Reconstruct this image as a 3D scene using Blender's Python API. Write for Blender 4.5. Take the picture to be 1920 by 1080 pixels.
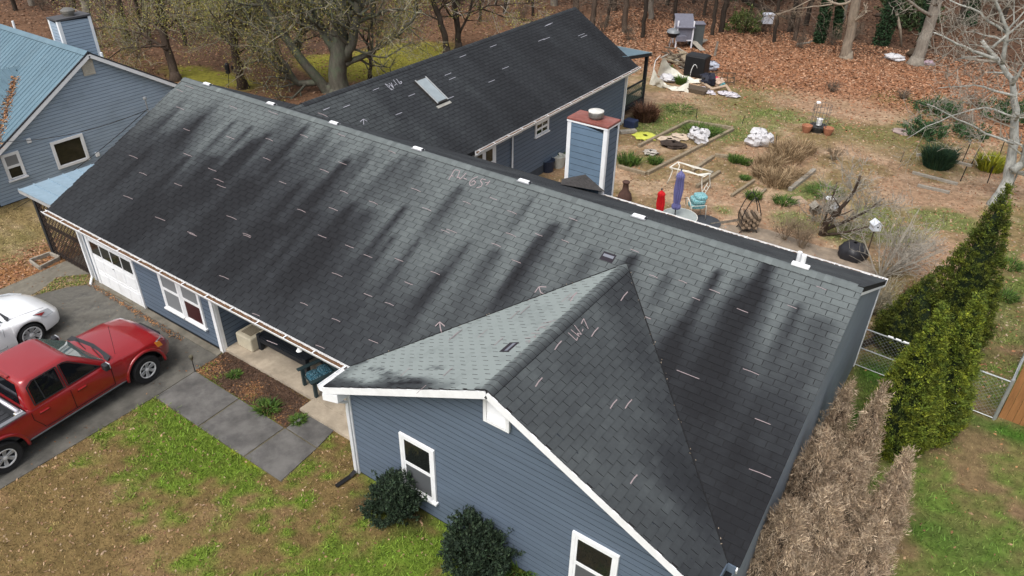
import bpy, math, random
import numpy as np
from mathutils import Vector, Matrix
for o in list(bpy.data.objects): bpy.data.objects.remove(o)
S = bpy.context.scene; COL = S.collection
# ------------------------------------------------------------------ camera
FPX = 1396.918
CAM = np.array([21.72, -8.161, 12.482])
YAW, PITCH, ROLL = math.radians(-34.277), math.radians(33.083), math.radians(1.007)
cy_, sy_, cp_, sp_ = math.cos(YAW), math.sin(YAW), math.cos(PITCH), math.sin(PITCH)
_f = np.array([sy_*cp_, cy_*cp_, -sp_]); _r0 = np.array([cy_, -sy_, 0.0]); _u0 = np.cross(_r0, _f)
_r = _r0*math.cos(ROLL) + _u0*math.sin(ROLL); _u = _u0*math.cos(ROLL) - _r0*math.sin(ROLL)
cam = bpy.data.cameras.new('camera'); camo = bpy.data.objects.new('camera', cam); COL.objects.link(camo)
cam.sensor_width = 36; cam.lens = 36*FPX/1920; cam.clip_end = 2000; cam.clip_start = .1
M = Matrix.Identity(4)
for i in range(3):
    M[i][0], M[i][1], M[i][2], M[i][3] = _r[i], _u[i], -_f[i], CAM[i]
camo.matrix_world = M; S.camera = camo
# ------------------------------------------------------------------ light
W = bpy.data.worlds.new('World'); S.world = W; W.use_nodes = True
SUN_EL, SUN_AZ = math.radians(58), math.radians(178)      # azimuth clockwise from +y
wn = W.node_tree.nodes; wl = W.node_tree.links
sky = wn.new('ShaderNodeTexSky'); sky.sky_type = 'NISHITA'; sky.sun_disc = False
sky.sun_elevation = SUN_EL; sky.sun_rotation = SUN_AZ; sky.air_density = 1.0; sky.dust_density = 4.0; sky.ozone_density = 1.0
hs = wn.new('ShaderNodeHueSaturation'); hs.inputs['Saturation'].default_value = .34
wl.new(sky.outputs[0], hs.inputs['Color']); wl.new(hs.outputs[0], wn['Background'].inputs[0])
wn['Background'].inputs[1].default_value = .135
sl = bpy.data.lights.new('sun', 'SUN'); sl.energy = 1.3; sl.angle = math.radians(35); sl.color = (1, .965, .92)
so = bpy.data.objects.new('sun', sl); COL.objects.link(so)
sd = Vector((math.sin(SUN_AZ)*math.cos(SUN_EL), math.cos(SUN_AZ)*math.cos(SUN_EL), math.sin(SUN_EL)))
so.rotation_euler = sd.to_track_quat('Z', 'Y').to_euler(); so.location = (0, 0, 40)
S.view_settings.view_transform = 'Standard'; S.view_settings.look = 'None'
S.view_settings.exposure = 0.68; S.view_settings.gamma = 1; S.view_settings.use_curve_mapping = False
S.render.engine = 'CYCLES'
# ------------------------------------------------------------------ pixel -> place
def ray(x, y): return _f*FPX + _r*(x-960) - _u*(y-540)
def at(x, y, z=0.0, ax=2):
    d = ray(x, y); t = (z-CAM[ax])/d[ax]; return CAM + d*t
def on_plane(x, y, O, N):
    d = ray(x, y); t = np.dot(np.asarray(O)-CAM, N)/np.dot(d, N); return CAM + d*t
FH = np.array([sy_, cy_, 0.0])
def up_at(x, y, base):            # on the upright plane through base that faces the viewpoint
    return on_plane(x, y, base, FH)
def pix(P):
    d = np.asarray(P, float)-CAM; z = d@_f
    return np.stack([960+FPX*(d@_r)/z, 540-FPX*(d@_u)/z], -1)
# ------------------------------------------------------------------ noise
def _h(ix, iy, s):
    n = (ix.astype(np.int64)*374761393 + iy.astype(np.int64)*668265263 + s*974711) & 0x7fffffff
    n = ((n ^ (n >> 13))*1274126177) & 0x7fffffff
    return ((n ^ (n >> 16)) & 0xffff)/65535.0
def vnoise(x, y, s=0):
    x = np.asarray(x, float); y = np.asarray(y, float)
    ix = np.floor(x); iy = np.floor(y); fx = x-ix; fy = y-iy
    fx = fx*fx*(3-2*fx); fy = fy*fy*(3-2*fy)
    a = _h(ix, iy, s); b = _h(ix+1, iy, s); c = _h(ix, iy+1, s); d = _h(ix+1, iy+1, s)
    return (a*(1-fx)+b*fx)*(1-fy)+(c*(1-fx)+d*fx)*fy
def fbm(x, y, s=0, o=4):
    r = 0; a = .5; t = 0
    for i in range(o):
        r = r + a*vnoise(np.asarray(x)*2**i, np.asarray(y)*2**i, s+i*17); t += a; a *= .5
    return r/t
def sstep(a, b, x):
    t = np.clip((x-a)/(b-a), 0, 1); return t*t*(3-2*t)
# ------------------------------------------------------------------ materials
MATS = {}
def mat(name, col=(.5, .5, .5), rough=.7, var=.12, scale=6, bump=0, bscale=40, metal=0, spec=.4, coat=0, attr=None, alpha=None, trans=0, grime=0, ior=1.45, dirt=(.12, .10, .07), stretch=None):
    if name in MATS: return MATS[name]
    m = bpy.data.materials.new(name); m.use_nodes = True; MATS[name] = m
    n = m.node_tree.nodes; l = m.node_tree.links; b = n['Principled BSDF']
    b.inputs['Roughness'].default_value = rough; b.inputs['Metallic'].default_value = metal
    b.inputs['Specular IOR Level'].default_value = spec; b.inputs['Coat Weight'].default_value = coat; b.inputs['Coat Roughness'].default_value = .05
    b.inputs['Transmission Weight'].default_value = trans; b.inputs['IOR'].default_value = ior
    g = n.new('ShaderNodeNewGeometry')
    vec = g.outputs['Position']
    if stretch:
        mp = n.new('ShaderNodeMapping'); mp.inputs['Scale'].default_value = stretch; l.new(vec, mp.inputs['Vector']); vec = mp.outputs[0]
    if attr:
        a = n.new('ShaderNodeAttribute'); a.attribute_name = attr; csock = a.outputs['Color']
    else:
        a = n.new('ShaderNodeRGB'); a.outputs[0].default_value = (*col, 1); csock = a.outputs[0]
    if var:
        t = n.new('ShaderNodeTexNoise'); t.inputs['Scale'].default_value = scale; t.inputs['Detail'].default_value = 6; t.inputs['Roughness'].default_value = .65
        l.new(vec, t.inputs['Vector'])
        mr = n.new('ShaderNodeMapRange'); mr.inputs[1].default_value = .3; mr.inputs[2].default_value = .7
        mr.inputs[3].default_value = 1-var; mr.inputs[4].default_value = 1+var; l.new(t.outputs[0], mr.inputs[0])
        mx = n.new('ShaderNodeVectorMath'); mx.operation = 'SCALE'; l.new(csock, mx.inputs[0]); l.new(mr.outputs[0], mx.inputs['Scale']); csock = mx.outputs[0]
    if grime:
        t = n.new('ShaderNodeTexNoise'); t.inputs['Scale'].default_value = 1.7; t.inputs['Detail'].default_value = 8; t.inputs['Roughness'].default_value = .7; l.new(g.outputs['Position'], t.inputs['Vector'])
        mr = n.new('ShaderNodeMapRange'); mr.inputs[1].default_value = .48; mr.inputs[2].default_value = .72; mr.inputs[3].default_value = 0; mr.inputs[4].default_value = grime; l.new(t.outputs[0], mr.inputs[0])
        mx = n.new('ShaderNodeMix'); mx.data_type = 'RGBA'; l.new(mr.outputs[0], mx.inputs[0]); l.new(csock, mx.inputs[6]); mx.inputs[7].default_value = (*dirt, 1); csock = mx.outputs[2]
    l.new(csock, b.inputs['Base Color'])
    if bump:
        t = n.new('ShaderNodeTexNoise'); t.inputs['Scale'].default_value = bscale; t.inputs['Detail'].default_value = 4; l.new(vec, t.inputs['Vector'])
        bp = n.new('ShaderNodeBump'); bp.inputs['Strength'].default_value = bump; bp.inputs['Distance'].default_value = .02
        l.new(t.outputs[0], bp.inputs['Height']); l.new(bp.outputs[0], b.inputs['Normal'])
    return m
def glass(name, col, rough=.03):
    return mat(name, col, rough, var=0, spec=.6, coat=.0)
# ------------------------------------------------------------------ objects
ORG = {}
def tag(o, label=None, cat=None, group=None, kind=None):
    if label: o['label'] = label
    if cat: o['category'] = cat
    if group: o['group'] = group
    if kind: o['kind'] = kind
    return o
def thing(name, loc, label, cat, group=None):
    o = bpy.data.objects.new(name, None); COL.objects.link(o); o.location = tuple(loc); o.empty_display_size = .2
    ORG[o] = np.array(loc, float); return tag(o, label, cat, group)
def finish(me, name, mats, parent, org, smooth):
    if not isinstance(mats, (list, tuple)): mats = [mats]
    for m in mats: me.materials.append(m)
    if smooth:
        me.polygons.foreach_set('use_smooth', np.ones(len(me.polygons), bool))
        if smooth is not True: me.set_sharp_from_angle(angle=math.radians(smooth))
    o = bpy.data.objects.new(name, me); COL.objects.link(o)
    if parent is not None:
        o.parent = parent; ORG[o] = org
    else:
        o.location = tuple(org); ORG[o] = org
    return o
def np_mesh(name, V, F, mats, parent=None, cols=None, midx=None, attrs=None, smooth=False, org=None):
    V = np.asarray(V, float); F = np.asarray(F, np.int32)
    if org is None: org = ORG[parent] if parent is not None else np.zeros(3)
    me = bpy.data.meshes.new(name); k = F.shape[1]
    me.vertices.add(len(V)); me.vertices.foreach_set('co', (V-org).astype(np.float32).ravel())
    me.loops.add(F.size); me.loops.foreach_set('vertex_index', F.ravel())
    me.polygons.add(len(F)); me.polygons.foreach_set('loop_start', np.arange(0, F.size, k, dtype=np.int32))
    if midx is not None: me.polygons.foreach_set('material_index', np.asarray(midx, np.int32))
    if cols is not None:
        c = np.ones((len(V), 4), np.float32); c[:, :3] = cols
        a = me.color_attributes.new('Col', 'FLOAT_COLOR', 'POINT'); a.data.foreach_set('color', c.ravel())
    for nm, v in (attrs or {}).items():
        a = me.attributes.new(nm, 'FLOAT', 'POINT'); a.data.foreach_set('value', np.asarray(v, np.float32))
    me.polygons.foreach_set('use_smooth', np.zeros(len(F), bool))
    me.update(calc_edges=True)
    return finish(me, name, mats, parent, org, smooth)
class MB:
    def __init__(s): s.v = []; s.f = []; s.m = []
    def add(s, V, F, m=0):
        b = len(s.v); s.v += [tuple(map(float, p)) for p in V]; s.f += [tuple(b+i for i in f) for f in F]; s.m += [m]*len(F); return s
    def box(s, x0, x1, y0, y1, z0, z1, m=0):
        return s.add([(x0,y0,z0),(x1,y0,z0),(x1,y1,z0),(x0,y1,z0),(x0,y0,z1),(x1,y0,z1),(x1,y1,z1),(x0,y1,z1)],
                     [(3,2,1,0),(4,5,6,7),(0,1,5,4),(1,2,6,5),(2,3,7,6),(3,0,4,7)], m)
    def obox(s, c, a, b, d, m=0):   # centre and three half axes
        c, a, b, d = map(lambda q: np.asarray(q, float), (c, a, b, d))
        return s.add([c-a-b-d, c+a-b-d, c+a+b-d, c-a+b-d, c-a-b+d, c+a-b+d, c+a+b+d, c-a+b+d],
                     [(3,2,1,0),(4,5,6,7),(0,1,5,4),(1,2,6,5),(2,3,7,6),(3,0,4,7)], m)
    def beam(s, p, q, w, h, m=0, up=(0,0,1)):
        p = np.asarray(p, float); q = np.asarray(q, float); d = q-p; L = np.linalg.norm(d); d /= L
        sx = np.cross(d, up)
        if np.linalg.norm(sx) < 1e-3: sx = np.cross(d, (1,0,0))
        sx /= np.linalg.norm(sx); uz = np.cross(sx, d)
        return s.obox((p+q)/2, d*L/2, sx*w/2, uz*h/2, m)
    def tube(s, pts, r, n=6, m=0, cap=True):
        P = [np.asarray(p, float) for p in pts]; R = r if hasattr(r, '__len__') else [r]*len(P)
        b = len(s.v); ref = None
        for i, p in enumerate(P):
            d = P[min(i+1, len(P)-1)]-P[max(i-1, 0)]; d = d/(np.linalg.norm(d)+1e-9)
            if ref is None:
                ref = np.cross(d, (0,0,1) if abs(d[2]) < .9 else (1,0,0))
            ref = ref - d*np.dot(ref, d); ref = ref/(np.linalg.norm(ref)+1e-9); bt = np.cross(d, ref)
            for k in range(n):
                a = 2*math.pi*k/n; s.v.append(tuple(p+(ref*math.cos(a)+bt*math.sin(a))*R[i]))
        for i in range(len(P)-1):
            for k in range(n):
                k2 = (k+1) % n
                s.f.append((b+i*n+k, b+i*n+k2, b+(i+1)*n+k2, b+(i+1)*n+k)); s.m.append(m)
        if cap:
            s.f.append(tuple(b+k for k in range(n))[::-1]); s.m.append(m)
            e = b+(len(P)-1)*n; s.f.append(tuple(e+k for k in range(n))); s.m.append(m)
        return s
    def lathe(s, c, prof, n=16, m=0, axis=None, caps=True):
        # profile of (radius, height) round the upright (or given) axis
        c = np.asarray(c, float); ax = np.asarray(axis if axis is not None else (0,0,1), float)
        e1 = np.cross(ax, (1,0,0) if abs(ax[0]) < .9 else (0,1,0)); e1 /= np.linalg.norm(e1); e2 = np.cross(ax, e1)
        b = len(s.v)
        for r, h in prof:
            for k in range(n):
                a = 2*math.pi*k/n; s.v.append(tuple(c+ax*h+(e1*math.cos(a)+e2*math.sin(a))*r))
        for i in range(len(prof)-1):
            for k in range(n):
                k2 = (k+1) % n; s.f.append((b+i*n+k, b+i*n+k2, b+(i+1)*n+k2, b+(i+1)*n+k)); s.m.append(m)
        if caps:
            s.f.append(tuple(b+k for k in range(n))[::-1]); s.m.append(m)
            e = b+(len(prof)-1)*n; s.f.append(tuple(e+k for k in range(n))); s.m.append(m)
        return s
    def prism(s, poly, h, m=0):       # polygon (3D list) pushed along vector h
        P = [np.asarray(p, float) for p in poly]; h = np.asarray(h, float); k = len(P)
        return s.add(P+[p+h for p in P], [tuple(range(k))[::-1], tuple(range(k, 2*k))]+[(i, (i+1) % k, k+(i+1) % k, k+i) for i in range(k)], m)
    def grid(s, rows, m=0, close=False):
        b = len(s.v); nr = len(rows); nc = len(rows[0])
        for r in rows: s.v += [tuple(map(float, p)) for p in r]
        for i in range(nr-1):
            for j in range(nc-(0 if close else 1)):
                j2 = (j+1) % nc; s.f.append((b+i*nc+j, b+i*nc+j2, b+(i+1)*nc+j2, b+(i+1)*nc+j)); s.m.append(m)
        return s
    def build(s, name, mats, parent=None, smooth=False, org=None, bevel=0):
        if org is None: org = ORG[parent] if parent is not None else (np.array(s.v).min(0)+np.array(s.v).max(0))/2*np.array([1,1,0])+np.array([0,0,np.array(s.v)[:,2].min()])
        me = bpy.data.meshes.new(name); me.from_pydata([tuple(np.array(p)-org) for p in s.v], [], s.f)
        if max(s.m or [0]) > 0: me.polygons.foreach_set('material_index', s.m)
        me.update()
        o = finish(me, name, mats, parent, org, smooth)
        if bevel:
            b = o.modifiers.new('bevel', 'BEVEL'); b.width = bevel; b.segments = 2; b.limit_method = 'ANGLE'
        return o
def copy_tree(o, parent=None):
    c = o.copy(); COL.objects.link(c); c.parent = parent
    for ch in list(o.children): copy_tree(ch, c)
    return c
R = random.Random(7); NR = np.random.default_rng(11)
white = mat('white_paint', (.78, .79, .80), .45, var=.05, grime=.22, dirt=(.42, .40, .36))
black_metal = mat('black_metal', (.015, .015, .017), .45, var=.1)
# ================================================================== the house
L, RY, ZE, SL = 20.538, 5.156, 2.521, .488
ZR = ZE+SL*RY; YB = 10.42
XW0, XW1, PW, ZW = 12.106, 20.35, .777, 4.517; XM = (XW0+XW1)/2; SW = (ZW-ZE)/(XM-XW0); YW = (ZW-ZE)/SL
XR, ZR2, YE, XE, ZE2 = 4.023, 4.744, 22.485, 7.43, 2.681; SR = (ZR2-ZE2)/(XE-XR); XE0 = XR-(XE-XR)
house = thing('house', (10, 4, 0), 'long blue-grey sided house with stained dark shingle roofs and front gable', 'house')
lap_shade_mat = mat('lap_shade', (.012,.016,.022), .95)  # near-black wall cores and board edges: painted shade under each siding lap
side_mat = mat('blue_siding', (.100, .132, .178), .62, var=.10, scale=2.2, bump=.12, bscale=90, grime=.18, dirt=(.085, .11, .14), stretch=(.35, .35, 3))
end_mat = mat('end_siding', (.17,.20,.235), .6, var=.08, scale=3)
deck_mat = mat('roof_felt', (.012, .012, .013), .95, var=.1)
found_mat = mat('foundation', (.05, .058, .07), .85, var=.2, bump=.2)
edge_mat = mat('shingle_edge', (.010, .010, .011), .95, var=.1)
def shingle_material():
    m = bpy.data.materials.new('asphalt_shingle'); m.use_nodes = True; n = m.node_tree.nodes; l = m.node_tree.links; b = n['Principled BSDF']
    b.inputs['Roughness'].default_value = .88; b.inputs['Specular IOR Level'].default_value = .3
    at_ = n.new('ShaderNodeAttribute'); at_.attribute_name = 'stain'; tn = n.new('ShaderNodeAttribute'); tn.attribute_name = 'tint'
    g = n.new('ShaderNodeNewGeometry')
    n1 = n.new('ShaderNodeTexNoise'); n1.inputs['Scale'].default_value = 9; n1.inputs['Detail'].default_value = 5; l.new(g.outputs[0], n1.inputs['Vector'])
    n2 = n.new('ShaderNodeTexNoise'); n2.inputs['Scale'].default_value = 150; n2.inputs['Detail'].default_value = 2; l.new(g.outputs[0], n2.inputs['Vector'])
    def mth(op, a, b2):
        x = n.new('ShaderNodeMath'); x.operation = op
        for i, q in enumerate((a, b2)):
            if isinstance(q, (int, float)): x.inputs[i].default_value = q
            else: l.new(q, x.inputs[i])
        return x.outputs[0]
    v = mth('ADD', at_.outputs['Fac'], mth('MULTIPLY', mth('SUBTRACT', n1.outputs[0], .5), .30))
    v = mth('ADD', v, mth('MULTIPLY', mth('SUBTRACT', n2.outputs[0], .5), .35))
    v = mth('ADD', v, mth('MULTIPLY', tn.outputs['Fac'], .036))
    v = mth('MULTIPLY', mth('ADD', v, 1), .5)
    cr = n.new('ShaderNodeValToRGB'); e = cr.color_ramp.elements
    e[0].position = .0; e[0].color = (.225, .255, .247, 1); e[1].position = 1; e[1].color = (.0085, .009, .011, 1)
    k = e.new(.5); k.color = (.054, .061, .064, 1); k = e.new(.25); k.color = (.118, .134, .134, 1); k = e.new(.75); k.color = (.023, .0255, .029, 1)
    l.new(v, cr.inputs[0]); l.new(cr.outputs[0], b.inputs['Base Color'])
    bp = n.new('ShaderNodeBump'); bp.inputs['Strength'].default_value = .35; bp.inputs['Distance'].default_value = .004; l.new(n2.outputs[0], bp.inputs['Height']); l.new(bp.outputs[0], b.inputs['Normal'])
    return m
shin = shingle_material()
TABS = []     # (verts 3D array, faces, face mats, stain array, tint)
def shingle_slope(O, U, V, u0, u1, vlen, stain, keep=lambda u, v: True, tabw=.305, exp=.143, seed=0, ucut=None):
    O = np.array(O, float); U = np.array(U, float); V = np.array(V, float); N = np.cross(U, V)
    if N[2] < 0: N = -N
    rg = np.random.default_rng(seed); rows = int(math.ceil(vlen/exp))
    for r in range(rows):
        va = r*exp; vb = min(va+exp+.03, vlen+.0)
        off = (r % 2)*.5*tabw + (r % 3)*.012
        lo, hi = (u0, u1) if ucut is None else ucut(va+exp/2)
        c0 = int(math.floor((lo-off)/tabw))-1; c1 = int(math.ceil((hi-off)/tabw))+1
        for c in range(c0, c1):
            a = max(c*tabw+off+.006, lo); b = min((c+1)*tabw+off-.006, hi)
            if b-a < .03 or not keep((a+b)/2, va+exp/2): continue
            j = rg.normal(0, .0025); h0 = .015+rg.normal(0, .0015); h1 = .003
            us = np.linspace(a, b, 4); P = []
            for h, v in ((h0, va+j), (h1, vb)):
                for u in us: P.append(O+U*u+V*v+N*h)
            for u in us: P.append(O+U*u+V*(va+j)-N*.002)
            P.append(O+U*b+V*vb-N*.004); P.append(O+U*a+V*vb-N*.004)
            F = [(0,1,5,4),(1,2,6,5),(2,3,7,6),(8,9,1,0),(9,10,2,1),(10,11,3,2),(11,12,7,3),(8,0,4,13)]
            uu = np.r_[us, us, us, b, a]; vv = np.r_[[va]*4, [vb]*4, [va]*4, vb, vb]
            TABS.append((np.array(P), F, (0,0,0,1,1,1,1,1), stain(uu, vv), rg.normal(0, 1)))
def ridge_caps(p, q, wa, wb, stain, seed, lift=.016, exp=.143, wid=.16):
    # bent cap shingles from p to q; wa/wb are down-slope unit vectors on the two sides
    p = np.array(p, float); q = np.array(q, float); d = q-p; Ln = np.linalg.norm(d); d /= Ln; wa = np.array(wa, float); wb = np.array(wb, float)
    rg = np.random.default_rng(seed); up = np.array([0,0,1.0])
    for i in range(int(Ln/exp)):
        a = p+d*(i*exp+.002); b = p+d*min((i+1)*exp+.03, Ln); h0 = lift+.012; h1 = lift+.002; P = []
        for t, h in ((a, h0), (b, h1)):
            P += [t+wa*wid+up*h, t+wa*.035+up*(h+.004), t+wb*.035+up*(h+.004), t+wb*wid+up*h]
        for t in (a,): P += [t+wa*wid+up*(h0-.012), t+wa*.035+up*(h0-.01), t+wb*.035+up*(h0-.01), t+wb*wid+up*(h0-.012)]
        P += [b+wb*wid+up*(h1-.012), b+wa*wid+up*(h1-.012)]
        F = [(0,1,5,4),(1,2,6,5),(2,3,7,6),(8,9,1,0),(9,10,2,1),(10,11,3,2),(11,12,7,3),(8,0,4,13)]
        s = stain(i*exp); s = np.array([s[0], s[1], s[1], s[2]]*2+[s[0], s[1], s[1], s[2]]+[s[2], s[0]])
        TABS.append((np.array(P), F, (0,0,0,1,1,1,1,1), s+rg.normal(0, .06), rg.normal(0, .6)))
CS = 1/math.hypot(1, SL); Vm = np.array([0, CS, SL*CS]); Om = np.array([0, 0, ZE]); Nm = np.array([0, -SL*CS, CS]); VL = RY/CS
# --- algae stains: streak tops read off the photograph, run straight down the slope
STK = [(385,215,1.1,.10,.6),(355,292,2.6,.16,.75),(440,228,1.3,.1,.5),(470,240,1.6,.12,.6),(480,262,2.2,.2,.7),(548,165,.8,.5,.7),(505,250,2,.14,.6),(577,235,1.7,.12,.8),(655,297,2.2,.16,1.1),
 (567,342,2.6,.13,.9),(662,385,2.2,.16,.9),(548,222,1.2,.5,.35),(760,292,1.5,.12,.4),(740,300,1.3,.08,.4),(790,295,1.2,.4,.4),(868,348,1.3,.12,.6),(597,395,2.4,.12,.5),(405,292,3,.5,.5),(475,335,2.8,.45,.55),
 (690,395,2,.35,.5),(760,388,1.7,.1,.75),(742,440,1.4,.09,.6),(785,452,1.3,.07,.6),(335,205,.9,.07,.5),(310,250,1.8,.1,.4),(612,440,2,.3,.45),(520,420,2,.5,.5),
 (830,510,1.3,.12,.5),(1045,418,2.1,.16,.8),(1015,440,1.9,.1,.5),(1190,478,.6,.14,1.0),(1110,470,1.2,.2,.3),(935,470,1.6,.22,.45),(880,455,1.5,.1,.45),(980,500,1.2,.14,.5),
 (1255,515,.7,.1,.4),(1350,508,1.0,.1,.6),(1310,560,1.6,.13,.6),(1345,510,.6,.08,.5),(1445,490,1.2,.16,1.1),(1425,530,2.3,.26,.8),(1390,520,1.0,.1,.4),(1385,560,1.5,.25,.4),(1500,570,1.2,.1,.5),(1540,600,2,.4,.35),(1290,600,1.6,.2,.45),
 (1000,370,.8,.05,.4),(700,290,1.2,.06,.4),(620,260,1.1,.06,.45),(1080,410,1.1,.07,.4),(540,300,1.4,.09,.5),(450,280,1.6,.08,.5)]
SK = []
for (x, y, ln, w, s_) in STK:
    q = on_plane(x, y, Om, Nm)-Om; SK.append((q[0], np.dot(q, Vm), ln, w, s_))
def stain_main(u, v):
    u = np.asarray(u, float); v = np.asarray(v, float)
    n1 = fbm(u*.5, v*.10, 3, 4); n2 = fbm(u*2.4, v*.20, 9, 3); n3 = fbm(u*7, v*.5, 21, 2)
    low = sstep(4.8, 1.9, v+(n1-.5)*6.5+(n2-.5)*3.2+(u-8)*.05)
    left = sstep(15, 1, u)*.34
    right = sstep(15.5, 19.5, u)*.55*sstep(4.8, 1.6, v)
    s = -.30+low*(.70+left)+right+(n2-.5)*.55*sstep(5.6, 3.2, v)+(n3-.5)*.25
    for (su, sv, ln, w, k) in SK:
        t = np.clip((sv-v)/ln, 0, 1.25); du = (u-su)/(w*(.7+.8*t))
        s = s + k*1.5*np.exp(-du*du)*np.clip((sv-v)/.10+.5, 0, 1)*np.clip(1-(sv-v)/(ln*1.35), 0, 1)**.7
    s = s - .10*sstep(4.6, 5.6, v)
    return np.clip(s, -.7, 1.0)
shingle_slope(Om, (1,0,0), Vm, -.03, L+.02, VL-.02, stain_main, seed=1,
    keep=lambda u, v: not (XW0 < u < XW1 and v*CS*SL < SW*min(u-XW0, XW1-u)-.12))
# rear slope of the main roof
Vb = np.array([0, -CS, SL*CS]); Ob = np.array([0, YB, ZR-SL*(YB-RY)]); VLb = (YB-RY)/CS
shingle_slope(Ob, (1,0,0), Vb, -.03, L+.02, VLb-.02, lambda u, v: .45+(fbm(u*1.5, v*.8, 40, 3)-.5)*.7-.25*sstep(14,20,u), seed=2,
    keep=lambda u, v: not (XE0 < u < XE and (YB-v*CS) > RY+1.2 and (ZR-SL*(YB-v*CS-RY)) < ZR2-SR*abs(u-XR)-.12))
# front wing
CW = 1/math.hypot(1, SW); WL = (XM-XW0)/CW
def st_wl(u, v):  # paler through less staining, and the glancing-view sky sheen put into the colour
    b = sstep(.34, .06, u+(fbm(u*2, v*1.5, 61, 3)-.5)*.5)*1.25*sstep(4.2, 2.6, v)+sstep(.4, .1, v)*.5
    b2 = sstep(.60, .70, fbm(u*4.5+7, v*1.1, 62, 3))*1.0*sstep(1.6, .5, u)
    return -1.0+b*1.1+b2+(fbm(u*3, v*3, 63, 3)-.5)*.35
shingle_slope((XW0, -PW, ZE), (0,1,0), (CW, 0, SW*CW), -.02, 6, WL-.02, st_wl, seed=3, ucut=lambda v: (-.02, PW+v*CW*SW/SL+.12))
def st_wr(u, v):
    return .04+(fbm(u*1.3, v*.9, 71, 4)-.5)*.8+sstep(3.2, .6, v)*.26+sstep(1.6, .2, PW+v*CW*SW/SL-u)*.30
shingle_slope((XW1, -PW, ZE), (0,1,0), (-CW, 0, SW*CW), -.02, 6, WL-.02, st_wr, seed=4, ucut=lambda v: (-.02, PW+v*CW*SW/SL+.12))
# rear wing, both slopes
CR = 1/math.hypot(1, SR); RL = (XE-XR)/CR
def st_r(u, v): return .66+(fbm(u*1.1, v*.35, 81, 4)-.5)*.75+sstep(2, 0, v)*.12-sstep(2.2, 3.7, v)*.14*sstep(11, 8, u)-.25*sstep(13, 9.5, u)
shingle_slope((XE, 0, ZE2), (0,1,0), (-CR, 0, SR*CR), 5.6, YE+.02, RL-.02, st_r, seed=5, ucut=lambda v: (min(10.3, RY+(ZR-(ZE2+v*CR*SR))/SL)-.15, YE+.02))
shingle_slope((XE0, 0, ZE2), (0,1,0), (CR, 0, SR*CR), 5.6, YE+.02, RL-.02, st_r, seed=6, ucut=lambda v: (min(10.3, RY+(ZR-(ZE2+v*CR*SR))/SL)-.15, YE+.02))
ridge_caps((-.03, RY, ZR), (L+.02, RY, ZR), (0,-CS,-SL*CS), (0,CS,-SL*CS), lambda t: (-.42, -.45, .35), 1)
ridge_caps((XM, -PW-.02, ZW), (XM, YW+.05, ZW), (-CW,0,-SW*CW), (CW,0,-SW*CW), lambda t: (-.75, -.2, .45), 2)
ridge_caps((XR, 6.3, ZR2), (XR, YE+.02, ZR2), (-CR,0,-SR*CR), (CR,0,-SR*CR), lambda t: (.5, .4, .62), 3)
# ---- decks (solid slabs under the shingles)
roof = MB()
def slab(a, b, c, d, th=.13):
    a, b, c, d = [np.array(q, float) for q in (a, b, c, d)]
    roof.prism([a, b, c, d], (0, 0, -th))
slab((0,0,ZE),(L,0,ZE),(L,RY,ZR),(0,RY,ZR)); slab((0,RY,ZR),(L,RY,ZR),(L,YB,Ob[2]),(0,YB,Ob[2]))
roof.prism([(XW0,-PW,ZE),(XM,-PW,ZW),(XM,YW,ZW),(XW0,0,ZE)][::-1], (0,0,-.13)); roof.prism([(XM,-PW,ZW),(XW1,-PW,ZE),(XW1,0,ZE),(XM,YW,ZW)][::-1], (0,0,-.13))
for s in (1, -1):
    xe = XR+s*(XE-XR); q = [(XR,6.0,ZR2),(XR,YE,ZR2),(xe,YE,ZE2),(xe,9.0,ZE2)]
    roof.prism(q if s < 0 else q[::-1], (0,0,-.13))
roof_o = roof.build('roof', deck_mat, house)
# ---- the 300 shingles that show largest are parts of their own; the rest one mass
cen = np.array([t[0][:8].mean(0) for t in TABS]); nrm = np.array([np.cross(t[0][1]-t[0][0], t[0][4]-t[0][0]) for t in TABS])
area = np.linalg.norm(nrm, axis=1); vd = CAM-cen; dist = np.linalg.norm(vd, axis=1); face = np.abs((nrm*vd).sum(1))/(area*dist+1e-9)
px = pix(cen); vis = (px[:,0] > 5) & (px[:,0] < 1915) & (px[:,1] > 5) & (px[:,1] < 1075)
score = area*face/dist**2*vis; order = np.argsort(-score); near = set(order[:300].tolist())
for i in order[:300]:
    P, F, mi, st, tn = TABS[i]
    me = bpy.data.meshes.new('shingle'); c = P[:8].mean(0); me.from_pydata([tuple(q) for q in P-c], [], F); me.polygons.foreach_set('material_index', mi)
    a = me.attributes.new('stain', 'FLOAT', 'POINT'); a.data.foreach_set('value', st.astype(np.float32))
    a = me.attributes.new('tint', 'FLOAT', 'POINT'); a.data.foreach_set('value', np.full(len(P), tn, np.float32))
    me.materials.append(shin); me.materials.append(edge_mat)
    o = bpy.data.objects.new('shingle', me); COL.objects.link(o); o.parent = roof_o; o.location = tuple(c-ORG[house])
rest = [t for i, t in enumerate(TABS) if i not in near]
VV = np.concatenate([t[0] for t in rest]); base = np.arange(len(rest))*14
FF = (np.array([t[1] for t in rest])+base[:,None,None]).reshape(-1, 4); MI = np.array([t[2] for t in rest]).ravel()
o = np_mesh('shingles', VV, FF, [shin, edge_mat], roof_o, midx=MI, attrs={'stain': np.concatenate([t[3] for t in rest]), 'tint': np.repeat([t[4] for t in rest], 14)})
o['kind'] = 'stuff'
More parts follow.
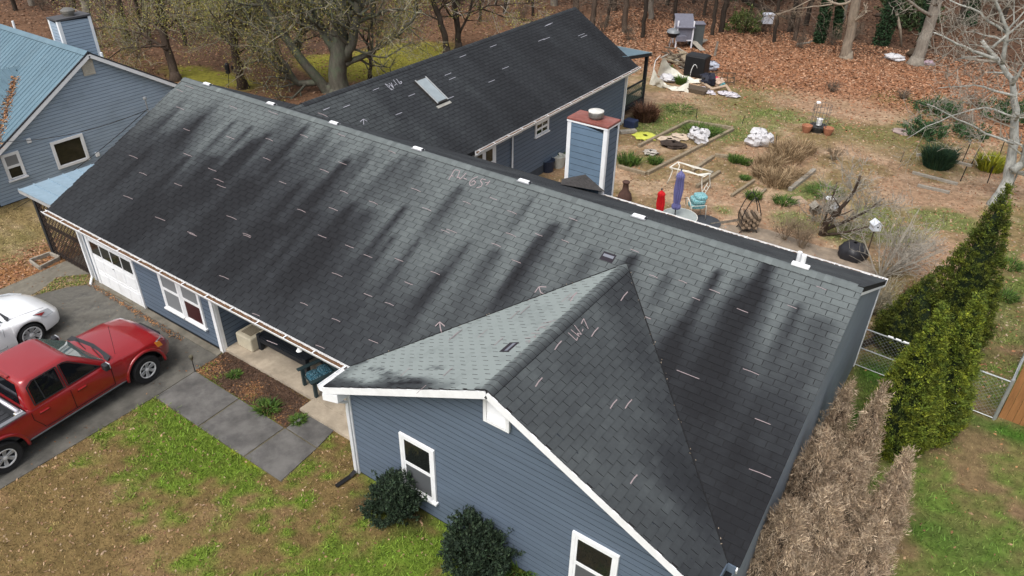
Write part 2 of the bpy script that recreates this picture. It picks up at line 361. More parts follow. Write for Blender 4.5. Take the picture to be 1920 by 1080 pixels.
# ---- woven valleys: a dark seam with bits of debris caught in it
for k, (p, q) in enumerate((((XW0,0,ZE),(XM,YW,ZW)), ((XW1,0,ZE),(XM,YW,ZW)))):
    up_ = np.array([0,0,.022]); MB().tube([np.array(p)+up_, np.array(q)+up_], .010, 5).build('valley_seam', edge_mat, roof_o)
vd_ = MB(); rgv = np.random.default_rng(5)
for k in range(30):
    t_ = rgv.uniform(.04,.97); sx_ = XW1 if k % 4 else XW0; c_ = np.array([sx_+(XM-sx_)*t_, YW*t_, ZE+(ZW-ZE)*t_+.035])+rgv.normal(0,.02,3)*[1,1,.1]
    e_ = rgv.normal(0,1,3); vd_.obox(c_, e_/np.linalg.norm(e_)*rgv.uniform(.005,.014), np.array([.005,.003,0]), (0,0,.004))
vd_.build('valley_debris', mat('pale_debris',(.30,.24,.18),.9,var=.4,scale=40), roof_o)['kind'] = 'stuff'
# ---- walls -------------------------------------------------------
def siding(wall, A, B, zfun0, zfun1, n, exp=.142, proud=.0, matl=None, edge=None):
    """lap boards between plan points A and B; zfun1(s) gives the top limit at distance s; n = outward normal"""
    A = np.array(A, float); B = np.array(B, float); n = np.array(n, float)[:2]; Ln = np.linalg.norm(B-A); d = (B-A)/Ln
    z = zfun0; m_ = matl or side_mat
    ss = np.linspace(0, Ln, 161); top = np.array([zfun1(s) for s in ss])
    while z < top.max()-.02:
        ok = ss[top > z+.012]
        if len(ok) < 2: break
        s0, s1 = ok.min(), ok.max(); ok2 = ss[top > z+exp]
        if len(ok2) > 1: t0, t1 = ok2.min(), ok2.max()
        else: t0 = t1 = None
        gap = .0115; zt = z+exp if t0 is not None else top.max()
        if t0 is None: t0 = t1 = ss[top.argmax()]
        def pt(s, zz, o_): q = A+d*s+n*o_; return (q[0], q[1], zz)
        mb = MB(); wob = R.uniform(-.0015, .0015)
        f = [pt(s0, z+gap, .025+wob+proud), pt(s1, z+gap, .025+wob+proud), pt(t1, zt, .023+proud), pt(t0, zt, .023+proud)]
        g = [pt(s0, z+gap, .002+proud), pt(s1, z+gap, .002+proud), pt(t1, zt, .002+proud), pt(t0, zt, .002+proud)]
        mb.add(f+g, [(0,1,2,3)]); mb.add(f+g, [(4,5,1,0),(1,5,6,2),(2,6,7,3),(4,0,3,7)], 1)  # board rims, dark by default to paint the shadow line of the lap
        mb.build('siding_board', [m_, edge or lap_shade_mat], wall); z += exp
OV = .35
# core walls as one solid shell (with real thickness) per block
def wallbox(name, x0, x1, y0, y1, z1, mt=side_mat):
    return MB().box(x0, x1, y0, y1, -.3, z1).build(name, mt, house)
GX0, GX1, GY = .35, 6.48, .53
PB = 2.35                       # porch back wall
WX0, WX1, WY = 12.42, 20.10, -.445
EX = 20.46
# interior of wall is not seen: walls as slabs
garage_wall = MB().box(GX0, GX1, GY, GY+.16, -.3, ZE+.1).build('wall', lap_shade_mat, house)
porch_side = MB().box(GX1-.16, GX1-.002, GY+.162, PB, -.3, ZE+.12).build('wall', lap_shade_mat, house)
porch_back = MB().box(GX1, WX0, PB, PB+.16, -.3, ZE+.85).build('wall', lap_shade_mat, house)
wing_left = MB().box(WX0, WX0+.16, WY+.162, PB-.002, -.3, ZE+.1).build('wall', side_mat, house)
zt = ZE+SW*(WX0-XW0)-.06
wing_front = MB().prism([(WX0,WY,-.3),(WX1,WY,-.3),(WX1,WY,zt),(XM,WY,ZW-.14),(WX0,WY,zt)], (0,.16,0)).build('wall', lap_shade_mat, house)
right_wall = MB().prism([(EX,.02,-.3),(EX,10.0,-.3),(EX,10.0,ZR-SL*(10-RY)-.1),(EX,RY,ZR-.14),(EX,.02,ZE-.08)], (-.16,0,0)).build('wall', lap_shade_mat, house)
left_wall = MB().prism([(GX0-.002,GY+.17,-.3),(GX0-.002,10.0,-.3),(GX0-.002,10.0,ZR-SL*(10-RY)-.1),(GX0-.002,RY,ZR-.14),(GX0-.002,GY+.17,ZE+.12)][::-1], (.16,0,0)).build('wall', side_mat, house)
rear_wall = MB().box(GX0+.17, EX-.17, 9.84, 10.0, -.3, 2.6).build('wall', side_mat, house)
RX0, RX1, RYE = XE0+.38, XE-.36, YE-.35
east_wall = MB().box(RX1-.16, RX1, 10.01, RYE, -.3, ZE2+.1).build('wall', lap_shade_mat, house)
west_wall = MB().box(RX0, RX0+.16, 10.01, RYE, -.3, ZE2+.1).build('wall', side_mat, house)
end_wall = MB().prism([(RX0+.17,RYE,-.3),(RX1-.17,RYE,-.3),(RX1-.17,RYE,ZE2+.2),(XR,RYE,ZR2-.15),(RX0+.17,RYE,ZE2+.2)], (0,-.16,0)).build('wall', side_mat, house)
DX0, DX1 = .72, 2.93             # garage door
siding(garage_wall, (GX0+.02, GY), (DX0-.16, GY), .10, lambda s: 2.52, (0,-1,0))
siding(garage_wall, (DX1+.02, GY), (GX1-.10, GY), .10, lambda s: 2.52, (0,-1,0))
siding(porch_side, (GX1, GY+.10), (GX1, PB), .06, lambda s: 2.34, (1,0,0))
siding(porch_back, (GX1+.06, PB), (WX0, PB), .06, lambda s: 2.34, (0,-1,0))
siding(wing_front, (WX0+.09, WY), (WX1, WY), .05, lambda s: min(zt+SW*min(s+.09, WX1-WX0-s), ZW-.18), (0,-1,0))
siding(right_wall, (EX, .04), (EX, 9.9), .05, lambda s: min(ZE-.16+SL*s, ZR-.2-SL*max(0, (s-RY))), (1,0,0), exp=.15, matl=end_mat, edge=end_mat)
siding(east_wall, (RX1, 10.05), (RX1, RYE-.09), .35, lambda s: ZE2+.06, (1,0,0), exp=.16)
MB().box(RX1-.05, RX1+.012, 10.02, RYE-.01, -.25, .35).build('foundation', found_mat, house)
# ---- trim
def trim(x0, x1, y0, y1, z0, z1, name='corner_board', m=white): return MB().box(x0, x1, y0, y1, z0, z1).build(name, m, house, bevel=.004)
trim(GX0-.03, GX0+.09, GY-.045, GY-.002, -.05, 2.5); trim(GX1-.10, GX1+.03, GY-.05, GY-.003, -.05, 2.5)
trim(GX1+.004, GX1+.04, GY+.0, GY+.10, -.05, 2.5)
trim(WX0-.03, WX0+.085, WY-.05, WY-.003, -.05, 2.45)
trim(RX1+.003, RX1+.04, RYE-.1, RYE+.02, .0, ZE2+.05); trim(RX1-.1, RX1+.001, RYE+.002, RYE+.03, 0, ZE2+.05)
trim(EX+.003, EX+.045, 9.9, 10.02, -.05, 2.6)
# fascia and rake boards
def board(p, q, w, h, name='fascia', m=white):
    return MB().beam(p, q, w, h, up=(0,0,1)).build(name, m, house)
fz = -.10
board((-.02,-.012,ZE+fz),(XW0-.02,-.012,ZE+fz), .022, .17)
board((XW1+.02,-.012,ZE+fz),(L-.03,-.012,ZE+fz), .022, .17, 'fascia', side_mat)
board((-.02,YB+.012,Ob[2]+fz),(L+.02,YB+.012,Ob[2]+fz), .022, .16)
board((XW0-.012,-PW,ZE+fz),(XW0-.012,-.03,ZE+fz), .022, .17); board((XW1+.012,-PW,ZE+fz),(XW1+.012,-.03,ZE+fz), .022, .17, 'fascia', side_mat)
for (p, q) in (((XW0-.03,-PW-.014,ZE-.115),(XM,-PW-.014,ZW-.10)), ((XM,-PW-.014,ZW-.10),(XW1+.03,-PW-.014,ZE-.115))): board(p, q, .024, .145, 'rake_board')
for x in (.010, L-.014):
    board((x,-.02,ZE-.12),(x,RY,ZR-.115), .022, .16, 'rake_board'); board((x,RY,ZR-.115),(x,YB+.02,Ob[2]-.12), .022, .16, 'rake_board')
board((XE+.012,10.45,ZE2-.1),(XE+.012,YE,ZE2-.1), .022, .17); board((XE0-.012,10.45,ZE2-.1),(XE0-.012,YE,ZE2-.1), .022, .17)
blackish = mat('dark_trim', (.03,.034,.04), .6)
for s in (1,-1): board((XR,YE+.012,ZR2-.09),(XR+s*(XE-XR+.02),YE+.012,ZE2-.1), .022, .17, 'rake_board', blackish)
# soffits
for q in ((.0, XW0, .002, GY-.053, ZE-.19, ZE-.175), (RX1+.045, XE-.002, 10.46, YE-.02, ZE2-.2, ZE2-.19)): MB().box(*q).build('soffit', white, house)
porch_ceiling = MB().box(GX1, WX0, GY, PB, 2.33, 2.345).build('porch_ceiling', white, house)
board((GX1+.035, GY+.05, 2.29), (WX0-.002, GY+.05, 2.29), .1, .16, 'porch_beam')
board((WX0-.1,WY-.02,2.10),(WX0-.36,-PW+.02,2.34), .04, .09, 'eave_return')
MB().prism([(XW0-.04,-PW-.03,ZE-.2),(XW0+.42,-PW-.03,ZE-.0),(XW0+.42,-PW-.03,ZE-.22),(XW0-.04,-PW-.03,ZE-.36)][::-1], (0,.34,0)).build('eave_return', white, house)
# gable vent on the wing
gv = MB().box(16.0, 16.5, WY-.07, WY-.026, 3.56, 4.12).build('gable_vent', white, house)
vdark = mat('vent_dark', (.30,.31,.33), .8)
for k in range(8):
    z = 3.62+k*.058
    MB().add([(16.05,WY-.072,z+.045),(16.45,WY-.072,z+.045),(16.45,WY-.098,z),(16.05,WY-.098,z),(16.05,WY-.072,z-.004),(16.45,WY-.072,z-.004)], [(0,3,2,1),(3,4,5,2)]).build('slat', white, gv)
for (a, b, c, d) in ((15.98,16.05,3.54,4.14),(16.45,16.52,3.54,4.14)): MB().box(a, b, WY-.11, WY-.068, c, d).build('frame', white, gv)
MB().box(16.052, 16.448, WY-.11, WY-.068, 3.54, 3.60).build('frame', white, gv)
# ---- windows
pane_dark = glass('pane_dark', (.012,.014,.013)); pane_blind = glass('pane_blind', (.20,.21,.22), .12); pane_red = glass('pane_red', (.05,.012,.014), .06); screen = mat('insect_screen', (.085,.09,.095), .55, var=.05)
def window(c, U, n, w, h, parent=house, up='dark', lo='screen', fw=.075, label=None, depth=.05):
    """double-hung sash on a wall: c = bottom centre on the wall face"""
    c = np.array(c, float); U = np.array(U, float); n = np.array(n, float); Z = np.array([0,0,1.0])
    mt = {'dark': pane_dark, 'screen': screen, 'blind': pane_blind, 'red': pane_red}
    def bx(u0, u1, z0, z1, d0, d1):
        return MB().obox(c+U*(u0+u1)/2+Z*(z0+z1)/2+n*(d0+d1)/2, U*(u1-u0)/2, n*(d1-d0)/2, Z*(z1-z0)/2)
    win = bx(-w/2, w/2, 0, h, .0, .026).build('window', white, parent)
    for (a, b, z0, z1) in ((-w/2-fw, -w/2, -.02, h+fw), (w/2, w/2+fw, -.02, h+fw), (-w/2, w/2, h, h+fw)): bx(a, b, z0, z1, .002, depth).build('frame', white, win, bevel=.003)
    bx(-w/2-fw-.03, w/2+fw+.03, -.07, -.02, .002, depth+.045).build('sill', white, win, bevel=.003)
    hh = h/2
    for z0, z1, kind, d in ((hh, h, up, .034), (.0, hh, lo, .030)):
        sw_ = .045
        bx(-w/2+sw_, w/2-sw_, z0+sw_, z1-sw_, .0265, d).build('pane', mt[kind], win)
        for (a, b, c0, c1) in ((-w/2, -w/2+sw_, z0, z1), (w/2-sw_, w/2, z0, z1), (-w/2+sw_, w/2-sw_, z0, z0+sw_), (-w/2+sw_, w/2-sw_, z1-sw_, z1)): bx(a, b, c0, c1, .0265, d+.008).build('sash', white, win)
    return win
window((14.30, WY-.022, .60), (1,0,0), (0,-1,0), .74, 1.36); window((18.31, WY-.022, .52), (1,0,0), (0,-1,0), .76, 1.36)
window((4.66, GY-.022, .62), (1,0,0), (0,-1,0), .76, 1.28, up='blind', lo='blind', fw=.06); window((5.56, GY-.022, .62), (1,0,0), (0,-1,0), .76, 1.28, up='blind', lo='red', fw=.06)
# garage door
gd = MB().box(DX0, DX1, GY-.02, GY-.004, .0, 2.12).build('garage_door', white, house)
for z0, z1 in ((.02,.53),(.55,1.06),(1.08,1.60),(1.62,2.1)):
    MB().box(DX0+.01, DX1-.01, GY-.045, GY-.0205, z0, z1).build('panel', white, gd, bevel=.006)
    if z0 < 1:
        for k in range(4):
            x = DX0+.06+k*(DX1-DX0-.08)/4
            MB().box(x, x+(DX1-DX0-.08)/4-.06, GY-.056, GY-.0455, z0+.09, z1-.09).build('panel_field', white, gd, bevel=.008)
for k in range(4):
    x = DX0+.07+k*(DX1-DX0-.08)/4
    MB().box(x, x+(DX1-DX0-.08)/4-.07, GY-.053, GY-.0455, 1.14, 1.54).build('pane', pane_dark, gd)
    MB().box(x-.035, x-.004, GY-.062, GY-.0457, 1.09, 1.59).build('muntin', white, gd)
MB().tube([(1.78,GY-.047,.93),(1.78,GY-.09,.93),(1.86,GY-.09,.95)], .01, 6).build('handle', mat('steel',(.45,.46,.47),.35,metal=.9), gd)
for a, b in ((DX0-.13, DX0-.004), (DX1+.004, DX1+.06)): MB().box(a, b, GY-.06, GY-.004, 0, 2.2).build('frame', white, gd)
MB().box(DX0-.13, DX1+.06, GY-.062, GY-.006, 2.202, 2.30).build('frame', white, gd)
# rear wing door and window
win_r = window((RX1+.022, 15.12, 1.78), (0,1,0), (1,0,0), .84, .46, up='dark', lo='dark', fw=.06)
MB().box(RX1+.02, RX1+.062, 15.10, 15.14, 1.8, 2.22).build('mullion', white, win_r)
dr = MB().box(RX1+.003, RX1+.05, 10.7, 12.1, .35, 2.42).build('french_door', white, house)
for y0 in (10.86, 11.46):
    for k in range(3): MB().box(RX1+.051, RX1+.058, y0+.03, y0+.42, .7+k*.53, 1.16+k*.53).build('pane', pane_dark, dr)
# ---- gutters with straps and leaf litter
gut_leaf = mat('gutter_debris', (.13,.07,.035), .95, var=.45, scale=25, bump=.6, bscale=60)
def gutter(p, q, n, name='gutter', step=.92, first=.12, leaf=True):
    p = np.array(p, float); q = np.array(q, float); n = np.array(n, float); d = q-p; Ln = np.linalg.norm(d); d /= Ln; Z = np.array([0,0,1.0])
    prof = [(.0,.0),(.0,-.10),(.075,-.10),(.115,-.03),(.115,.0),(.128,.0),(.128,-.012),(.121,-.034),(.08,-.112),(-.01,-.112),(-.01,.0)]
    g = MB(); A = [p+n*a+Z*b for a, b in prof]; B = [x+d*Ln for x in A]; k = len(prof)
    g.add(A+B, [(i, (i+1) % k, k+(i+1) % k, k+i) for i in range(k)]+[tuple(range(k))[::-1], tuple(range(k, 2*k))])
    go = g.build(name, white, house)
    t = first
    while t < Ln:
        MB().beam(p+d*t+n*.0-Z*-.004, p+d*t+n*.124+Z*.004, .028, .006).build('hanger', white, go); t += step
    if leaf:
        rows = []
        for i in range(int(Ln/.05)+1):
            c = p+d*min(i*.05, Ln); e = lambda: R.uniform(-.012, .012)
            rows.append([c+n*.002+Z*(-.035+e()), c+n*.05+Z*(-.02+e()*1.8), c+n*.112+Z*(-.035+e())])
        MB().grid(rows).build('leaf_debris', gut_leaf, go)['kind'] = 'stuff'
    return go
gutter((-.08,-.026,ZE-.015),(XW0-.04,-.026,ZE-.015),(0,-1,0)); gutter((XW0-.026,-.03,ZE-.015),(XW0-.026,-PW-.03,ZE-.015),(-1,0,0), leaf=False, first=.3)
gutter((XE+.026,10.46,ZE2-.015),(XE+.026,YE+.05,ZE2-.015),(1,0,0), step=.85)
gutter((L+.02,YB+.026,Ob[2]-.015),(11,YB+.026,Ob[2]-.015),(0,1,0), step=1.2)
def downspout(pts, name='downspout', m=white, r=.038):
    return MB().tube(pts, r, 4).build(name, m, house)
black_pl = mat('black_plastic', (.012,.012,.013), .5)
downspout([(WX0+.06,-PW-.0,ZE-.2),(WX0+.05,WY-.10,2.12),(WX0+.03,WY-.10,1.9),(WX0+.03,WY-.10,.06)])
downspout([(WX0+.03,WY-.11,.12),(WX0+.0,WY-.25,.05),(WX0-.05,WY-.62,.04)], 'drain_pipe', black_pl, .055)
downspout([(-.02,-.09,ZE-.1),(.06,.1,2.2),(GX0+.01,GY-.10,2.0),(GX0+.01,GY-.10,.18),(GX0+.06,GY-.2,.08),(GX0+.2,GY-.30,.06)])
downspout([(XE+.09,YE-.25,ZE2-.12),(RX1+.09,YE-.4,ZE2-.38),(RX1+.09,YE-.42,.1)]); downspout([(XE+.09,13.1,ZE2-.12),(RX1+.09,13.08,ZE2-.38),(RX1+.09,13.08,.1)])
# ---- chimney with sided chase, copper-red cap and flue
chx0, chx1, chy0, chy1, chz = 10.98, 12.28, 10.47, 11.16, 4.60
chm = MB().box(chx0, chx1, chy0, chy1, -.2, chz).build('chimney', lap_shade_mat, house)
blue2 = mat('chase_siding', (.125,.185,.255), .6, var=.08, scale=3, bump=.1, bscale=80)
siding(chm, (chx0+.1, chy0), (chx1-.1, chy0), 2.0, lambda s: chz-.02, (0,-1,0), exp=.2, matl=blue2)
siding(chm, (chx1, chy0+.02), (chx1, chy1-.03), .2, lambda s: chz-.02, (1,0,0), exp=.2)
for a, b in ((chx0-.03, chx0+.1), (chx1-.1, chx1+.03)): MB().box(a, b, chy0-.03, chy0-.001, 1.9, chz).build('corner_board', white, chm)
MB().box(chx1+.003, chx1+.035, chy0, chy0+.08, 0, chz).build('corner_board', white, chm); MB().box(chx1+.003, chx1+.035, chy1-.05, chy1+.03, 0, chz).build('corner_board', white, chm)
rust = mat('rusted_cap', (.20,.065,.05), .6, var=.3, scale=7, grime=.5, dirt=(.32,.16,.14))
MB().box(chx0-.05, chx1+.05, chy0-.05, chy1+.05, chz-.02, chz+.05).build('cap', rust, chm, bevel=.01)
MB().box(chx0-.045, chx1+.045, chy0-.047, chy1+.045, chz-.07, chz-.0205).build('cap_trim', white, chm)
fl = np.array([(chx0+chx1)/2+.05, (chy0+chy1)/2+.02, chz+.05])
steel = mat('flue_steel', (.23,.22,.20), .4, metal=.7, var=.25, scale=14)
MB().lathe(fl, [(.16,0),(.16,.06),(.23,.07),(.23,.20),(.225,.21)], 20).build('flue', steel, chm, smooth=40)
MB().lathe(fl+[0,0,.21], [(.235,0),(.235,.02),(.20,.035),(.0,.04)], 20).build('flue_lid', mat('flue_lid',(.55,.54,.50),.5,var=.2), chm, smooth=40)
# little saddle roof in front of the chimney
sx = (chx0+chx1)/2+.05; z0 = ZR-SL*(9.35-RY)
MB().add([(chx0-.12,chy0-.02,2.60),(sx,chy0-.02,2.98),(chx1+.14,chy0-.02,2.60),(sx,9.0,ZR-SL*(9.0-RY)+.03)], [(0,3,1),(1,3,2)]).build('saddle_roof', mat('saddle',(.055,.05,.048),.9,var=.4,scale=14,bump=.5), house)
# ---- ridge vents, pipes, skylight
for (x, y) in ((393,150),(512,187),(630,223),(786,272),(985,333),(1201,398)):
    c = on_plane(x, y, (0,RY,ZR+.10), np.array([0,-.3,1])); X = c[0]
    rv = MB().box(X-.14, X+.14, RY-.045, RY+.045, ZR+.025, ZR+.07).build('ridge_vent', white, house, bevel=.01)
    MB().box(X-.17, X+.17, RY-.075, RY+.075, ZR+.018, ZR+.034).build('flange', mat('grey_flange',(.3,.31,.33),.5), rv); MB().box(X+.142, X+.18, RY-.03, RY+.03, ZR+.033, ZR+.065).build('clip', blackish, rv)
c = on_plane(1505, 490, (0,RY,ZR+.06), np.array([0,-.3,1])); X = c[0]
rv = MB().box(X-.17, X+.17, RY-.05, RY+.06, ZR+.022, ZR+.08).build('ridge_vent', white, house, bevel=.01)
MB().lathe((X+.02,RY+.02,ZR+.06), [(.05,0),(.05,.22),(.04,.222)], 12).build('pipe', white, rv, smooth=40)
vp = MB().lathe((X-.18,RY+.62,ZR-SL*.62), [(.045,0),(.045,.30),(.036,.302)], 12).build('vent_pipe', white, house, smooth=40)
MB().box(X-.30, X-.06, RY+.50, RY+.74, ZR-SL*.62-.03, ZR-SL*.62+.045).build('collar', black_pl, vp)
Nr = np.array([SR*CR, 0, CR]); Vr = np.array([-CR, 0, SR*CR]); Or = np.array([XE, 0, ZE2])
sk0 = on_plane(776,152,Or+Nr*.1,Nr); sk2 = on_plane(833,189,Or+Nr*.1,Nr)
def rp(y, t, h): return Or+np.array([0,y,0])+Vr*t+Nr*h
t0, t1 = np.dot(sk2-Or, Vr), np.dot(sk0-Or, Vr); ya, yb_ = 10.72, 11.28
def slope_box(y0, y1, ta, tb, h0, h1): return MB().obox(rp((y0+y1)/2, (ta+tb)/2, (h0+h1)/2), (0,(y1-y0)/2,0), Vr*(tb-ta)/2, Nr*(h1-h0)/2)
skl = slope_box(ya, yb_, t0, t1, 0, .10).build('skylight', mat('bronze_frame',(.03,.028,.026),.5), house)
slope_box(ya+.05, yb_-.05, t0+.05, t1-.05, .101, .112).build('pane', mat('skylight_dome',(.27,.31,.33),.3,var=.12,scale=4), skl)
slope_box(ya-.08, yb_+.09, t0-.14, t0-.03, .012, .03).build('flashing', mat('flashing',(.32,.31,.28),.5,var=.3), skl)
alum = mat('aluminium', (.42,.43,.43), .4, metal=.3)
slope_box(yb_-.035, yb_+.012, t0, t1, .1003, .118).build('rail', alum, skl); slope_box(ya-.012, ya+.03, t0, t1, .1003, .118).build('rail', alum, skl)
# torn spots where tabs are missing
tear = mat('torn_felt', (.02,.016,.022), .9, var=.3); paper = mat('bare_mat', (.16,.17,.20), .8)
def patch(cx, cy, U, V, N, w, h):
    c = on_plane(cx, cy, U[1], N)
    MB().obox(c+N*.002, U[0]*w/2, V*h/2, N*.016).build('torn_patch', tear, roof_o)
    MB().obox(c+V*h*.12+N*.004, U[0]*w*.4, V*h*.16, N*.0165).build('bare_strip', paper, roof_o)
Nwl = np.array([-SW*CW,0,CW]); Vwl = np.array([CW,0,SW*CW]); Owl = np.array([XW0,-PW,ZE])
Nwr = np.array([SW*CW,0,CW]); Vwr = np.array([-CW,0,SW*CW]); Owr = np.array([XW1,-PW,ZE])
patch(1140, 483, (np.array([1,0,0]), Om), Vm, Nm, .30, .22); patch(955, 652, (np.array([0,1.,0]), Owl), Vwl, Nwl, .34, .22)
# ---- chalk marks
chalk = mat('chalk', (.29,.235,.24), .95, var=.3, scale=60); chalkw = mat('chalk_white', (.32,.32,.36), .95, var=.3, scale=60)
def chalk_stroke(pxs, O, N, w=.012, m=chalk, name='chalk_mark'):
    P = [on_plane(x, y, O+N*.020, N) for x, y in pxs]
    mb = MB()
    for a, b in zip(P[:-1], P[1:]):
        d = b-a; d = d/(np.linalg.norm(d)+1e-9); s_ = np.cross(N, d)*w/2; mb.add([a-s_, b-s_, b+s_, a+s_], [(0,1,2,3)])
    return mb.build(name, m, roof_o)
dash = [(355,163),(337,170),(420,172),(338,203),(437,201),(350,243),(352,290),(432,258),(505,262),(512,211),(334,346),(410,338),(415,349),(398,318),(500,298),(608,320),(640,253),(642,306),(735,285),(570,255),(605,215),(700,380),(625,392),(565,395),(530,342),(463,440),(358,437),(268,326),(250,294),(362,440),(463,443),(434,408),(604,443),(632,515),(655,462),(748,487),(766,531),(816,512),(835,434),(780,356),(847,433),(875,380),(930,459),(958,440),(968,490),(690,553),(690,480),(800,392),(645,360),(1010,440),(1075,411),(1060,452),(1190,470),(1225,518),(1280,528),(1305,560),(1212,595),(1290,702),(1392,582),(1408,697),(1430,790),(1425,887),(1485,575),(1540,540),(1340,546),(960,398),(925,372),(510,642),(570,570),(630,600),(600,650),(480,590),(420,520),(300,410),(240,370),(700,640),(730,570)]
for (x, y) in dash:
    k = R.uniform(.8, 1.25)*(.8+.5*(y/1000)); sl_ = .30+(x-345)/1270*.02
    big = 1.9 if y > 680 else 1
    pts = [(x-8*k*big, y-3.1*k*big), (x, y-.3+R.uniform(-.8,.8)), (x+8*k*big, y+3.2*k*big)]
    chalk_stroke(pts, Om, Nm)
for (x, y) in [(718,757),(662,812),(700,820),(965,590),(1000,555),(1010,545),(1015,540),(985,580),(1062,558),(1073,555),(905,625),(935,640),(970,670),(850,630),(858,625),(760,697),(840,697),(790,730)]:
    if y > 745: continue
    chalk_stroke([(x-9,y+8),(x,y-.3),(x+9,y-8)], Owl, Nwl, .018)
for (x, y) in [(1046,647),(1075,556),(1115,622),(1170,555),(1150,757),(1188,898),(1010,716),(1178,757)]:
    chalk_stroke([(x-6,y+9),(x,y-.5),(x+7,y-8)], Owr, Nwr, .02)
for (x, y) in [(612,204),(650,199),(705,167),(748,213),(772,178),(848,147),(845,183),(868,105),(922,152),(948,127),(1020,35),(1030,45),(1015,75),(1025,72),(1090,65),(1095,68),(840,139),(925,86),(1027,47)]:
    chalk_stroke([(x-6,y+2.4),(x,y),(x+6,y-2.4)], Or, Nr, .02, chalkw)
def zoomed(strokes, ox, oy, k): return [[(ox+a/k, oy+b/k) for a, b in s] for s in strokes]
for s in zoomed([[(330,570),(410,430),(480,310),(520,280),(620,300)],[(410,455),(470,470)],[(650,300),(615,420),(565,515)],[(565,515),(620,490)],[(620,490),(660,555),(840,370)],[(760,520),(850,560)],[(1170,480),(1020,540),(945,620),(935,700),(960,740),(1060,710),(1110,640),(1060,590),(990,650)],[(1400,570),(1290,545),(1245,600),(1300,680),(1280,750),(1210,790),(1130,795)],[(1380,650),(1490,650),(1520,600)],[(1490,650),(1420,730)]], 820, 300, 15.43): chalk_stroke(s, Om, Nm, .021, name='chalk_writing')
for s in zoomed([[(260,325),(420,470)],[(260,325),(370,370),(350,410),(450,465)],[(350,310),(465,435)],[(465,435),(400,300)],[(465,435),(400,350)],[(480,360),(505,340)],[(450,235),(540,350)],[(520,215),(600,330),(640,310),(630,270),(590,290)]], 700, 130, 12): chalk_stroke(s, Or, Nr, .022, chalkw, 'chalk_writing')
for s in zoomed([[(1180,380),(1320,510),(1335,460)],[(1225,330),(1365,450),(1330,390)],[(1330,390),(1400,410),(1285,260)],[(1410,360),(1425,320)],[(1395,235),(1435,150),(1510,320)]], 930, 580, 8.727): chalk_stroke(s, Owr, Nwr, .018, name='chalk_writing')
for s in zoomed([[(480,520),(560,510),(530,545)],[(470,470),(560,465),(650,430),(630,465)],[(570,390),(720,390)],[(670,350),(720,290),(880,245)],[(720,290),(820,310)],[(740,235),(980,175)],[(800,215),(900,205)]], 930, 580, 8.727): chalk_stroke(s, Owl, Nwl, .018, name='chalk_writing')
for s in zoomed([[(205,620),(190,560),(185,515)],[(150,550),(185,515),(225,550)]], 780, 480, 4.174): chalk_stroke(s, Om, Nm, .02, name='chalk_arrow')
for s in zoomed([[(1020,305),(975,285),(962,240)],[(930,285),(962,240),(1020,242)]], 780, 480, 4.174): chalk_stroke(s, Om, Nm, .02, name='chalk_arrow')
for s in zoomed([[(967,800),(966,765)],[(945,782),(966,765),(990,780)]], 400, 0, 3.43): chalk_stroke(s, Or, Nr, .02, chalkw, 'chalk_arrow')
# ================================================================== neighbouring house
NX = -7.0; NRY, NRZ, NS = 5.72, 4.55, .62; NY0, NY1 = .75, 10.7
nb = thing('neighbour_house', (-12, 5, 0), 'light blue house with ribbed metal roof and sided chimney beyond the garage', 'house')
nside = mat('pale_blue_siding', (.30,.375,.46), .55, var=.08, scale=2, grime=.25, dirt=(.15,.20,.22), stretch=(.35,.35,2))
nmetal = mat('blue_metal_roof', (.13,.205,.25), .42, var=.14, scale=1.2, metal=.25, grime=.25, dirt=(.20,.27,.30), stretch=(2,.3,.3))
nz = lambda y: NRZ-NS*abs(y-NRY)
nedge = mat('pale_blue_shade', (.13,.165,.21), .8)  # darker tone for the board rims, painting the shadow lines of the laps
gw = MB().prism([(NX,1.2,-.3),(NX,10.2,-.3),(NX,10.2,nz(10.2)-.12),(NX,NRY,NRZ-.15),(NX,1.2,nz(1.2)-.12)], (-.18,0,0)).build('wall', lap_shade_mat, nb)
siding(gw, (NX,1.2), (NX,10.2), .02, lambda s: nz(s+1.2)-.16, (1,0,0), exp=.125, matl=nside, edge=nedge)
MB().box(-20, NX-.19, 1.2, 1.36, -.3, nz(1.2)-.1).build('wall', nside, nb); MB().box(-20, NX-.19, 10.04, 10.2, -.3, nz(10.2)-.1).build('wall', nside, nb)
nroof = MB().prism([(-20,NY0,nz(NY0)-.02),(NX+.2,NY0,nz(NY0)-.02),(NX+.2,NRY,NRZ-.02),(-20,NRY,NRZ-.02)], (0,0,-.12))
nroof = nroof.build('roof', blackish, nb)
MB().prism([(-20,NRY+.001,NRZ-.02),(NX+.2,NRY+.001,NRZ-.02),(NX+.2,NY1,nz(NY1)-.02),(-20,NY1,nz(NY1)-.02)], (0,0,-.12)).build('rear_deck', blackish, nroof)
def metal_panels(parent, O, U, V, n, pw, ln, mt, off=.0, rib=.03, name='roof_panel', lnf=None):
    O = np.array(O, float); U = np.array(U, float); V = np.array(V, float); N = np.cross(U, V); N = N if N[2] > 0 else -N
    for k in range(n):
        a = O+U*(k*pw)+N*off; l0, l1 = (0, ln) if lnf is None else lnf((k+.5)*pw)
        if l1-l0 < .05: continue
        pr = [(0,0),(.012,rib),(.035,rib),(.05,0),(pw-.002,0)]
        A = [a+U*u+N*h+V*l0 for u, h in pr]; B = [x+V*(l1-l0) for x in A]; k5 = len(pr)
        D = [x-N*.012 for x in A]
        MB().add(A+B+D, [(i, i+1, k5+i+1, k5+i) for i in range(k5-1)]+[(i, 2*k5+i, 2*k5+i+1, i+1) for i in range(k5-1)]).build(name, mt, parent)
nc = 1/math.hypot(1, NS)
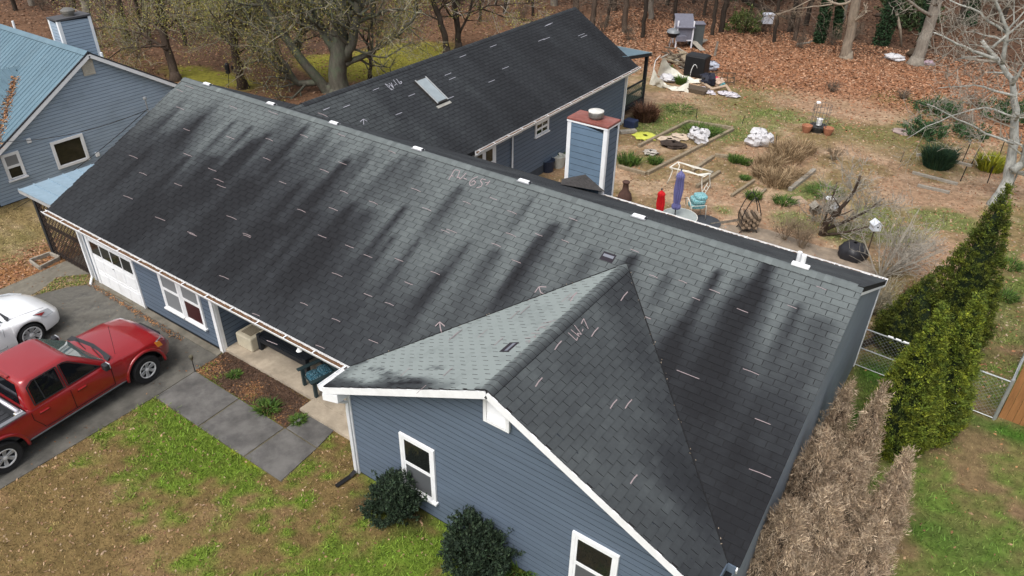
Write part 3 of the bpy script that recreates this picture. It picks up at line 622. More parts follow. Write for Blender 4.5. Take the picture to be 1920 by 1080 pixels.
metal_panels(nroof, (-16.2,NY0-.02,nz(NY0-.02)), (1,0,0), (0,nc,NS*nc), 40, .2335, (NRY-NY0+.02)/nc, nmetal)
metal_panels(nroof, (-16.2,NY1,nz(NY1)), (1,0,0), (0,-nc,NS*nc), 40, .2335, (NY1-NRY)/nc, nmetal)
MB().prism([(-16.2,NRY-.17,NRZ-.17*NS+.035),(NX+.21,NRY-.17,NRZ-.17*NS+.035),(NX+.21,NRY,NRZ+.05),(-16.2,NRY,NRZ+.05)], (0,0,.012)).build('ridge_cap', nmetal, nroof)
MB().prism([(-16.2,NRY+.001,NRZ+.05),(NX+.21,NRY+.001,NRZ+.05),(NX+.21,NRY+.17,NRZ-.17*NS+.035),(-16.2,NRY+.17,NRZ-.17*NS+.035)], (0,0,.012)).build('ridge_cap', nmetal, nroof)
for y in (NY0, NY1):
    MB().beam((NX+.215,y,nz(y)-.10),(NX+.215,NRY,NRZ-.10), .03, .15).build('rake_board', white, nb)
    MB().beam((NX+.21,y,nz(y)+.0),(NX+.21,NRY,NRZ+.0), .05, .05).build('rake_flashing', blackish, nb)
# cross gable with leaves lying in its valley
DXR, DZR, DYR = -9.8, 3.82, 4.55
dn = MB().prism([(DXR,-.4,DZR-.03),(DXR+3.4,-.4,DZR-.03-3.4*NS),(DXR+3.4,DYR-3.4,DZR-.03-3.4*NS),(DXR,DYR,DZR-.03)], (0,0,-.1)).build('cross_gable', blackish, nb)
MB().prism([(DXR-.001,-.4,DZR-.03),(DXR-.001,DYR,DZR-.03),(DXR-3.4,DYR-3.4,DZR-.03-3.4*NS),(DXR-3.4,-.4,DZR-.03-3.4*NS)], (0,0,-.1)).build('deck', blackish, dn)
for sgn in (1, -1):
    metal_panels(dn, (DXR+sgn*3.4, -.4, DZR-3.4*NS), (0,1,0), (-sgn*nc,0,NS*nc), 21, .2335, 3.4/nc, nmetal, lnf=lambda u: (max(0, (u-.4-(DYR-3.4))/nc), 3.4/nc))
MB().box(DXR-3.1, DXR+3.0, -.2, -.05, -.3, DZR-2.1).build('wall', nside, dn)
leafm = mat('leaf', (1,1,1), .8, var=.15, attr='Col')
def scatter_leaves(name, P, size, cols, parent=None, flat=.35, seed=0, label=None, cat=None, mt=None):
    rg = np.random.default_rng(seed); n = len(P); P = np.asarray(P, float)
    a = rg.uniform(0, 2*np.pi, n); tl = rg.normal(0, flat, (n, 2)); s = np.asarray(size)*rg.uniform(.6, 1.4, n)
    X = np.stack([np.cos(a), np.sin(a), tl[:,0]], 1)*s[:,None]; Y = np.stack([-np.sin(a), np.cos(a), tl[:,1]], 1)*(s*rg.uniform(.4, .75, n))[:,None]
    up = np.zeros((n,3)); up[:,2] = s*rg.uniform(.0, .35, n)
    V = np.stack([P-X, P-Y*.8+up*.3, P+X*.9, P+Y*.8+up*.3], 1).reshape(-1, 3)
    V[:,2] += .006
    F = np.arange(n*4).reshape(n, 4); C = np.repeat(np.asarray(cols), 4, 0)
    o = np_mesh(name, V, F, mt or leafm, parent, cols=C); o['kind'] = 'stuff'
    if label: tag(o, label, cat)
    return o
BROWNS = np.array([(.22,.10,.04),(.30,.15,.06),(.16,.075,.035),(.34,.20,.10),(.26,.12,.05),(.12,.06,.03)])
n = 700; t = NR.uniform(.08, 1, n); w = NR.normal(0, .085, n)*(.6+.6*t)
P = np.stack([DXR+(.25+t*2.7)+w, DYR-(.25+t*2.7)+w*.9, DZR-(.25+t*2.7)*NS+np.abs(w)*.4+.03], 1)
scatter_leaves('leaf_litter', P, .05, BROWNS[NR.integers(0,6,n)]*1.3, dn, seed=3)
# chimney
cz = at(112,42,6.15,1)[2]
c1 = MB().box(-9.98, -9.32, 6.15, 7.42, 3.5, cz).build('chimney', lap_shade_mat, nb)
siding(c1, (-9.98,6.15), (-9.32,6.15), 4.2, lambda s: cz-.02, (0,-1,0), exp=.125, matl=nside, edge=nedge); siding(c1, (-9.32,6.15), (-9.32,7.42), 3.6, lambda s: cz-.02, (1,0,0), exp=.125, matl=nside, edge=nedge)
MB().box(-9.40, -9.285, 6.115, 6.149, 4.2, cz).build('corner_board', white, c1); MB().box(-9.319, -9.285, 6.15, 6.24, 4.1, cz).build('corner_board', white, c1); MB().box(-9.319, -9.285, 7.33, 7.44, 3.5, cz).build('corner_board', white, c1); MB().box(-10.0, -9.9, 6.115, 6.149, 4.2, cz).build('corner_board', white, c1)
MB().box(-10.02, -9.27, 6.10, 7.46, cz, cz+.07).build('cap', mat('dark_cap',(.07,.07,.075),.7), c1)
MB().lathe((-9.65,6.8,cz+.07), [(.2,0),(.2,.1),(.26,.11),(.26,.2),(.15,.27),(.0,.28)], 16).build('flue', steel, c1, smooth=40)
# windows, vent, fittings on the gable wall
pic = MB().box(NX+.026, NX+.06, 3.50, 4.66, .70, 1.70).build('picture_window', white, nb)
MB().box(NX+.061, NX+.067, 3.59, 4.57, .79, 1.61).build('pane', glass('pane_olive',(.012,.014,.010)), pic)
for (a, b, c, d) in ((3.47,3.57,.67,1.73),(4.59,4.69,.67,1.73)): MB().box(NX+.06, NX+.10, a, b, c, d).build('frame', white, pic)
for (c, d) in ((.67,.77),(1.63,1.73)): MB().box(NX+.06, NX+.098, 3.571, 4.589, c, d).build('frame', white, pic)
window((NX+.022, 2.06, .86), (0,1,0), (1,0,0), .50, .88, parent=nb, up='blind', lo='dark', fw=.06)
v_ = MB().box(NX+.025, NX+.07, 5.42, 5.86, 3.72, 4.28).build('gable_vent', mat('cream_paint',(.50,.46,.38),.6), nb)
for k in range(8): MB().box(NX+.0705, NX+.085, 5.46, 5.82, 3.76+k*.065, 3.79+k*.065).build('slat', MATS['cream_paint'], v_)
for (y, z) in ((2.75,1.95),(4.95,.68)): MB().box(NX+.025, NX+.11, y, y+.14, z, z+.16).build('wall_box', white, nb, bevel=.01)
MB().box(NX+.025, NX+.12, 2.6, 2.78, .1, .3).build('wall_box', white, nb, bevel=.01)
MB().lathe((-12.5,5.9,NRZ-.05), [(.045,0),(.045,.3),(.03,.302)], 10).build('vent_pipe', white, nb); MB().lathe((-7.6,6.6,nz(6.6)), [(.05,0),(.05,.22),(.03,.222)], 10).build('vent_pipe', white, nb)
# service wires
for i, (a, b, sag) in enumerate((((278,205),(0,266),.5), ((276,205),(20,396),.35))):
    A = on_plane(a[0], a[1], Om+Nm*.25, Nm); B = at(b[0], b[1], -7.0 if i == 0 else -7.3, 0)
    if i == 1: B = at(b[0], b[1], -6.6, 0)
    P = [A+(B-A)*t-np.array([0,0,sag*4*t*(1-t)*.5]) for t in np.linspace(0,1,14)]
    tag(MB().tube(P, .011, 5).build('service_wire', black_pl), ['upper black overhead wire from the roof edge to the neighbouring gable wall', 'lower black overhead wire running from the roof edge past the lean-to corner'][i], 'wire', 'overhead wires')
A = on_plane(277, 205, Om, Nm); mast = MB().tube([A-[0,0,.1], A+[0,0,.32]], .022, 6).build('service_mast', MATS['steel'], house); MB().lathe(A+[0,0,.3], [(.03,0),(.06,.03),(.05,.09),(0,.1)], 8).build('weatherhead', MATS['steel'], mast)
# ================================================================== lean-to beside the garage
lean = thing('lean_to', (-1.2, 1.6, 0), 'lattice-sided lean-to with pale blue metal roof at the garage corner', 'lean-to')
lm = mat('pale_metal', (.24,.335,.405), .35, var=.1, metal=.2, grime=.2, dirt=(.3,.36,.4))
lr = MB().prism([(-2.46,.38,2.28),(.25,.38,2.32),(.25,5.0,2.36),(-2.46,5.0,2.32)], (0,0,-.06)).build('roof', MATS['dark_trim'], lean)
LU = np.array([1,0,.015]); LU /= np.linalg.norm(LU)
for k in range(10):
    y0 = .36+k*.46
    MB().prism([(-2.50,y0,2.295),(.30,y0,2.33),(.30,y0+.455,2.335),(-2.50,y0+.455,2.30)], (0,0,.008)).build('roof_panel', lm, lr)
    MB().beam((-2.50,y0,2.317),(.30,y0,2.352), .035, .03).build('rib', lm, lr)
MB().beam((-2.5,.355,2.25),(.30,.355,2.28), .02, .13).build('fascia', mat('grey_fascia',(.33,.33,.33),.7,var=.2), lr)
dkw = mat('black_stained_wood', (.018,.020,.023), .75, var=.3, scale=12)
for (x, y) in ((-2.15,.58),(-2.15,4.8)): MB().box(x-.07, x+.07, y-.07, y+.07, -.1, 2.25).build('post', dkw, lean)
for z in (.12, 1.15, 2.1): MB().box(-2.08, .33, .56, .60, z-.045, z+.045).build('rail', dkw, lean)
lat = MB(); W_, H_ = 2.4, 2.05; st = .17
for sgn in (1,-1):
    for k in range(-14, 30):
        a = k*st; pts = []
        # line x = a + sgn*z, clipped to the panel
        z0 = 0; z1 = H_; x0 = a if sgn > 0 else a; xs = lambda z: a+(z if sgn > 0 else -z)
        zz = [z for z in np.linspace(0, H_, 60) if 0 <= xs(z) <= W_]
        if len(zz) < 3: continue
        lat.beam((-2.08+xs(zz[0]), .552 if sgn > 0 else .540, .06+zz[0]), (-2.08+xs(zz[-1]), .552 if sgn > 0 else .540, .06+zz[-1]), .008, .036)
lat.build('lattice', mat('lattice_brown',(.035,.022,.016),.8,var=.3), lean)['kind'] = 'stuff'
# tan backing seen through the lattice is the yard itself
# ================================================================== ground
def inpoly(x, y, poly):
    c = np.zeros(np.shape(x), bool); j = len(poly)-1
    for i in range(len(poly)):
        xi, yi = poly[i][:2]; xj, yj = poly[j][:2]
        c ^= ((yi > y) != (yj > y)) & (x < (xj-xi)*(y-yi)/(yj-yi+1e-12)+xi); j = i
    return c
def blob(x, y, px_, py_, rx, ry=None, pw=1.0):
    c = at(px_, py_); ry = ry or rx
    d = ((x-c[0])/rx)**2+((y-c[1])/ry)**2
    return np.exp(-d*pw)
def ground_color(x, y):
    n1 = fbm(x*.35, y*.35, 101, 4); n2 = fbm(x*1.3, y*1.3, 102, 4); n3 = fbm(x*4, y*4, 103, 3)
    def mixc(c, col, m): m = np.clip(m, 0, 1)[..., None]; return c*(1-m)+np.array(col)*m
    tan = np.array((.155,.110,.060)); c = np.ones(x.shape+(3,))*tan
    c = mixc(c, (.115,.072,.042), sstep(.45,.7,n2)*.7)
    # back garden: pinkish tan mulch and thin grass
    g = (y > 10); c = np.where(g[...,None], mixc(mixc(np.ones(x.shape+(3,))*np.array((.265,.172,.108)), (.17,.125,.06), sstep(.42,.62,n1)), (.36,.255,.17), sstep(.5,.7,n2)*.7), c)
    olive = sstep(.46,.60,fbm(x*.22+3, y*.22, 131, 3))*sstep(24,28,y)*sstep(37,33,y)*sstep(3,9,x)
    c = mixc(c, (.115,.112,.036), olive*.75)
    # orange leaf carpet
    far = sstep(29.5, 33.5, y+(n1-.5)*5-.04*(x-10)) * sstep(0,6,x+ (y-30)*.3)
    c = mixc(c, (.25,.115,.058), far*.95)
    lw = sstep(4, 0, x)*sstep(10.5, 12, y); c = mixc(c, (.12,.066,.038), lw)
    wood = sstep(38.5, 43, y+(n1-.5)*3)*sstep(-14,-2,x)+sstep(-10,-14,x)*sstep(14,20,y); c = mixc(c, (.060,.036,.024), wood*.92)  # woodland floor colour darkened to stand in for the shade of the trees
    # mossy yellow-green glade behind the trees
    m = blob(x,y,760,112,3.0,4.2)*1.4+blob(x,y,690,120,2.0,3)+blob(x,y,420,150,4,1.6)*.7+blob(x,y,350,140,2.5,1.2)*.6+blob(x,y,600,118,2.5,1.5)*.8
    c = mixc(c, (.165,.150,.024), sstep(.35,.8,m*(.6+.8*n2)))
    # greener patches, back
    gp = 0
    for (a,b,r_) in ((1250,205,1.6),(1210,232,1.3),(1330,235,1.8),(1400,250,1.8),(1310,245,.9),(1270,245,1.0),(1380,296,.5),(1355,395,.6),(1545,355,1.1),(1500,365,.7),(1480,410,1.2),(1600,440,1.5),(1175,300,.9),(1228,302,.5),(1560,230,1.6),(1455,215,1.6),(1780,185,1.2),(1670,180,1.5),(1230,250,.8),(1750,400,1.0),(1800,420,1.2),(1640,395,.8),(1690,440,1.2),(1640,640,1.0),(1660,700,.9),(1770,215,1.5),(1240,222,1.0)):
        gp = gp+blob(x,y,a,b,r_)
    c = mixc(c, (.085,.125,.028), sstep(.45,1.0,gp*(.10+.80*n2+.75*n3))*.75)
    # left field
    lf = sstep(-1.6,-2.4,x)*sstep(1.6,.9,y-.0)+sstep(-2.6,-3.2,x)*sstep(12,10,y); lf = np.clip(lf,0,1)
    c = mixc(c, (.185,.137,.062), lf); c = mixc(c, (.26,.195,.115), lf*sstep(.45,.65,fbm(x*.6, y*2.6, 140, 3))*.8); c = mixc(c, (.12,.105,.035), lf*sstep(.5,.65,n2)*.5)
    lv = sstep(1.2,.4,np.abs(x+2.2+ (y-.6)*.12))*sstep(1.3,.2,y); c = mixc(c, (.24,.115,.050), lv*sstep(.25,.5,n2)*.95)
    # front lawn
    fl = (x > 6)*(y < .6)
    f = np.ones(x.shape+(3,))*np.array((.140,.096,.040)); f = mixc(f, (.205,.130,.068), sstep(.48,.7,n2)*.7)
    gm = sstep(3.2,.4,-1.6-y)*.55*sstep(13,9,x)+sstep(10.2,13,x)*.78+blob(x,y,420,850,1.6)*.9+blob(x,y,380,800,1.2)*.5+blob(x,y,330,830,1.2)*.5+blob(x,y,820,1010,1.6)*.7
    f = mixc(f, (.088,.145,.015), sstep(.48,1.0,gm*.68+(n2-.5)*1.2+(n3-.5)*1.5+.19)*.9)
    f = mixc(f, (.175,.195,.020), sstep(.5,.8,blob(x,y,480,840,1.4,.6)*(.5+n3)))
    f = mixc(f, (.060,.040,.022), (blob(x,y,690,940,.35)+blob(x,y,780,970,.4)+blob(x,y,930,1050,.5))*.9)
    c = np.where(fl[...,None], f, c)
    # right side yard
    ry_ = sstep(20.3,20.7,x)*sstep(16,12.5,y)
    s = np.ones(x.shape+(3,))*np.array((.125,.11,.042)); s = mixc(s, (.082,.122,.024), sstep(.40,.66,n2*.55+n3*.45+.03)); s = mixc(s, (.16,.10,.06), sstep(.56,.68,fbm(x*1.1, y*1.1, 150, 3))*.8)
    s = mixc(s, (.040,.095,.012), np.clip(blob(x,y,1900,815,1.2,.35)+blob(x,y,1640,700,.8)+blob(x,y,1620,790,.7)+blob(x,y,1760,1000,1.3,.5)*.7,0,1))
    c = c*(1-ry_[...,None])+s*ry_[...,None]
    rs = sstep(22.5,23.6,x)*sstep(12,16,y)*sstep(26,20,y); c = mixc(c, (.085,.105,.026), rs*sstep(.35,.6,n2))
    n4 = fbm(x*11, y*11, 104, 2)
    return c*(.70+.36*n3[...,None]+.34*n4[...,None])
def ground_z(x, y):
    return .05*(fbm(x*.3, y*.3, 90, 3)-.5)*sstep(13, 20, y)+.012*(fbm(x*2, y*2, 91, 2)-.5)+ sstep(42,75,y)*2.2
xs = np.r_[np.linspace(-260,-46,14), np.arange(-45,34.01,.22), np.linspace(36,260,14)]; ys = np.r_[np.linspace(-200,-9,10), np.arange(-8,70.01,.22), np.linspace(72,400,18)]
GX, GYg = np.meshgrid(xs, ys); GZ = ground_z(GX, GYg)
flatm = (GX > -8)*(GX < 21)*(GYg < 14); GZ = np.where(flatm, np.minimum(GZ, 0)-.004, GZ)
V = np.stack([GX, GYg, GZ], -1).reshape(-1, 3); nx = len(xs); ny = len(ys)
ii, jj = np.meshgrid(np.arange(ny-1), np.arange(nx-1), indexing='ij'); b0 = (ii*nx+jj).ravel()
F = np.stack([b0, b0+1, b0+nx+1, b0+nx], 1)
soil = mat('soil_and_grass', (1,1,1), .95, var=.38, scale=5, bump=.9, bscale=22, attr='Col', spec=.15)
tag(np_mesh('ground', V, F, soil, cols=ground_color(V[:,0], V[:,1]), smooth=True), kind='structure')
def flat_sheet(name, poly, z, th, m, parent=None, label=None):
    P = [(p[0], p[1], z-th) for p in poly]
    a = sum(P[i][0]*P[(i+1) % len(P)][1]-P[(i+1) % len(P)][0]*P[i][1] for i in range(len(P)))
    if a < 0: P = P[::-1]
    o = MB().prism(P, (0,0,th)).build(name, m, parent)
    if parent is None: o['kind'] = 'structure'
    return o
def concrete(name, col, dark, sc=.5):
    m = mat(name, col, .9, var=.36, scale=1.6, bump=.25, bscale=70, grime=.85, dirt=dark, spec=.2); return m
asph = concrete('weathered_drive', (.118,.112,.098), (.044,.044,.043)); slabm = concrete('dark_slab', (.118,.113,.107), (.058,.056,.056)); conc = concrete('pale_concrete', (.36,.305,.235), (.25,.21,.16)); oldc = concrete('old_concrete', (.17,.155,.125), (.085,.08,.068))
drive = flat_sheet('driveway', [(.50,.30),(6.50,.30),(6.55,-.4),(6.60,-1.62),(6.55,-14),(-.7,-14),(-.35,-1.2),(.05,-.25)], .012, .05, asph)
flat_sheet('side_path', [(-3.0,-14),(-.72,-14),(-.37,-1.2),(-.45,-.75),(-.75,-.1),(-.12,.62),(.33,.62),(.33,2.0),(-1.2,2.0),(-1.5,1.1),(-1.45,-1.5)], .009, .05, oldc)
flat_sheet('garage_apron', [(.36,.50),(6.46,.50),(6.50,.303),(.50,.303)], .026, .06, oldc)
weeds_bed = flat_sheet('weedy_strip', [(-.42,-.75),(-.34,-1.18),(.04,-.23),(.47,.30),(.34,.50),(-.10,.52),(-.72,-.1)], .006, .03, mat('weed_soil',(.19,.145,.085),.95,var=.5,scale=12,bump=.6))
porch = flat_sheet('porch_slab', [(6.50,.56),(12.40,.56),(12.40,2.34),(6.50,2.34)], .10, .2, conc)
flat_sheet('porch_apron', [(9.9,.12),(12.38,.12),(12.38,.555),(9.9,.555)], .088, .18, conc)
# front walk: four slabs
walk = MB().prism([(6.61,-1.64,-.04),(11.30,-1.66,-.04),(11.02,.33,-.04),(10.06,.28,-.04),(10.08,-.50,-.04),(6.56,-.42,-.04)], (0,0,.046)).build('front_walk', mat('walk_joint',(.10,.085,.05),.95,var=.4)); walk['kind'] = 'structure'
for q in ([(6.63,-1.62),(8.36,-1.64),(8.33,-.46),(6.58,-.44)], [(8.40,-1.64),(10.02,-1.65),(10.04,-.50),(8.37,-.46)], [(10.06,-1.65),(11.27,-1.65),(11.17,-.52),(10.08,-.50)], [(10.09,-.47),(11.165,-.49),(11.03,.31),(10.08,.27)]):
    MB().prism([(a, b, .0) for a, b in q], (0,0,.024)).build('slab', slabm, walk, bevel=.008)
bed = flat_sheet('flower_bed', [(6.54,-.40),(10.06,-.46),(10.05,.26),(9.9,.40),(8.9,.50),(7.4,.56),(6.52,.55)], .016, .05, mat('mulch',(.075,.042,.026),.98,var=.6,scale=26,bump=1.0,bscale=45))
patio = flat_sheet('patio', [at(1330,420)[:2], at(1415,425)[:2], at(1470,440)[:2], at(1640,497)[:2], at(1640,560)[:2], at(1330,520)[:2]], .012, .05, concrete('patio_stone',(.25,.20,.15),(.16,.135,.11)))
for q in ([(1400,440),(1438,431),(1478,444),(1440,475)], [(1482,446),(1535,462),(1515,500),(1445,478)], [(1540,464),(1620,478),(1640,510),(1522,505)]):
    MB().prism([(*at(a, b)[:2], .0) for a, b in q][::-1], (0,0,.028)).build('flagstone', MATS['patio_stone'], patio)
flat_sheet('sand_patch', [at(a,b)[:2] for a, b in ((1395,362),(1420,350),(1432,356),(1412,376))], .022, .04, mat('pale_sand',(.34,.24,.165),.95,var=.2,scale=20)); flat_sheet('sand_patch', [at(a,b)[:2] for a, b in ((1465,372),(1500,368),(1515,380),(1480,388))], .022, .04, MATS['pale_sand'])
# ---- loose leaves and grass
def keep_out(x, y):      # hard surfaces and buildings
    m = inpoly(x, y, [(-2.6,-14),(6.6,-14),(6.6,-1.6),(11.3,-1.7),(11.0,.35),(10,.3),(10.05,-.5),(6.55,-.42),(6.5,.6),(12.4,.1),(12.4,-.5),(20.3,-.5),(20.3,10.1),(7.2,10.1),(7.2,22.5),(.8,22.5),(.8,10),(.3,10),(.3,.3),(-.6,-.4)])
    return m | ((x < -7) & (y > -1) & (y < 10.4))
def ring(n, x0, x1, y0, y1): return NR.uniform(x0, x1, n), NR.uniform(y0, y1, n)
def leaves(n, x0, x1, y0, y1, size, dens, pal, seed, name, label):
    x, y = ring(n, x0, x1, y0, y1); k = (~keep_out(x, y)) & (NR.uniform(0,1,n) < dens(x, y)); x, y = x[k], y[k]
    P = np.stack([x, y, ground_z(x, y)], 1); c = pal[NR.integers(0, len(pal), len(x))]*NR.uniform(.65, 1.25, (len(x),1))
    return scatter_leaves(name, P, size, c, seed=seed, label=label, cat='leaves')
ORANGE = np.array([(.31,.145,.072),(.25,.108,.054),(.35,.19,.11),(.20,.085,.042),(.29,.15,.08),(.13,.065,.036),(.38,.235,.15)])
leaves(95000, -4, 30, 27, 44, .085, lambda x, y: np.clip(sstep(29,33.5,y+(fbm(x*.35,y*.35,101,4)-.5)*5-.04*(x-10))*1.1, .05, 1)*np.clip(.35+1.4*fbm(x*.9,y*.9,7,3)-.1,0,1), ORANGE, 1, 'leaf_litter', 'orange-brown carpet of fallen leaves across the back of the yard')
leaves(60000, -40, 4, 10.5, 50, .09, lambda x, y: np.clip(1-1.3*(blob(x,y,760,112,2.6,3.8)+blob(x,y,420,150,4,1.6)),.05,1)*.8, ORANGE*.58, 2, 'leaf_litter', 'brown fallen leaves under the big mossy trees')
leaves(45000, -10, 40, 42, 68, .10, lambda x, y: np.ones_like(x), ORANGE*.40, 4, 'leaf_litter', 'dark brown leaf litter on the woodland floor')  # leaf browns lowered to carry the same canopy shade
leaves(30000, 7.2, 25, 10.5, 31, .05, lambda x, y: .25+.5*fbm(x*.7,y*.7,8,3), np.vstack([ORANGE, [(.36,.27,.19)]*3]), 5, 'leaf_litter', 'scattered tan leaves over the back garden')
leaves(7000, 6.6, 22, -9, .1, .036, lambda x, y: .3+.7*fbm(x*.8,y*.8,9,3)*sstep(16,7,x+y*0), np.array([(.33,.21,.12),(.40,.28,.18),(.24,.13,.07)]), 6, 'leaf_litter', 'small tan leaves scattered over the front lawn')
leaves(1200, 20.4, 27, -2, 14, .04, lambda x, y: .6+0*x, np.array([(.33,.21,.12),(.24,.13,.07),(.30,.16,.07)]), 7, 'leaf_litter', 'few tan leaves on the grass beside the green conifers')
leaves(2600, -5, -1.5, -3, 1.4, .055, lambda x, y: sstep(1.4,.3,np.abs(x+2.4+(y-.6)*.12)), ORANGE, 8, 'leaf_litter', 'orange leaves along the path by the lean-to')
x = NR.uniform(-.7,.45,1500); y = NR.uniform(-1.2,.5,1500); k = inpoly(x,y,[(-.42,-.75),(-.34,-1.18),(.04,-.23),(.47,.30),(.34,.50),(-.10,.52),(-.72,-.1)])&(fbm(x*2,y*2,77,3)>.42); x,y=x[k],y[k]
scatter_leaves('weeds', np.stack([x,y,np.full(len(x),.02)],1), .035, np.where((NR.uniform(0,1,len(x))<.6)[:,None], np.array((.11,.14,.025)), np.array((.30,.20,.09))), seed=12, label='weeds and dead leaves in the strip beside the garage', cat='weeds')
# mulch chips in the flower bed
x, y = ring(5200, 6.55, 10.05, -.45, .55); k = inpoly(x, y, [(6.54,-.40),(10.04,-.45),(10.05,.26),(9.9,.48),(8.9,.56),(7.4,.62),(6.52,.6)]); x, y = x[k], y[k]
mc = np.where((fbm(x*1.2,y*1.2,33,3)+(-.2-y)*.35+NR.normal(0,.13,len(x)) > .55)[:,None], BROWNS[NR.integers(0,5,len(x))]*.85, np.array((.07,.04,.025))*NR.uniform(.5,1.5,(len(x),1)))
scatter_leaves('mulch_chips', np.stack([x, y, np.full(len(x), .018)], 1), .032, mc, seed=9, label='brown mulch chips and leaves in the flower bed', cat='mulch')
x, y = ring(900, 6.2, 12.3, -.4, .55)
x = NR.uniform(-2.5,6.5,500); y = NR.uniform(-7,.3,500); scatter_leaves('leaf_litter', np.stack([x,y,np.full(500,.014)],1), .028, BROWNS[NR.integers(0,6,500)]*.9, seed=14, label='stray brown leaves on the driveway', cat='leaves')
# leaf line along the garage apron
x = NR.uniform(.4, 5.2, 420); y = .27-.02*x+NR.normal(0,.05,420); scatter_leaves('leaf_litter', np.stack([x, y, np.full(420,.03)],1), .03, BROWNS[NR.integers(0,6,420)], seed=10, label='thin line of leaves along the garage apron', cat='leaves')
# grass blades
grassm = mat('grass_blade', (1,1,1), .7, var=.1, attr='Col', spec=.25)
def grass(n, x0, x1, y0, y1, h, w, name, label, seed, bright=1.25, dens=None):
    rg = np.random.default_rng(seed); x = rg.uniform(x0, x1, n); y = rg.uniform(y0, y1, n); k = ~keep_out(x, y)
    if dens is not None: k &= rg.uniform(0,1,n) < dens(x, y)
    x, y = x[k], y[k]; n = len(x); c = ground_color(x, y)
    grn = np.clip((c[:,1]-c[:,0]*.85)/.05, 0, 1)
    hh = h*rg.uniform(.4, 1.3, n)*(.55+.8*grn); a = rg.uniform(0, 2*np.pi, n); lean_ = rg.normal(0, .75, (n,2))*hh[:,None]
    P = np.stack([x, y, ground_z(x, y)-.005], 1); D = np.stack([np.cos(a), np.sin(a), np.zeros(n)], 1)*(w*rg.uniform(.6,1.5,n))[:,None]
    T = P+np.stack([lean_[:,0], lean_[:,1], hh], 1)
    V = np.stack([P-D, P+D, T+D*.5, T-D*.5], 1).reshape(-1,3); F = np.arange(n*4).reshape(n,4)
    c = c*bright*rg.uniform(.4,1.8,(n,1)); c[:,1] *= rg.uniform(.9,1.15,n)
    o = np_mesh(name, V, F, grassm, cols=np.repeat(c,4,0)); tag(o, label, 'grass', kind='stuff')
grass(150000, 6.5, 22, -9, .2, .045, .007, 'grass', 'patchy brown and green grass of the front lawn', 1)
grass(60000, 20.3, 27.5, -3, 17, .05, .008, 'grass', 'thin green grass beside the green conifers', 2)
grass(60000, 7.2, 26, 10.2, 30, .06, .011, 'grass', 'thin tan and green grass of the back garden', 3, dens=lambda x, y: .25+.75*sstep(.0,.03,ground_color(x,y)[:,1]-ground_color(x,y)[:,0]*.85))
grass(16000, -7, -1.4, -4, 1.6, .05, .010, 'grass', 'dry tan grass by the neighbouring house', 4)
grass(14000, -14, 4, 17, 34, .08, .014, 'grass', 'yellow-green mossy grass behind the rear wing', 5, dens=lambda x, y: sstep(.10,.14,ground_color(x,y)[:,1]))
# ================================================================== trees and shrubs
def bark(name, col, col2, scale=9, moss=None, mossamt=.5):
    m = mat(name, col, .95, var=.35, scale=scale, bump=.9, bscale=30, grime=mossamt, dirt=col2, spec=.15, stretch=(1,1,.25)); return m
bark_brown = bark('bark_brown', (.075,.055,.042), (.04,.03,.024)); bark_moss = bark('bark_mossy', (.105,.098,.078), (.105,.135,.085), mossamt=.95); bark_dark = bark('bark_dark', (.040,.031,.025), (.055,.05,.036))
bark_pale = bark('bark_pale', (.26,.215,.165), (.19,.16,.12)); bark_white = bark('bark_white', (.36,.36,.33), (.10,.10,.09), mossamt=.7); bark_grey = bark('bark_grey', (.20,.175,.145), (.14,.12,.10)); twig_grey = mat('twig_grey', (.27,.245,.205), .9, var=.2); twig_brown = mat('twig_brown', (.12,.092,.068), .9, var=.3); twig_tan = mat('twig_tan', (.20,.15,.10), .9, var=.3); twig_moss = mat('twig_moss', (.24,.215,.155), .9, var=.3)
def unit(v): return v/(np.linalg.norm(v)+1e-9)
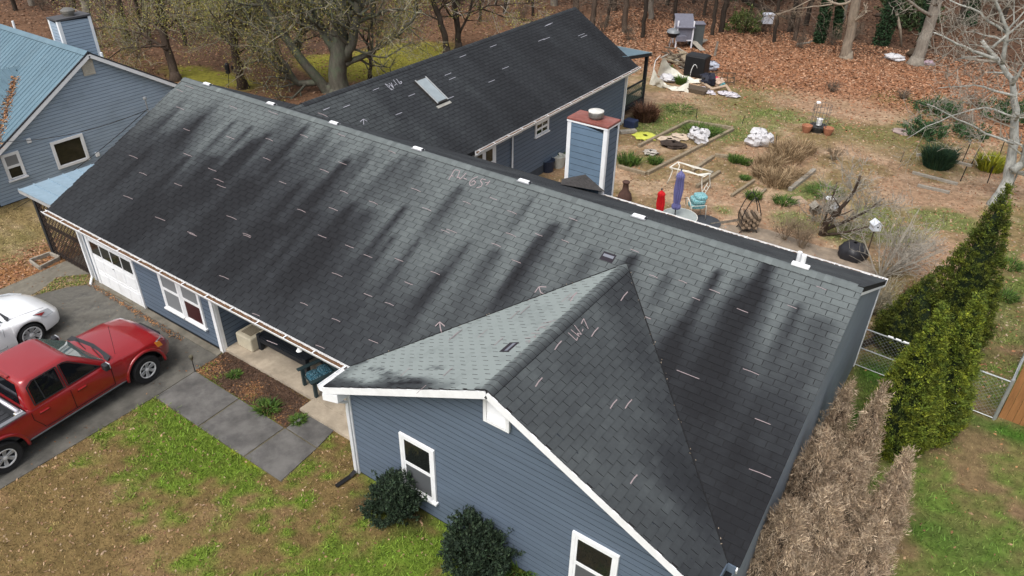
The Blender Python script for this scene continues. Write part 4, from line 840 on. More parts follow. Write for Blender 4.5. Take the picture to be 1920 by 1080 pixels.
class Twig:
    """grows side branches off given limbs; thick wood and fine wood kept apart"""
    def __init__(s, seed): s.r = np.random.default_rng(seed); s.tips = []; s.wood = MB(); s.fine = MB()
    def limb(s, pts, r0, r1, n=8, kids=0, klen=1.5, depth=2, start=.25, up=.25, spread=.9, gravity=0.0):
        P = [np.asarray(p, float) for p in pts]
        # resample with wobble
        seg = [np.linalg.norm(b-a) for a, b in zip(P[:-1], P[1:])]; T = np.r_[0, np.cumsum(seg)]; Ln = T[-1]; m = max(3, int(Ln/.35)+1)
        Q = []
        for t in np.linspace(0, Ln, m):
            i = min(max(int(np.searchsorted(T, t))-1, 0), len(P)-2); f = (t-T[i])/(seg[i]+1e-9); Q.append(P[i]*(1-f)+P[i+1]*f)
        Q = [Q[0]]+[q+s.r.normal(0, min(.12*r0+.008, .028), 3) for q in Q[1:]]
        R_ = [r0+(r1-r0)*(i/(m-1))**.8 for i in range(m)]
        (s.wood if r0 > .03 else s.fine).tube(Q, R_, n if r0 > .03 else 3, cap=r0 > .03)
        for k in range(kids):
            f = start+(1-start)*(k+s.r.uniform(.1, .9))/kids; i = min(int(f*(m-1)), m-2); q = Q[i]; d = unit(Q[i+1]-Q[i])
            s.branch(q, d, klen*s.r.uniform(.6, 1.25)*(1-.35*f), max(R_[i]*.5, .006), depth, up, spread, gravity)
        return Q
    def branch(s, p, d, ln, r, depth, up=.25, spread=.9, gravity=0.0):
        rnd = unit(s.r.normal(0, 1, 3)); side = unit(np.cross(d, rnd)); dd = unit(d*(1-spread*.6)+side*spread+np.array([0,0,up]))
        m = 5; Q = [np.array(p)]; c = dd
        for i in range(m-1):
            c = unit(c+s.r.normal(0, .16, 3)+np.array([0,0,up*.15-gravity])); Q.append(Q[-1]+c*ln/(m-1))
        R_ = [max(r*(1-.75*i/(m-1)), .0052) for i in range(m)]
        (s.wood if r > .03 else s.fine).tube(Q, R_, 5 if r > .03 else 3, cap=False)
        if depth <= 0: s.tips += Q[1:]; return
        for k in range(int(s.r.integers(3, 6))):
            i = int(s.r.integers(1, m)); s.branch(Q[i], unit(Q[i]-Q[i-1]), ln*s.r.uniform(.4, .65), r*.5, depth-1, up, spread*.8, gravity)
        s.tips.append(Q[-1])
    def build(s, t, wood, fine, names=('trunk', 'twigs')):
        s.wood.build(names[0], wood, t, smooth=True)
        if s.fine.v: s.fine.build(names[1], fine, t)['kind'] = 'stuff'
def foliage(name, tips, n, size, spread, pal, parent, seed, mt=leafm, up=0):
    rg = np.random.default_rng(seed); T = np.asarray(tips); i = rg.integers(0, len(T), n); P = T[i]+rg.normal(0, spread, (n,3))
    A = rg.normal(0,1,(n,3)); A /= np.linalg.norm(A,axis=1)[:,None]; B = np.cross(A, rg.normal(0,1,(n,3))); B /= np.linalg.norm(B,axis=1)[:,None]
    s = size*rg.uniform(.6,1.4,n)[:,None]
    V = np.stack([P-A*s, P+B*s*.45, P+A*s, P-B*s*.45],1).reshape(-1,3); C = np.repeat(pal[rg.integers(0,len(pal),n)]*rg.uniform(.6,1.35,(n,1)),4,0)
    return np_mesh(name, V, np.arange(4*n).reshape(n,4), mt, parent, cols=C)
SPRING = 1.7*np.array([(.13,.125,.025),(.10,.11,.03),(.16,.135,.03),(.08,.085,.03),(.11,.085,.035),(.18,.15,.04)])
def limbs_from_px(base, paths, dz=0, seed=0):
    rg = np.random.default_rng(seed); out = []
    for p in paths:
        dep = rg.uniform(-1, 1); L_ = []
        for k, (x, y) in enumerate(p): L_.append(up_at(x, y, base+FH*dep*k*.35))
        out.append(L_)
    return out
def yard_tree(seed, base_px, paths, label, radii, wood, fine, kids=12, klen=2.2, leaves_n=0, lsize=.045, depth=2, cat='tree', group=None, pal=SPRING, name='tree', spread=.16, gravity=.03, up=.2):
    b = at(*base_px); b[2] = ground_z(b[0], b[1]); t = thing(name, b, label, cat, group); T = Twig(seed)
    for k, L_ in enumerate(limbs_from_px(b, paths, seed=seed)):
        r0, r1 = radii[k]
        if k == 0: L_[0] = b-np.array([0,0,.12]); 
        T.limb(L_, r0, r1, 10, kids=kids if k else max(2, kids//2), klen=klen, depth=depth, start=.45 if k == 0 else .2, gravity=gravity, up=up)
        if k == 0: T.wood.tube([b-np.array([0,0,.1]), b+np.array([0,0,.12]), b+np.array([0,0,.4])], [r0*1.7, r0*1.25, r0], 10)
    T.build(t, wood, fine)
    if leaves_n: foliage('crown', T.tips, leaves_n, lsize, spread, pal, t, seed)
    return t
GT = 'big trees behind the house'
yard_tree(1, (640,178), [[(640,178),(632,140),(640,60),(650,-60)],[(648,120),(700,98),(740,70),(790,20)],[(650,110),(668,40),(680,-60)],[(628,100),(590,30),(560,-60)],[(645,70),(622,0),(610,-60)],[(655,90),(720,110),(770,80)]],
    'thick grey-green mossy trunk rising behind the rear wing roof', [(.50,.34),(.16,.06),(.26,.18),(.22,.14),(.16,.1),(.06,.03)], bark_moss, twig_moss, kids=17, klen=2.4, leaves_n=15000, lsize=.038, spread=.26)
yard_tree(2, (618,172), [[(618,172),(595,148),(560,105),(520,50),(470,-30)],[(602,152),(562,158),(550,150),(535,118),(500,92),(470,85)],[(560,100),(565,40),(560,-40)],[(500,92),(440,60),(380,40)],[(535,118),(490,75),(470,20)]],
    'leaning mossy tree forking low beside the thick trunk', [(.28,.14),(.18,.08),(.12,.07),(.07,.03),(.08,.03)], bark_moss, twig_moss, kids=17, klen=2.4, leaves_n=15000, lsize=.038, spread=.26)
yard_tree(3, (456,165), [[(456,165),(447,130),(438,80),(430,10),(425,-50)],[(440,90),(400,50),(330,20)],[(438,70),(480,20),(520,-30)],[(442,105),(500,60),(560,50)]],
    'brown trunk standing between the bird feeder and the leaning mossy tree', [(.24,.15),(.09,.04),(.1,.05),(.05,.02)], bark_brown, twig_moss, kids=17, klen=2.4, leaves_n=15000, lsize=.038, spread=.26)
yard_tree(4, (330,150), [[(330,150),(325,125),(312,90),(300,20),(290,-50)],[(315,95),(260,60),(200,50),(150,60)],[(308,60),(350,10),(380,-40)],[(312,85),(230,90),(180,130)]],
    'trunk at the ridge end of the house with drooping limbs over the neighbouring gable', [(.24,.14),(.08,.03),(.09,.05),(.06,.02)], bark_brown, twig_moss, kids=18, klen=2.4, leaves_n=15000, lsize=.038, spread=.26, gravity=.08)
yard_tree(5, (694,148), [[(694,148),(695,110),(688,80),(675,60),(650,50)],[(688,80),(700,30),(705,-30)]], 'thin dark tree between the thick trunk and the mossy glade', [(.10,.05),(.05,.03)], bark_dark, twig_brown, kids=5, klen=1.2, leaves_n=1200)
yard_tree(6, (838,102), [[(838,102),(832,60),(818,20),(800,-40)],[(830,40),(780,20),(740,0)]], 'left of two dark trunks rising behind the long rear roof ridge', [(.20,.13),(.06,.02)], bark_dark, twig_grey, kids=6, klen=2, leaves_n=5000)
yard_tree(7, (860,92), [[(860,92),(858,50),(852,0),(850,-50)],[(862,60),(880,25),(890,-30)],[(890,10),(940,30),(1000,40)],[(860,30),(920,10),(1010,5)]], 'right of two dark trunks behind the rear roof, with a pale side limb', [(.20,.14),(.08,.05),(.05,.02),(.05,.02)], bark_dark, twig_grey, kids=9, klen=2.2, leaves_n=5000)
yard_tree(8, (1586,108), [[(1586,108),(1592,70),(1602,20),(1612,-40)],[(1600,0),(1578,10),(1560,5),(1540,-10)],[(1578,10),(1588,25),(1583,70)],[(1560,8),(1500,15),(1440,30)],[(1530,-5),(1480,20),(1420,40)]], 'pale smooth-barked trunk standing alone on the orange leaves', [(.30,.24),(.09,.05),(.03,.01),(.04,.015),(.035,.01)], bark_pale, twig_tan, kids=5, klen=1.2)
yard_tree(9, (1716,120), [[(1716,120),(1735,70),(1755,10),(1770,-50)],[(1745,30),(1700,0),(1680,-30)]], 'grey leaning trunk with rubbish around its foot', [(.36,.28),(.1,.05)], bark_grey, twig_grey, kids=5, klen=1.5)
wt = yard_tree(10, (1868,385), [[(1868,385),(1890,335),(1903,270),(1903,200),(1897,150),(1870,110),(1840,75)],[(1900,270),(1850,250),(1800,225),(1740,195)],[(1898,320),(1930,300),(1960,260)],[(1870,112),(1800,85),(1750,60)],[(1880,120),(1890,60),(1870,10),(1850,-30)],[(1898,160),(1925,110),(1960,60)],[(1902,220),(1850,200),(1790,215),(1740,235),(1700,260)],[(1903,180),(1830,160),(1760,165)],[(1860,90),(1920,40),(1990,30)],[(1885,60),(1830,20),(1780,0)],[(1903,240),(1850,220),(1800,170)]],
    'white-barked bare tree at the right edge with branches spreading left', [(.24,.06),(.05,.015),(.16,.1),(.07,.02),(.08,.04),(.06,.02),(.04,.012),(.05,.015),(.05,.02),(.05,.02),(.03,.01)], bark_white, twig_grey, kids=10, klen=1.5, depth=2, up=.12)
yard_tree(11, (1542,440), [[(1542,440),(1552,415),(1575,395),(1600,360),(1615,330)],[(1545,432),(1580,418),(1630,395),(1660,370)],[(1540,430),(1552,395),(1562,365),(1570,340)],[(1548,440),(1590,435),(1640,422)],[(1536,432),(1545,390),(1556,372)],[(1600,360),(1590,330),(1600,310)],[(1600,405),(1650,385),(1690,380)]],
    'low spreading bare fruit tree with dark forked limbs behind the ridge end', [(.10,.04),(.07,.022),(.045,.02),(.06,.02),(.025,.015),(.03,.012),(.022,.01)], bark_brown, twig_grey, kids=15, klen=.8, depth=2, up=.3)
# bare pale shrubs behind the right ridge end
def bare_shrub(seed, px_, n, h, label, fine, spread=.9, r=.02, depth=2, group=None, name='bare_shrub', lean=(0,0)):
    b = at(*px_); b[2] = ground_z(b[0], b[1]); t = thing(name, b, label, 'shrub', group); T = Twig(seed)
    for k in range(n):
        a = T.r.uniform(0, 2*np.pi); d = np.array([math.cos(a)*spread*T.r.uniform(.2,1)+lean[0], math.sin(a)*spread*T.r.uniform(.2,1)+lean[1], 1.0]); d = unit(d)*h*T.r.uniform(.6,1.1)
        T.limb([b-np.array([0,0,.05]), b+d*.5+T.r.normal(0,.05,3), b+d], r, .006, 5, kids=5, klen=h*.4, depth=depth-1, start=.3, up=.3)
    w = MB(); w.v, w.f, w.m = T.wood.v, T.wood.f, T.wood.m
    if T.wood.v: T.wood.build('stems', fine, t)['kind'] = 'stuff'
    if T.fine.v: T.fine.build('twigs', fine, t)['kind'] = 'stuff'
    return t
bare_shrub(20, (1650,520), 22, 2.3, 'pale bare shrub spreading behind the right end of the ridge', twig_grey, 1.15, .032, lean=(.3,.3))
bare_shrub(21, (1690,480), 14, 1.7, 'pale twiggy shrub between the ridge end and the far green conifer', twig_grey, 1.2, .028)
bare_shrub(22, (1630,590), 22, 1.4, 'olive bare shrub hugging the right end wall', twig_moss, .8, .014, lean=(.35,.1))
bare_shrub(23, (1500,465), 16, 1.3, 'reddish brown twiggy shrub behind the white vent pipes', twig_tan, .7, .012)
bare_shrub(24, (1470,450), 10, 1.2, 'tan twiggy shrub at the patio edge', twig_tan, .8, .01)
# dried grass clumps and small plants
def clump(px_, n, h, spread, pal, label, name='grass_clump', cat='plant', w=.008, droop=.5, group=None, seed=None):
    b = at(*px_); b[2] = ground_z(b[0], b[1]); rg = np.random.default_rng(seed if seed is not None else int(px_[0]*7+px_[1]))
    t = thing(name, b, label, cat, group)
    a = rg.uniform(0,2*np.pi,n); rr = spread*np.sqrt(rg.uniform(0,1,n))*.5; P = b+np.stack([np.cos(a)*rr, np.sin(a)*rr, np.zeros(n)-.01],1)
    hh = h*rg.uniform(.5,1.15,n); o_ = np.stack([np.cos(a), np.sin(a)],1)*(spread*rg.uniform(.1,.6,n))[:,None]+rg.normal(0,.12*h,(n,2))
    M_ = P+np.stack([o_[:,0]*.4,o_[:,1]*.4,hh*.65],1); T = P+np.stack([o_[:,0],o_[:,1],hh*(1-droop*.4*rg.uniform(0,1,n))],1)
    e = rg.uniform(0,2*np.pi,n); D = np.stack([np.cos(e),np.sin(e),np.zeros(n)],1)*(w*rg.uniform(.6,1.4,n))[:,None]
    V = np.stack([P-D,P+D,M_+D*.8,M_-D*.8,T],1).reshape(-1,3); k = np.arange(n)*5
    F = np.concatenate([np.stack([k,k+1,k+2,k+3],1), np.stack([k+3,k+2,k+4,k+4],1)])
    c = np.repeat(pal[rg.integers(0,len(pal),n)]*rg.uniform(.6,1.35,(n,1)),5,0)
    me = MB(); me.v = [tuple(q) for q in V]; me.f = [tuple(f) if f[2] != f[3] else tuple(f[:3]) for f in F.tolist()]; me.m = [0]*len(me.f)
    o = me.build('blades', grassm, t); ca = o.data.color_attributes.new('Col','FLOAT_COLOR','POINT'); cc = np.ones((len(V),4),np.float32); cc[:,:3] = c; ca.data.foreach_set('color', cc.ravel())
    return t
STRAW = np.array([(.26,.185,.105),(.20,.135,.075),(.32,.235,.14),(.15,.10,.055)]); GREEN = np.array([(.05,.10,.016),(.075,.135,.02),(.04,.08,.02),(.09,.14,.03)]); DKG = np.array([(.018,.045,.025),(.025,.055,.03),(.03,.06,.025)])
for i, (p_, h, s_) in enumerate((((1455,345),.75,.9),((1440,312),.8,.9),((1475,300),.9,1.1),((1500,285),.8,1.0),((1430,330),.6,.7),((1485,330),.5,.8),((1462,285),.7,.8))):
    clump(p_, 380, h*.72, s_*1.1, STRAW*1.15, ['straw-coloured dry grass clump nearest the sand patch','dry grass clump beside the second raised bed','tall dry grass clump in the middle of the garden','dry grass clump at the far right of the dry row','short dry grass clump left of the dry row','low dry grass clump at the right of the dry row','dry grass clump next to the white bags'][i], group='dry grass clumps', w=.012)
GL = [((1178,306),.5,.8,'dark grassy tuft at the near end of the long raised bed'),((1228,305),.3,.5,'bright green weeds at the corner of the long raised bed'),((1308,245),.25,1.2,'green seedlings across the far end of the long raised bed'),((1332,250),.25,.9,'green seedlings near the far corner of the long raised bed'),((1378,303),.35,.5,'leafy green plant in the second raised bed'),((1398,308),.3,.4,'small green plant right of the leafy one in the second bed'),((1412,372),.35,.5,'green leafy plant in the small sand-filled bed'),((1397,335),.15,.35,'tiny green weed on the bare soil'),((1548,362),.2,1.2,'green weed patch beside the grey plank'),((1470,380),.25,.7,'green-grey plant at the sandy patch'),((1275,205),.12,1.2,'green weeds by the thin stake behind the bed'),((503,768),.20,.45,'green weeds at the walk edge of the flower bed'),((440,705),.12,.25,'small green weed in the middle of the flower bed'),((560,790),.12,.3,'small weeds at the corner of the flower bed'),((975,1072),.28,.6,'bright green plant at the foot of the gable wall'),((1890,500),.25,.7,'green weeds along the chain-link fence'),((1885,560),.25,.6,'grassy weeds by the bend of the chain-link fence')]
for p_, h, s_, lb in GL: clump(p_, 260, h, s_, GREEN, lb, 'weed_plant', w=.016, droop=1)
clump((1210,225), 900, .75, .9, np.array([(.10,.05,.03),(.06,.03,.02),(.16,.085,.05)]), 'withered brown bush beside the porch steps', 'withered_bush', 'bush', .022)
clump((1755,312), 1500, .95, 1.0, DKG, 'dark blue-green rounded bush in the wire-fenced bed', 'evergreen_bush', 'bush', .012)
clump((1855,318), 300, .7, .9, np.array([(.25,.25,.02),(.17,.19,.02)]), 'yellow-green leafy shrub near the white-barked tree', 'leafy_shrub', 'bush', .03)
# leafy bushes
def leaf_bush(px_, rad, h, n, pal, label, name='boxwood', size=.035, stems=True, jag=.18, cat='bush', group=None, lobes=7, core=.72, seed=None):
    b = at(*px_); b[2] = ground_z(b[0], b[1]); rg = np.random.default_rng(seed or int(px_[0]+px_[1])); t = thing(name, b, label, cat, group)
    C = [(np.array([0,0,h*.52]), np.array([rad,rad,h*.5]))]
    for k in range(lobes):
        a = rg.uniform(0,2*np.pi); C.append((np.array([math.cos(a)*rad*.5, math.sin(a)*rad*.5, h*rg.uniform(.35,.75)]), np.array([rad*.62,rad*.62,h*.36])*rg.uniform(.75,1.1)))
    nc_ = max(60, n//22); d0 = rg.normal(0,1,(nc_,3)); d0 /= np.linalg.norm(d0,axis=1)[:,None]; w_ = rg.integers(0,len(C),nc_)
    cc0 = np.array([c[0] for c in C])[w_]+d0*np.array([c[1] for c in C])[w_]*(rg.uniform(.72,1.08,nc_)+rg.exponential(jag*.6,nc_))[:,None]
    ci = rg.integers(0,nc_,n); d = d0[ci]; dr = d0[ci]*.6+np.array([0,0,.6]); ln_ = rg.uniform(-.5,1.2,n)[:,None]*size*2.2
    P = b+cc0[ci]+dr*ln_+rg.normal(0,size*.8,(n,3)); P[:,2] = np.maximum(P[:,2], b[2]+.02)
    A = dr+rg.normal(0,.6,(n,3)); A /= np.linalg.norm(A,axis=1)[:,None]; B = np.cross(A, rg.normal(0,1,(n,3))); B /= np.linalg.norm(B,axis=1)[:,None]; s = size*rg.uniform(.5,1.4,n)[:,None]
    V = np.stack([P-A*s,P+B*s*.45,P+A*s,P-B*s*.45],1).reshape(-1,3); Cc = np.repeat(pal[rg.integers(0,len(pal),n)]*rg.uniform(.55,1.45,(n,1)),4,0)
    np_mesh('foliage', V, np.arange(4*n).reshape(n,4), leafm, t, cols=Cc)
    mb = MB()
    for k in range(9):
        a = rg.uniform(0,2*np.pi); e = b+np.array([math.cos(a)*rad*.6, math.sin(a)*rad*.6, h*rg.uniform(.5,.85)]); mb.tube([b-[0,0,.05], (b+e)/2+rg.normal(0,.04,3), e], [.018,.012,.005], 4)
    o = mb.build('stems', bark_dark, t); o['kind'] = 'stuff'
    return t
BOX = 1.25*np.array([(.012,.024,.012),(.018,.034,.016),(.028,.044,.022),(.010,.019,.011)])
leaf_bush((738,968), .50, .95, 15000, BOX, 'dark green rounded bush under the left gable window'); leaf_bush((893,1066), .60, 1.1, 18000, BOX, 'dark green bush between the two gable windows')
IVY = np.array([(.022,.058,.018),(.03,.075,.022),(.04,.085,.03)])
leaf_bush((1735,255), .9, .55, 2600, IVY, 'ivy mound at the left of the fenced bed', 'ivy_mound', .06); leaf_bush((1760,215), 1.1, .5, 2600, IVY, 'ivy mound behind the fenced bed', 'ivy_mound', .06); leaf_bush((1880,225), 1.2, .9, 3000, IVY, 'ivy mound behind the white-barked tree', 'ivy_mound', .06); leaf_bush((1820,255), .8, .3, 1200, IVY, 'low ivy patch between the black stakes', 'ivy_mound', .06)
leaf_bush((1695,60), 1.6, 2.2, 5000, np.array([(.035,.06,.02),(.05,.07,.025)]), 'green brush at the wood edge beside the leaning grey trunk', 'wood_edge_brush', .10); leaf_bush((1395,62), 1.1, 1.3, 2200, np.array([(.06,.085,.02),(.075,.09,.025)]), 'small green shrub at the edge of the wood', 'wood_edge_brush', .08)
leaf_bush((1410,10), 2.2, 2.2, 4200, np.array([(.03,.055,.016),(.04,.06,.02)]), 'dark green holly thicket at the top of the wood', 'holly_thicket', .11)
for i, (a, b_, lb) in enumerate(((1560,172,'brown brush on the leaf carpet'),(1690,185,'brown brush left of the ivy'))): bare_shrub(60+i, (a, b_), 14, .7, lb, twig_brown, 1.2, .01, 2)
bare_shrub(63, (1560,300), 12, .8, 'small brown bush beside the caged pots', twig_tan, 1.2, .01); bare_shrub(64, (1800,235), 20, .9, 'reddish bramble among the ivy', twig_brown, 1.3, .012); bare_shrub(65, (1830,200), 18, .9, 'bramble thicket behind the ivy', twig_brown, 1.3, .012)
# conifers
def conifer(top_px, h, rad, n, pal, label, name='arborvitae', dead=False, group=None, seed=0, lobes=0):
    q = at(top_px[0], top_px[1], h); b = np.array([max(q[0], 20.62+rad*.35) if dead else q[0], q[1], 0.0]); rg = np.random.default_rng(seed); t = thing(name, b, label, 'conifer', group)
    def rprof(f): return rad*np.where(f < .22, .80+.9*f, np.clip((1-f)/.78, 0, 1)**.92)
    ln = 11; lob = [(rg.uniform(0,2*np.pi), rg.uniform(.1,.8), rg.uniform(.6,1)) for _ in range(ln)]
    def bulge(a, f):
        s = 0
        for (la, lf, k) in lob: s = s+k*np.exp(-((np.angle(np.exp(1j*(a-la))))/.45)**2-((f-lf)/.14)**2)
        return 1+.20*s+.10*np.sin(a*5+f*14)
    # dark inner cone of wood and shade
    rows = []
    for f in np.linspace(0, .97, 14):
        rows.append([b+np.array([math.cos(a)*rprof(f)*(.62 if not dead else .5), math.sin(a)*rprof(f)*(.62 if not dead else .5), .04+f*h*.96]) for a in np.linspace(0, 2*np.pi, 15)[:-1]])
    m = n//(34 if not dead else 26)
    f0 = np.clip((1-np.sqrt(rg.uniform(0,1,m)))*1.02, 0, .99) if not dead else np.clip(1-rg.uniform(0,1,m)**.62, 0, .99)
    a0 = rg.uniform(0,2*np.pi,m); r0_ = rprof(f0)*bulge(a0,f0)*(rg.uniform(.80,1.04,m) if not dead else rg.uniform(.55,1.12,m))
    O0 = np.stack([np.cos(a0),np.sin(a0),np.zeros(m)],1); C0 = b+O0*r0_[:,None]; C0[:,2] = .06+f0*h
    ci = rg.integers(0,m,n); out = O0[ci]; f = f0[ci]; a = a0[ci]
    if dead:
        dirc = O0*rg.uniform(.1,.8,m)[:,None]+np.stack([rg.normal(0,.35,m),rg.normal(0,.35,m),np.where(rg.uniform(0,1,m) < .3, rg.uniform(-1.0,-.3,m), rg.uniform(.5,1.5,m))],1)
        size, asp, cl, sp = .038, .11, .17, .030
    else:
        dirc = O0*.75+np.stack([rg.normal(0,.3,m),rg.normal(0,.3,m),rg.uniform(.35,1.1,m)],1); size, asp, cl, sp = .024, .45, .08, .032
    dirc /= np.linalg.norm(dirc,axis=1)[:,None]; A = dirc[ci]+rg.normal(0,.42 if not dead else .30,(n,3)); A /= np.linalg.norm(A,axis=1)[:,None]
    P = C0[ci]+dirc[ci]*(rg.uniform(-.6,1.0,n)*cl)[:,None]+rg.normal(0,sp,(n,3)); P[:,2] = np.maximum(P[:,2], .02)
    B = np.cross(A, out*.7+rg.normal(0,.6,(n,3))); B /= np.linalg.norm(B,axis=1)[:,None]; s = size*rg.uniform(.5,1.6,n)[:,None]
    V = np.stack([P-A*s*.6,P+B*s*asp,P+A*s*1.4,P-B*s*asp],1).reshape(-1,3)
    ct = rg.uniform(.55,1.35,m)[ci]*(.75+.5*fbm(a*3+b[0], f*h*3.0, seed+5, 3)); Cc = np.repeat(pal[rg.integers(0,len(pal),m)][ci]*(rg.uniform(.75,1.3,n)*ct)[:,None],4,0)
    np_mesh('foliage', V, np.arange(4*n).reshape(n,4), leafm, t, cols=Cc)
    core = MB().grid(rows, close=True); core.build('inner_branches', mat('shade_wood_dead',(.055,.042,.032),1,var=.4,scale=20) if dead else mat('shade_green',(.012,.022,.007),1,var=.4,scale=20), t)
    MB().tube([b-[0,0,.1], b+[0,0,h*.5]], [.07,.03], 7).build('trunk', bark_brown, t)
    return t
ARB = 1.75*np.array([(.066,.084,.008),(.048,.066,.007),(.088,.100,.009),(.060,.072,.008),(.034,.050,.007)])
G1 = 'green conifers in a row'
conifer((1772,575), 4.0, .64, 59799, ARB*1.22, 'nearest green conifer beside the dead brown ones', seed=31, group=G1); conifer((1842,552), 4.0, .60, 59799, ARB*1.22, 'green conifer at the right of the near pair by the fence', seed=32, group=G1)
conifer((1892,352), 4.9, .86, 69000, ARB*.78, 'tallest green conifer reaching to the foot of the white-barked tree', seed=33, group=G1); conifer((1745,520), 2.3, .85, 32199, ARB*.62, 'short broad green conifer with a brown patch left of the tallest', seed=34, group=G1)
clump((1708,585), 500, .9, .5, np.array([(.14,.07,.04),(.2,.11,.07)]), 'withered brown branch hanging at the short green conifer', 'withered_branch', 'branch', .02)
DEAD = 1.45*np.array([(.235,.172,.112),(.31,.235,.158),(.17,.120,.080),(.255,.196,.14),(.36,.285,.205)])
G2 = 'dead brown conifers'
for i, (tp, h, rd, n, lb) in enumerate((((1593,722),2.8,.34,24480,'dead brown conifer nearest the far end of the roof edge'),((1657,728),2.8,.31,24480,'slim dead conifer standing against the near green conifer'),((1705,852),2.6,.34,27200,'dead conifer at the right of the dead clump with wispy tip'),((1528,806),2.7,.60,40800,'broad dead conifer crowding the roof edge'),((1612,852),2.5,.55,38080,'dead conifer in the middle of the dead clump'),((1455,930),2.4,.62,40800,'dead conifer at the lower left against the roof edge'),((1560,925),2.3,.6,38080,'dead conifer at the lower middle of the clump'),((1650,985),2.1,.5,27200,'dead conifer at the lower right of the clump'))):
    conifer(tp, h, rd, n, DEAD, lb, 'dead_conifer', dead=True, group=G2, seed=50+i)
# ================================================================== the wood
protos = []
for k in range(6):
    t = thing('woodland_tree', (0,0,0), ['slim dark bare trunk in the wood behind the yard','stout brown bare trunk in the wood behind the yard','thin dark bare trunk in the wood behind the yard','thickest grey-barked bare trunk of the wood','brown bare trunk with many side twigs in the wood','thinnest dark bare trunk of the wood'][k], 'tree', 'bare trees of the wood'); T = Twig(200+k)
    h = 13; lean_ = T.r.normal(0,.5,2); r0 = [.16,.22,.13,.27,.18,.11][k]
    pts = [np.array([0,0,-.3]), np.array([lean_[0]*.3,lean_[1]*.3,3.5]), np.array([lean_[0]*.8,lean_[1]*.8,8]), np.array([lean_[0],lean_[1],h])]
    Q = T.limb(pts, r0, r0*.5, 8, kids=0)
    for i in range(13):
        z = T.r.uniform(.9, 11); q = np.array([lean_[0]*z/h, lean_[1]*z/h, z]); T.branch(q, np.array([0,0,1.0]), T.r.uniform(.8,2.6), r0*.22, 2, .05, 1.1, .03)
    T.build(t, [bark_dark, bark_brown, bark_dark, bark_grey, bark_brown, bark_dark][k], twig_brown); protos.append(t)
rg = np.random.default_rng(77); spots = []
for (px_, py_) in ((1000,30),(945,25),(1110,55),(1135,50),(1170,60),(1205,70),(1220,35),(1265,40),(1335,66),(1352,60),(1400,50),(1420,40),(1452,80),(1490,75),(1510,50),(1480,60),(1570,60),(1150,20),(1040,10),(1300,10),(1320,30),(780,20),(745,40),(900,40),(930,10),(815,5),(700,45),(600,60),(540,40),(500,70),(380,60),(350,85),(270,60),(240,80),(200,40),(180,90),(60,10),(30,20),(140,15),(100,5),(410,20),(460,30),(860,10),(1250,12),(1380,8),(1620,15),(1760,25),(1790,60),(1840,30),(1900,20),(1870,70),(1680,20),(1740,5),(990,5),(1080,30)): spots.append(at(px_, py_))
for k in range(26): spots.append(np.array([rg.uniform(-35,32), rg.uniform(52,75), 0]))
for k in range(14): spots.append(np.array([rg.uniform(-42,-18), rg.uniform(16,45), 0]))
used = set()
for i, p_ in enumerate(spots):
    k = int(rg.integers(0,6)); src = protos[k]
    o = src if k not in used else copy_tree(src)
    used.add(k); o.location = (p_[0], p_[1], float(ground_z(p_[0], p_[1]))); o.rotation_euler = (rg.normal(0,.03), rg.normal(0,.03), rg.uniform(0,6.28)); s_ = rg.uniform(.75,1.2); o.scale = (s_, s_, s_)
for k in range(6):
    if k not in used:
        for c in list(protos[k].children): bpy.data.objects.remove(c)
        bpy.data.objects.remove(protos[k])
# ivy-clad trunks
for i, (bp, tp, r_, lb) in enumerate((((1650,85),(1690,-40),.42,'thickest ivy-clad trunk at the right of the wood edge'),((1535,80),(1560,-30),.3,'ivy-clad trunk left of the pale smooth trunk'),((1568,72),(1580,-30),.22,'slim ivy-clad trunk just behind the pale smooth trunk'),((1730,90),(1750,-30),.3,'ivy-clad trunk behind the leaning grey one'),((1812,60),(1835,-40),.35,'ivy-clad trunk behind the white-barked tree'))):
    b = at(*bp); b[2] = ground_z(b[0], b[1]); t = thing('ivy_tree', b, lb, 'tree', 'ivy-clad trunks'); tp_ = up_at(tp[0], tp[1], b)
    MB().tube([b-[0,0,.2], (b+tp_)/2, tp_], [r_*.6, r_*.5, r_*.45], 8).build('trunk', bark_dark, t)
    n = 2600; f = rg.uniform(0,1,n); a = rg.uniform(0,6.28,n); rr = r_*rg.uniform(.7,1.25,n)
    P = b+(tp_-b)*f[:,None]+np.stack([np.cos(a)*rr, np.sin(a)*rr, np.zeros(n)],1)
    foliage('ivy', P, 3200, .085, .02, np.array([(.012,.035,.012),(.018,.045,.015),(.025,.055,.02)]), t, 5+i)
# fallen timber and brush in the wood
for i, (a, b_, r_, m_, lb) in enumerate((((1835-155,20),(1690,88),.10,bark_pale,'pale broken pole leaning between the ivy trunk and the grey trunk'),((1390,10),(1475,40),.14,bark_dark,'fallen dark log at the top of the wood'),((1495,85),(1530,77),.10,bark_grey,'grey fallen branch at the edge of the leaf carpet'),((1640,42),(1730,25),.14,bark_brown,'fallen reddish log behind the pale pole'),((1800,110),(1870,120),.12,bark_grey,'grey fallen trunk behind the white-barked tree'))):
    A = at(*a); B = at(*b_); 
    if i == 0: A = up_at(a[0], a[1], B)
    z = lambda q: float(ground_z(q[0], q[1]))+r_*.7
    A2 = A if i == 0 else np.array([A[0],A[1],z(A)]); B2 = np.array([B[0],B[1],z(B)-(r_ if i == 0 else 0)])
    tag(MB().tube([A2, (A2+B2)/2+rg.normal(0,.08,3), B2], [r_, r_*.9, r_*.7], 8).build('fallen_log', m_, smooth=True), lb, 'log', 'fallen wood')
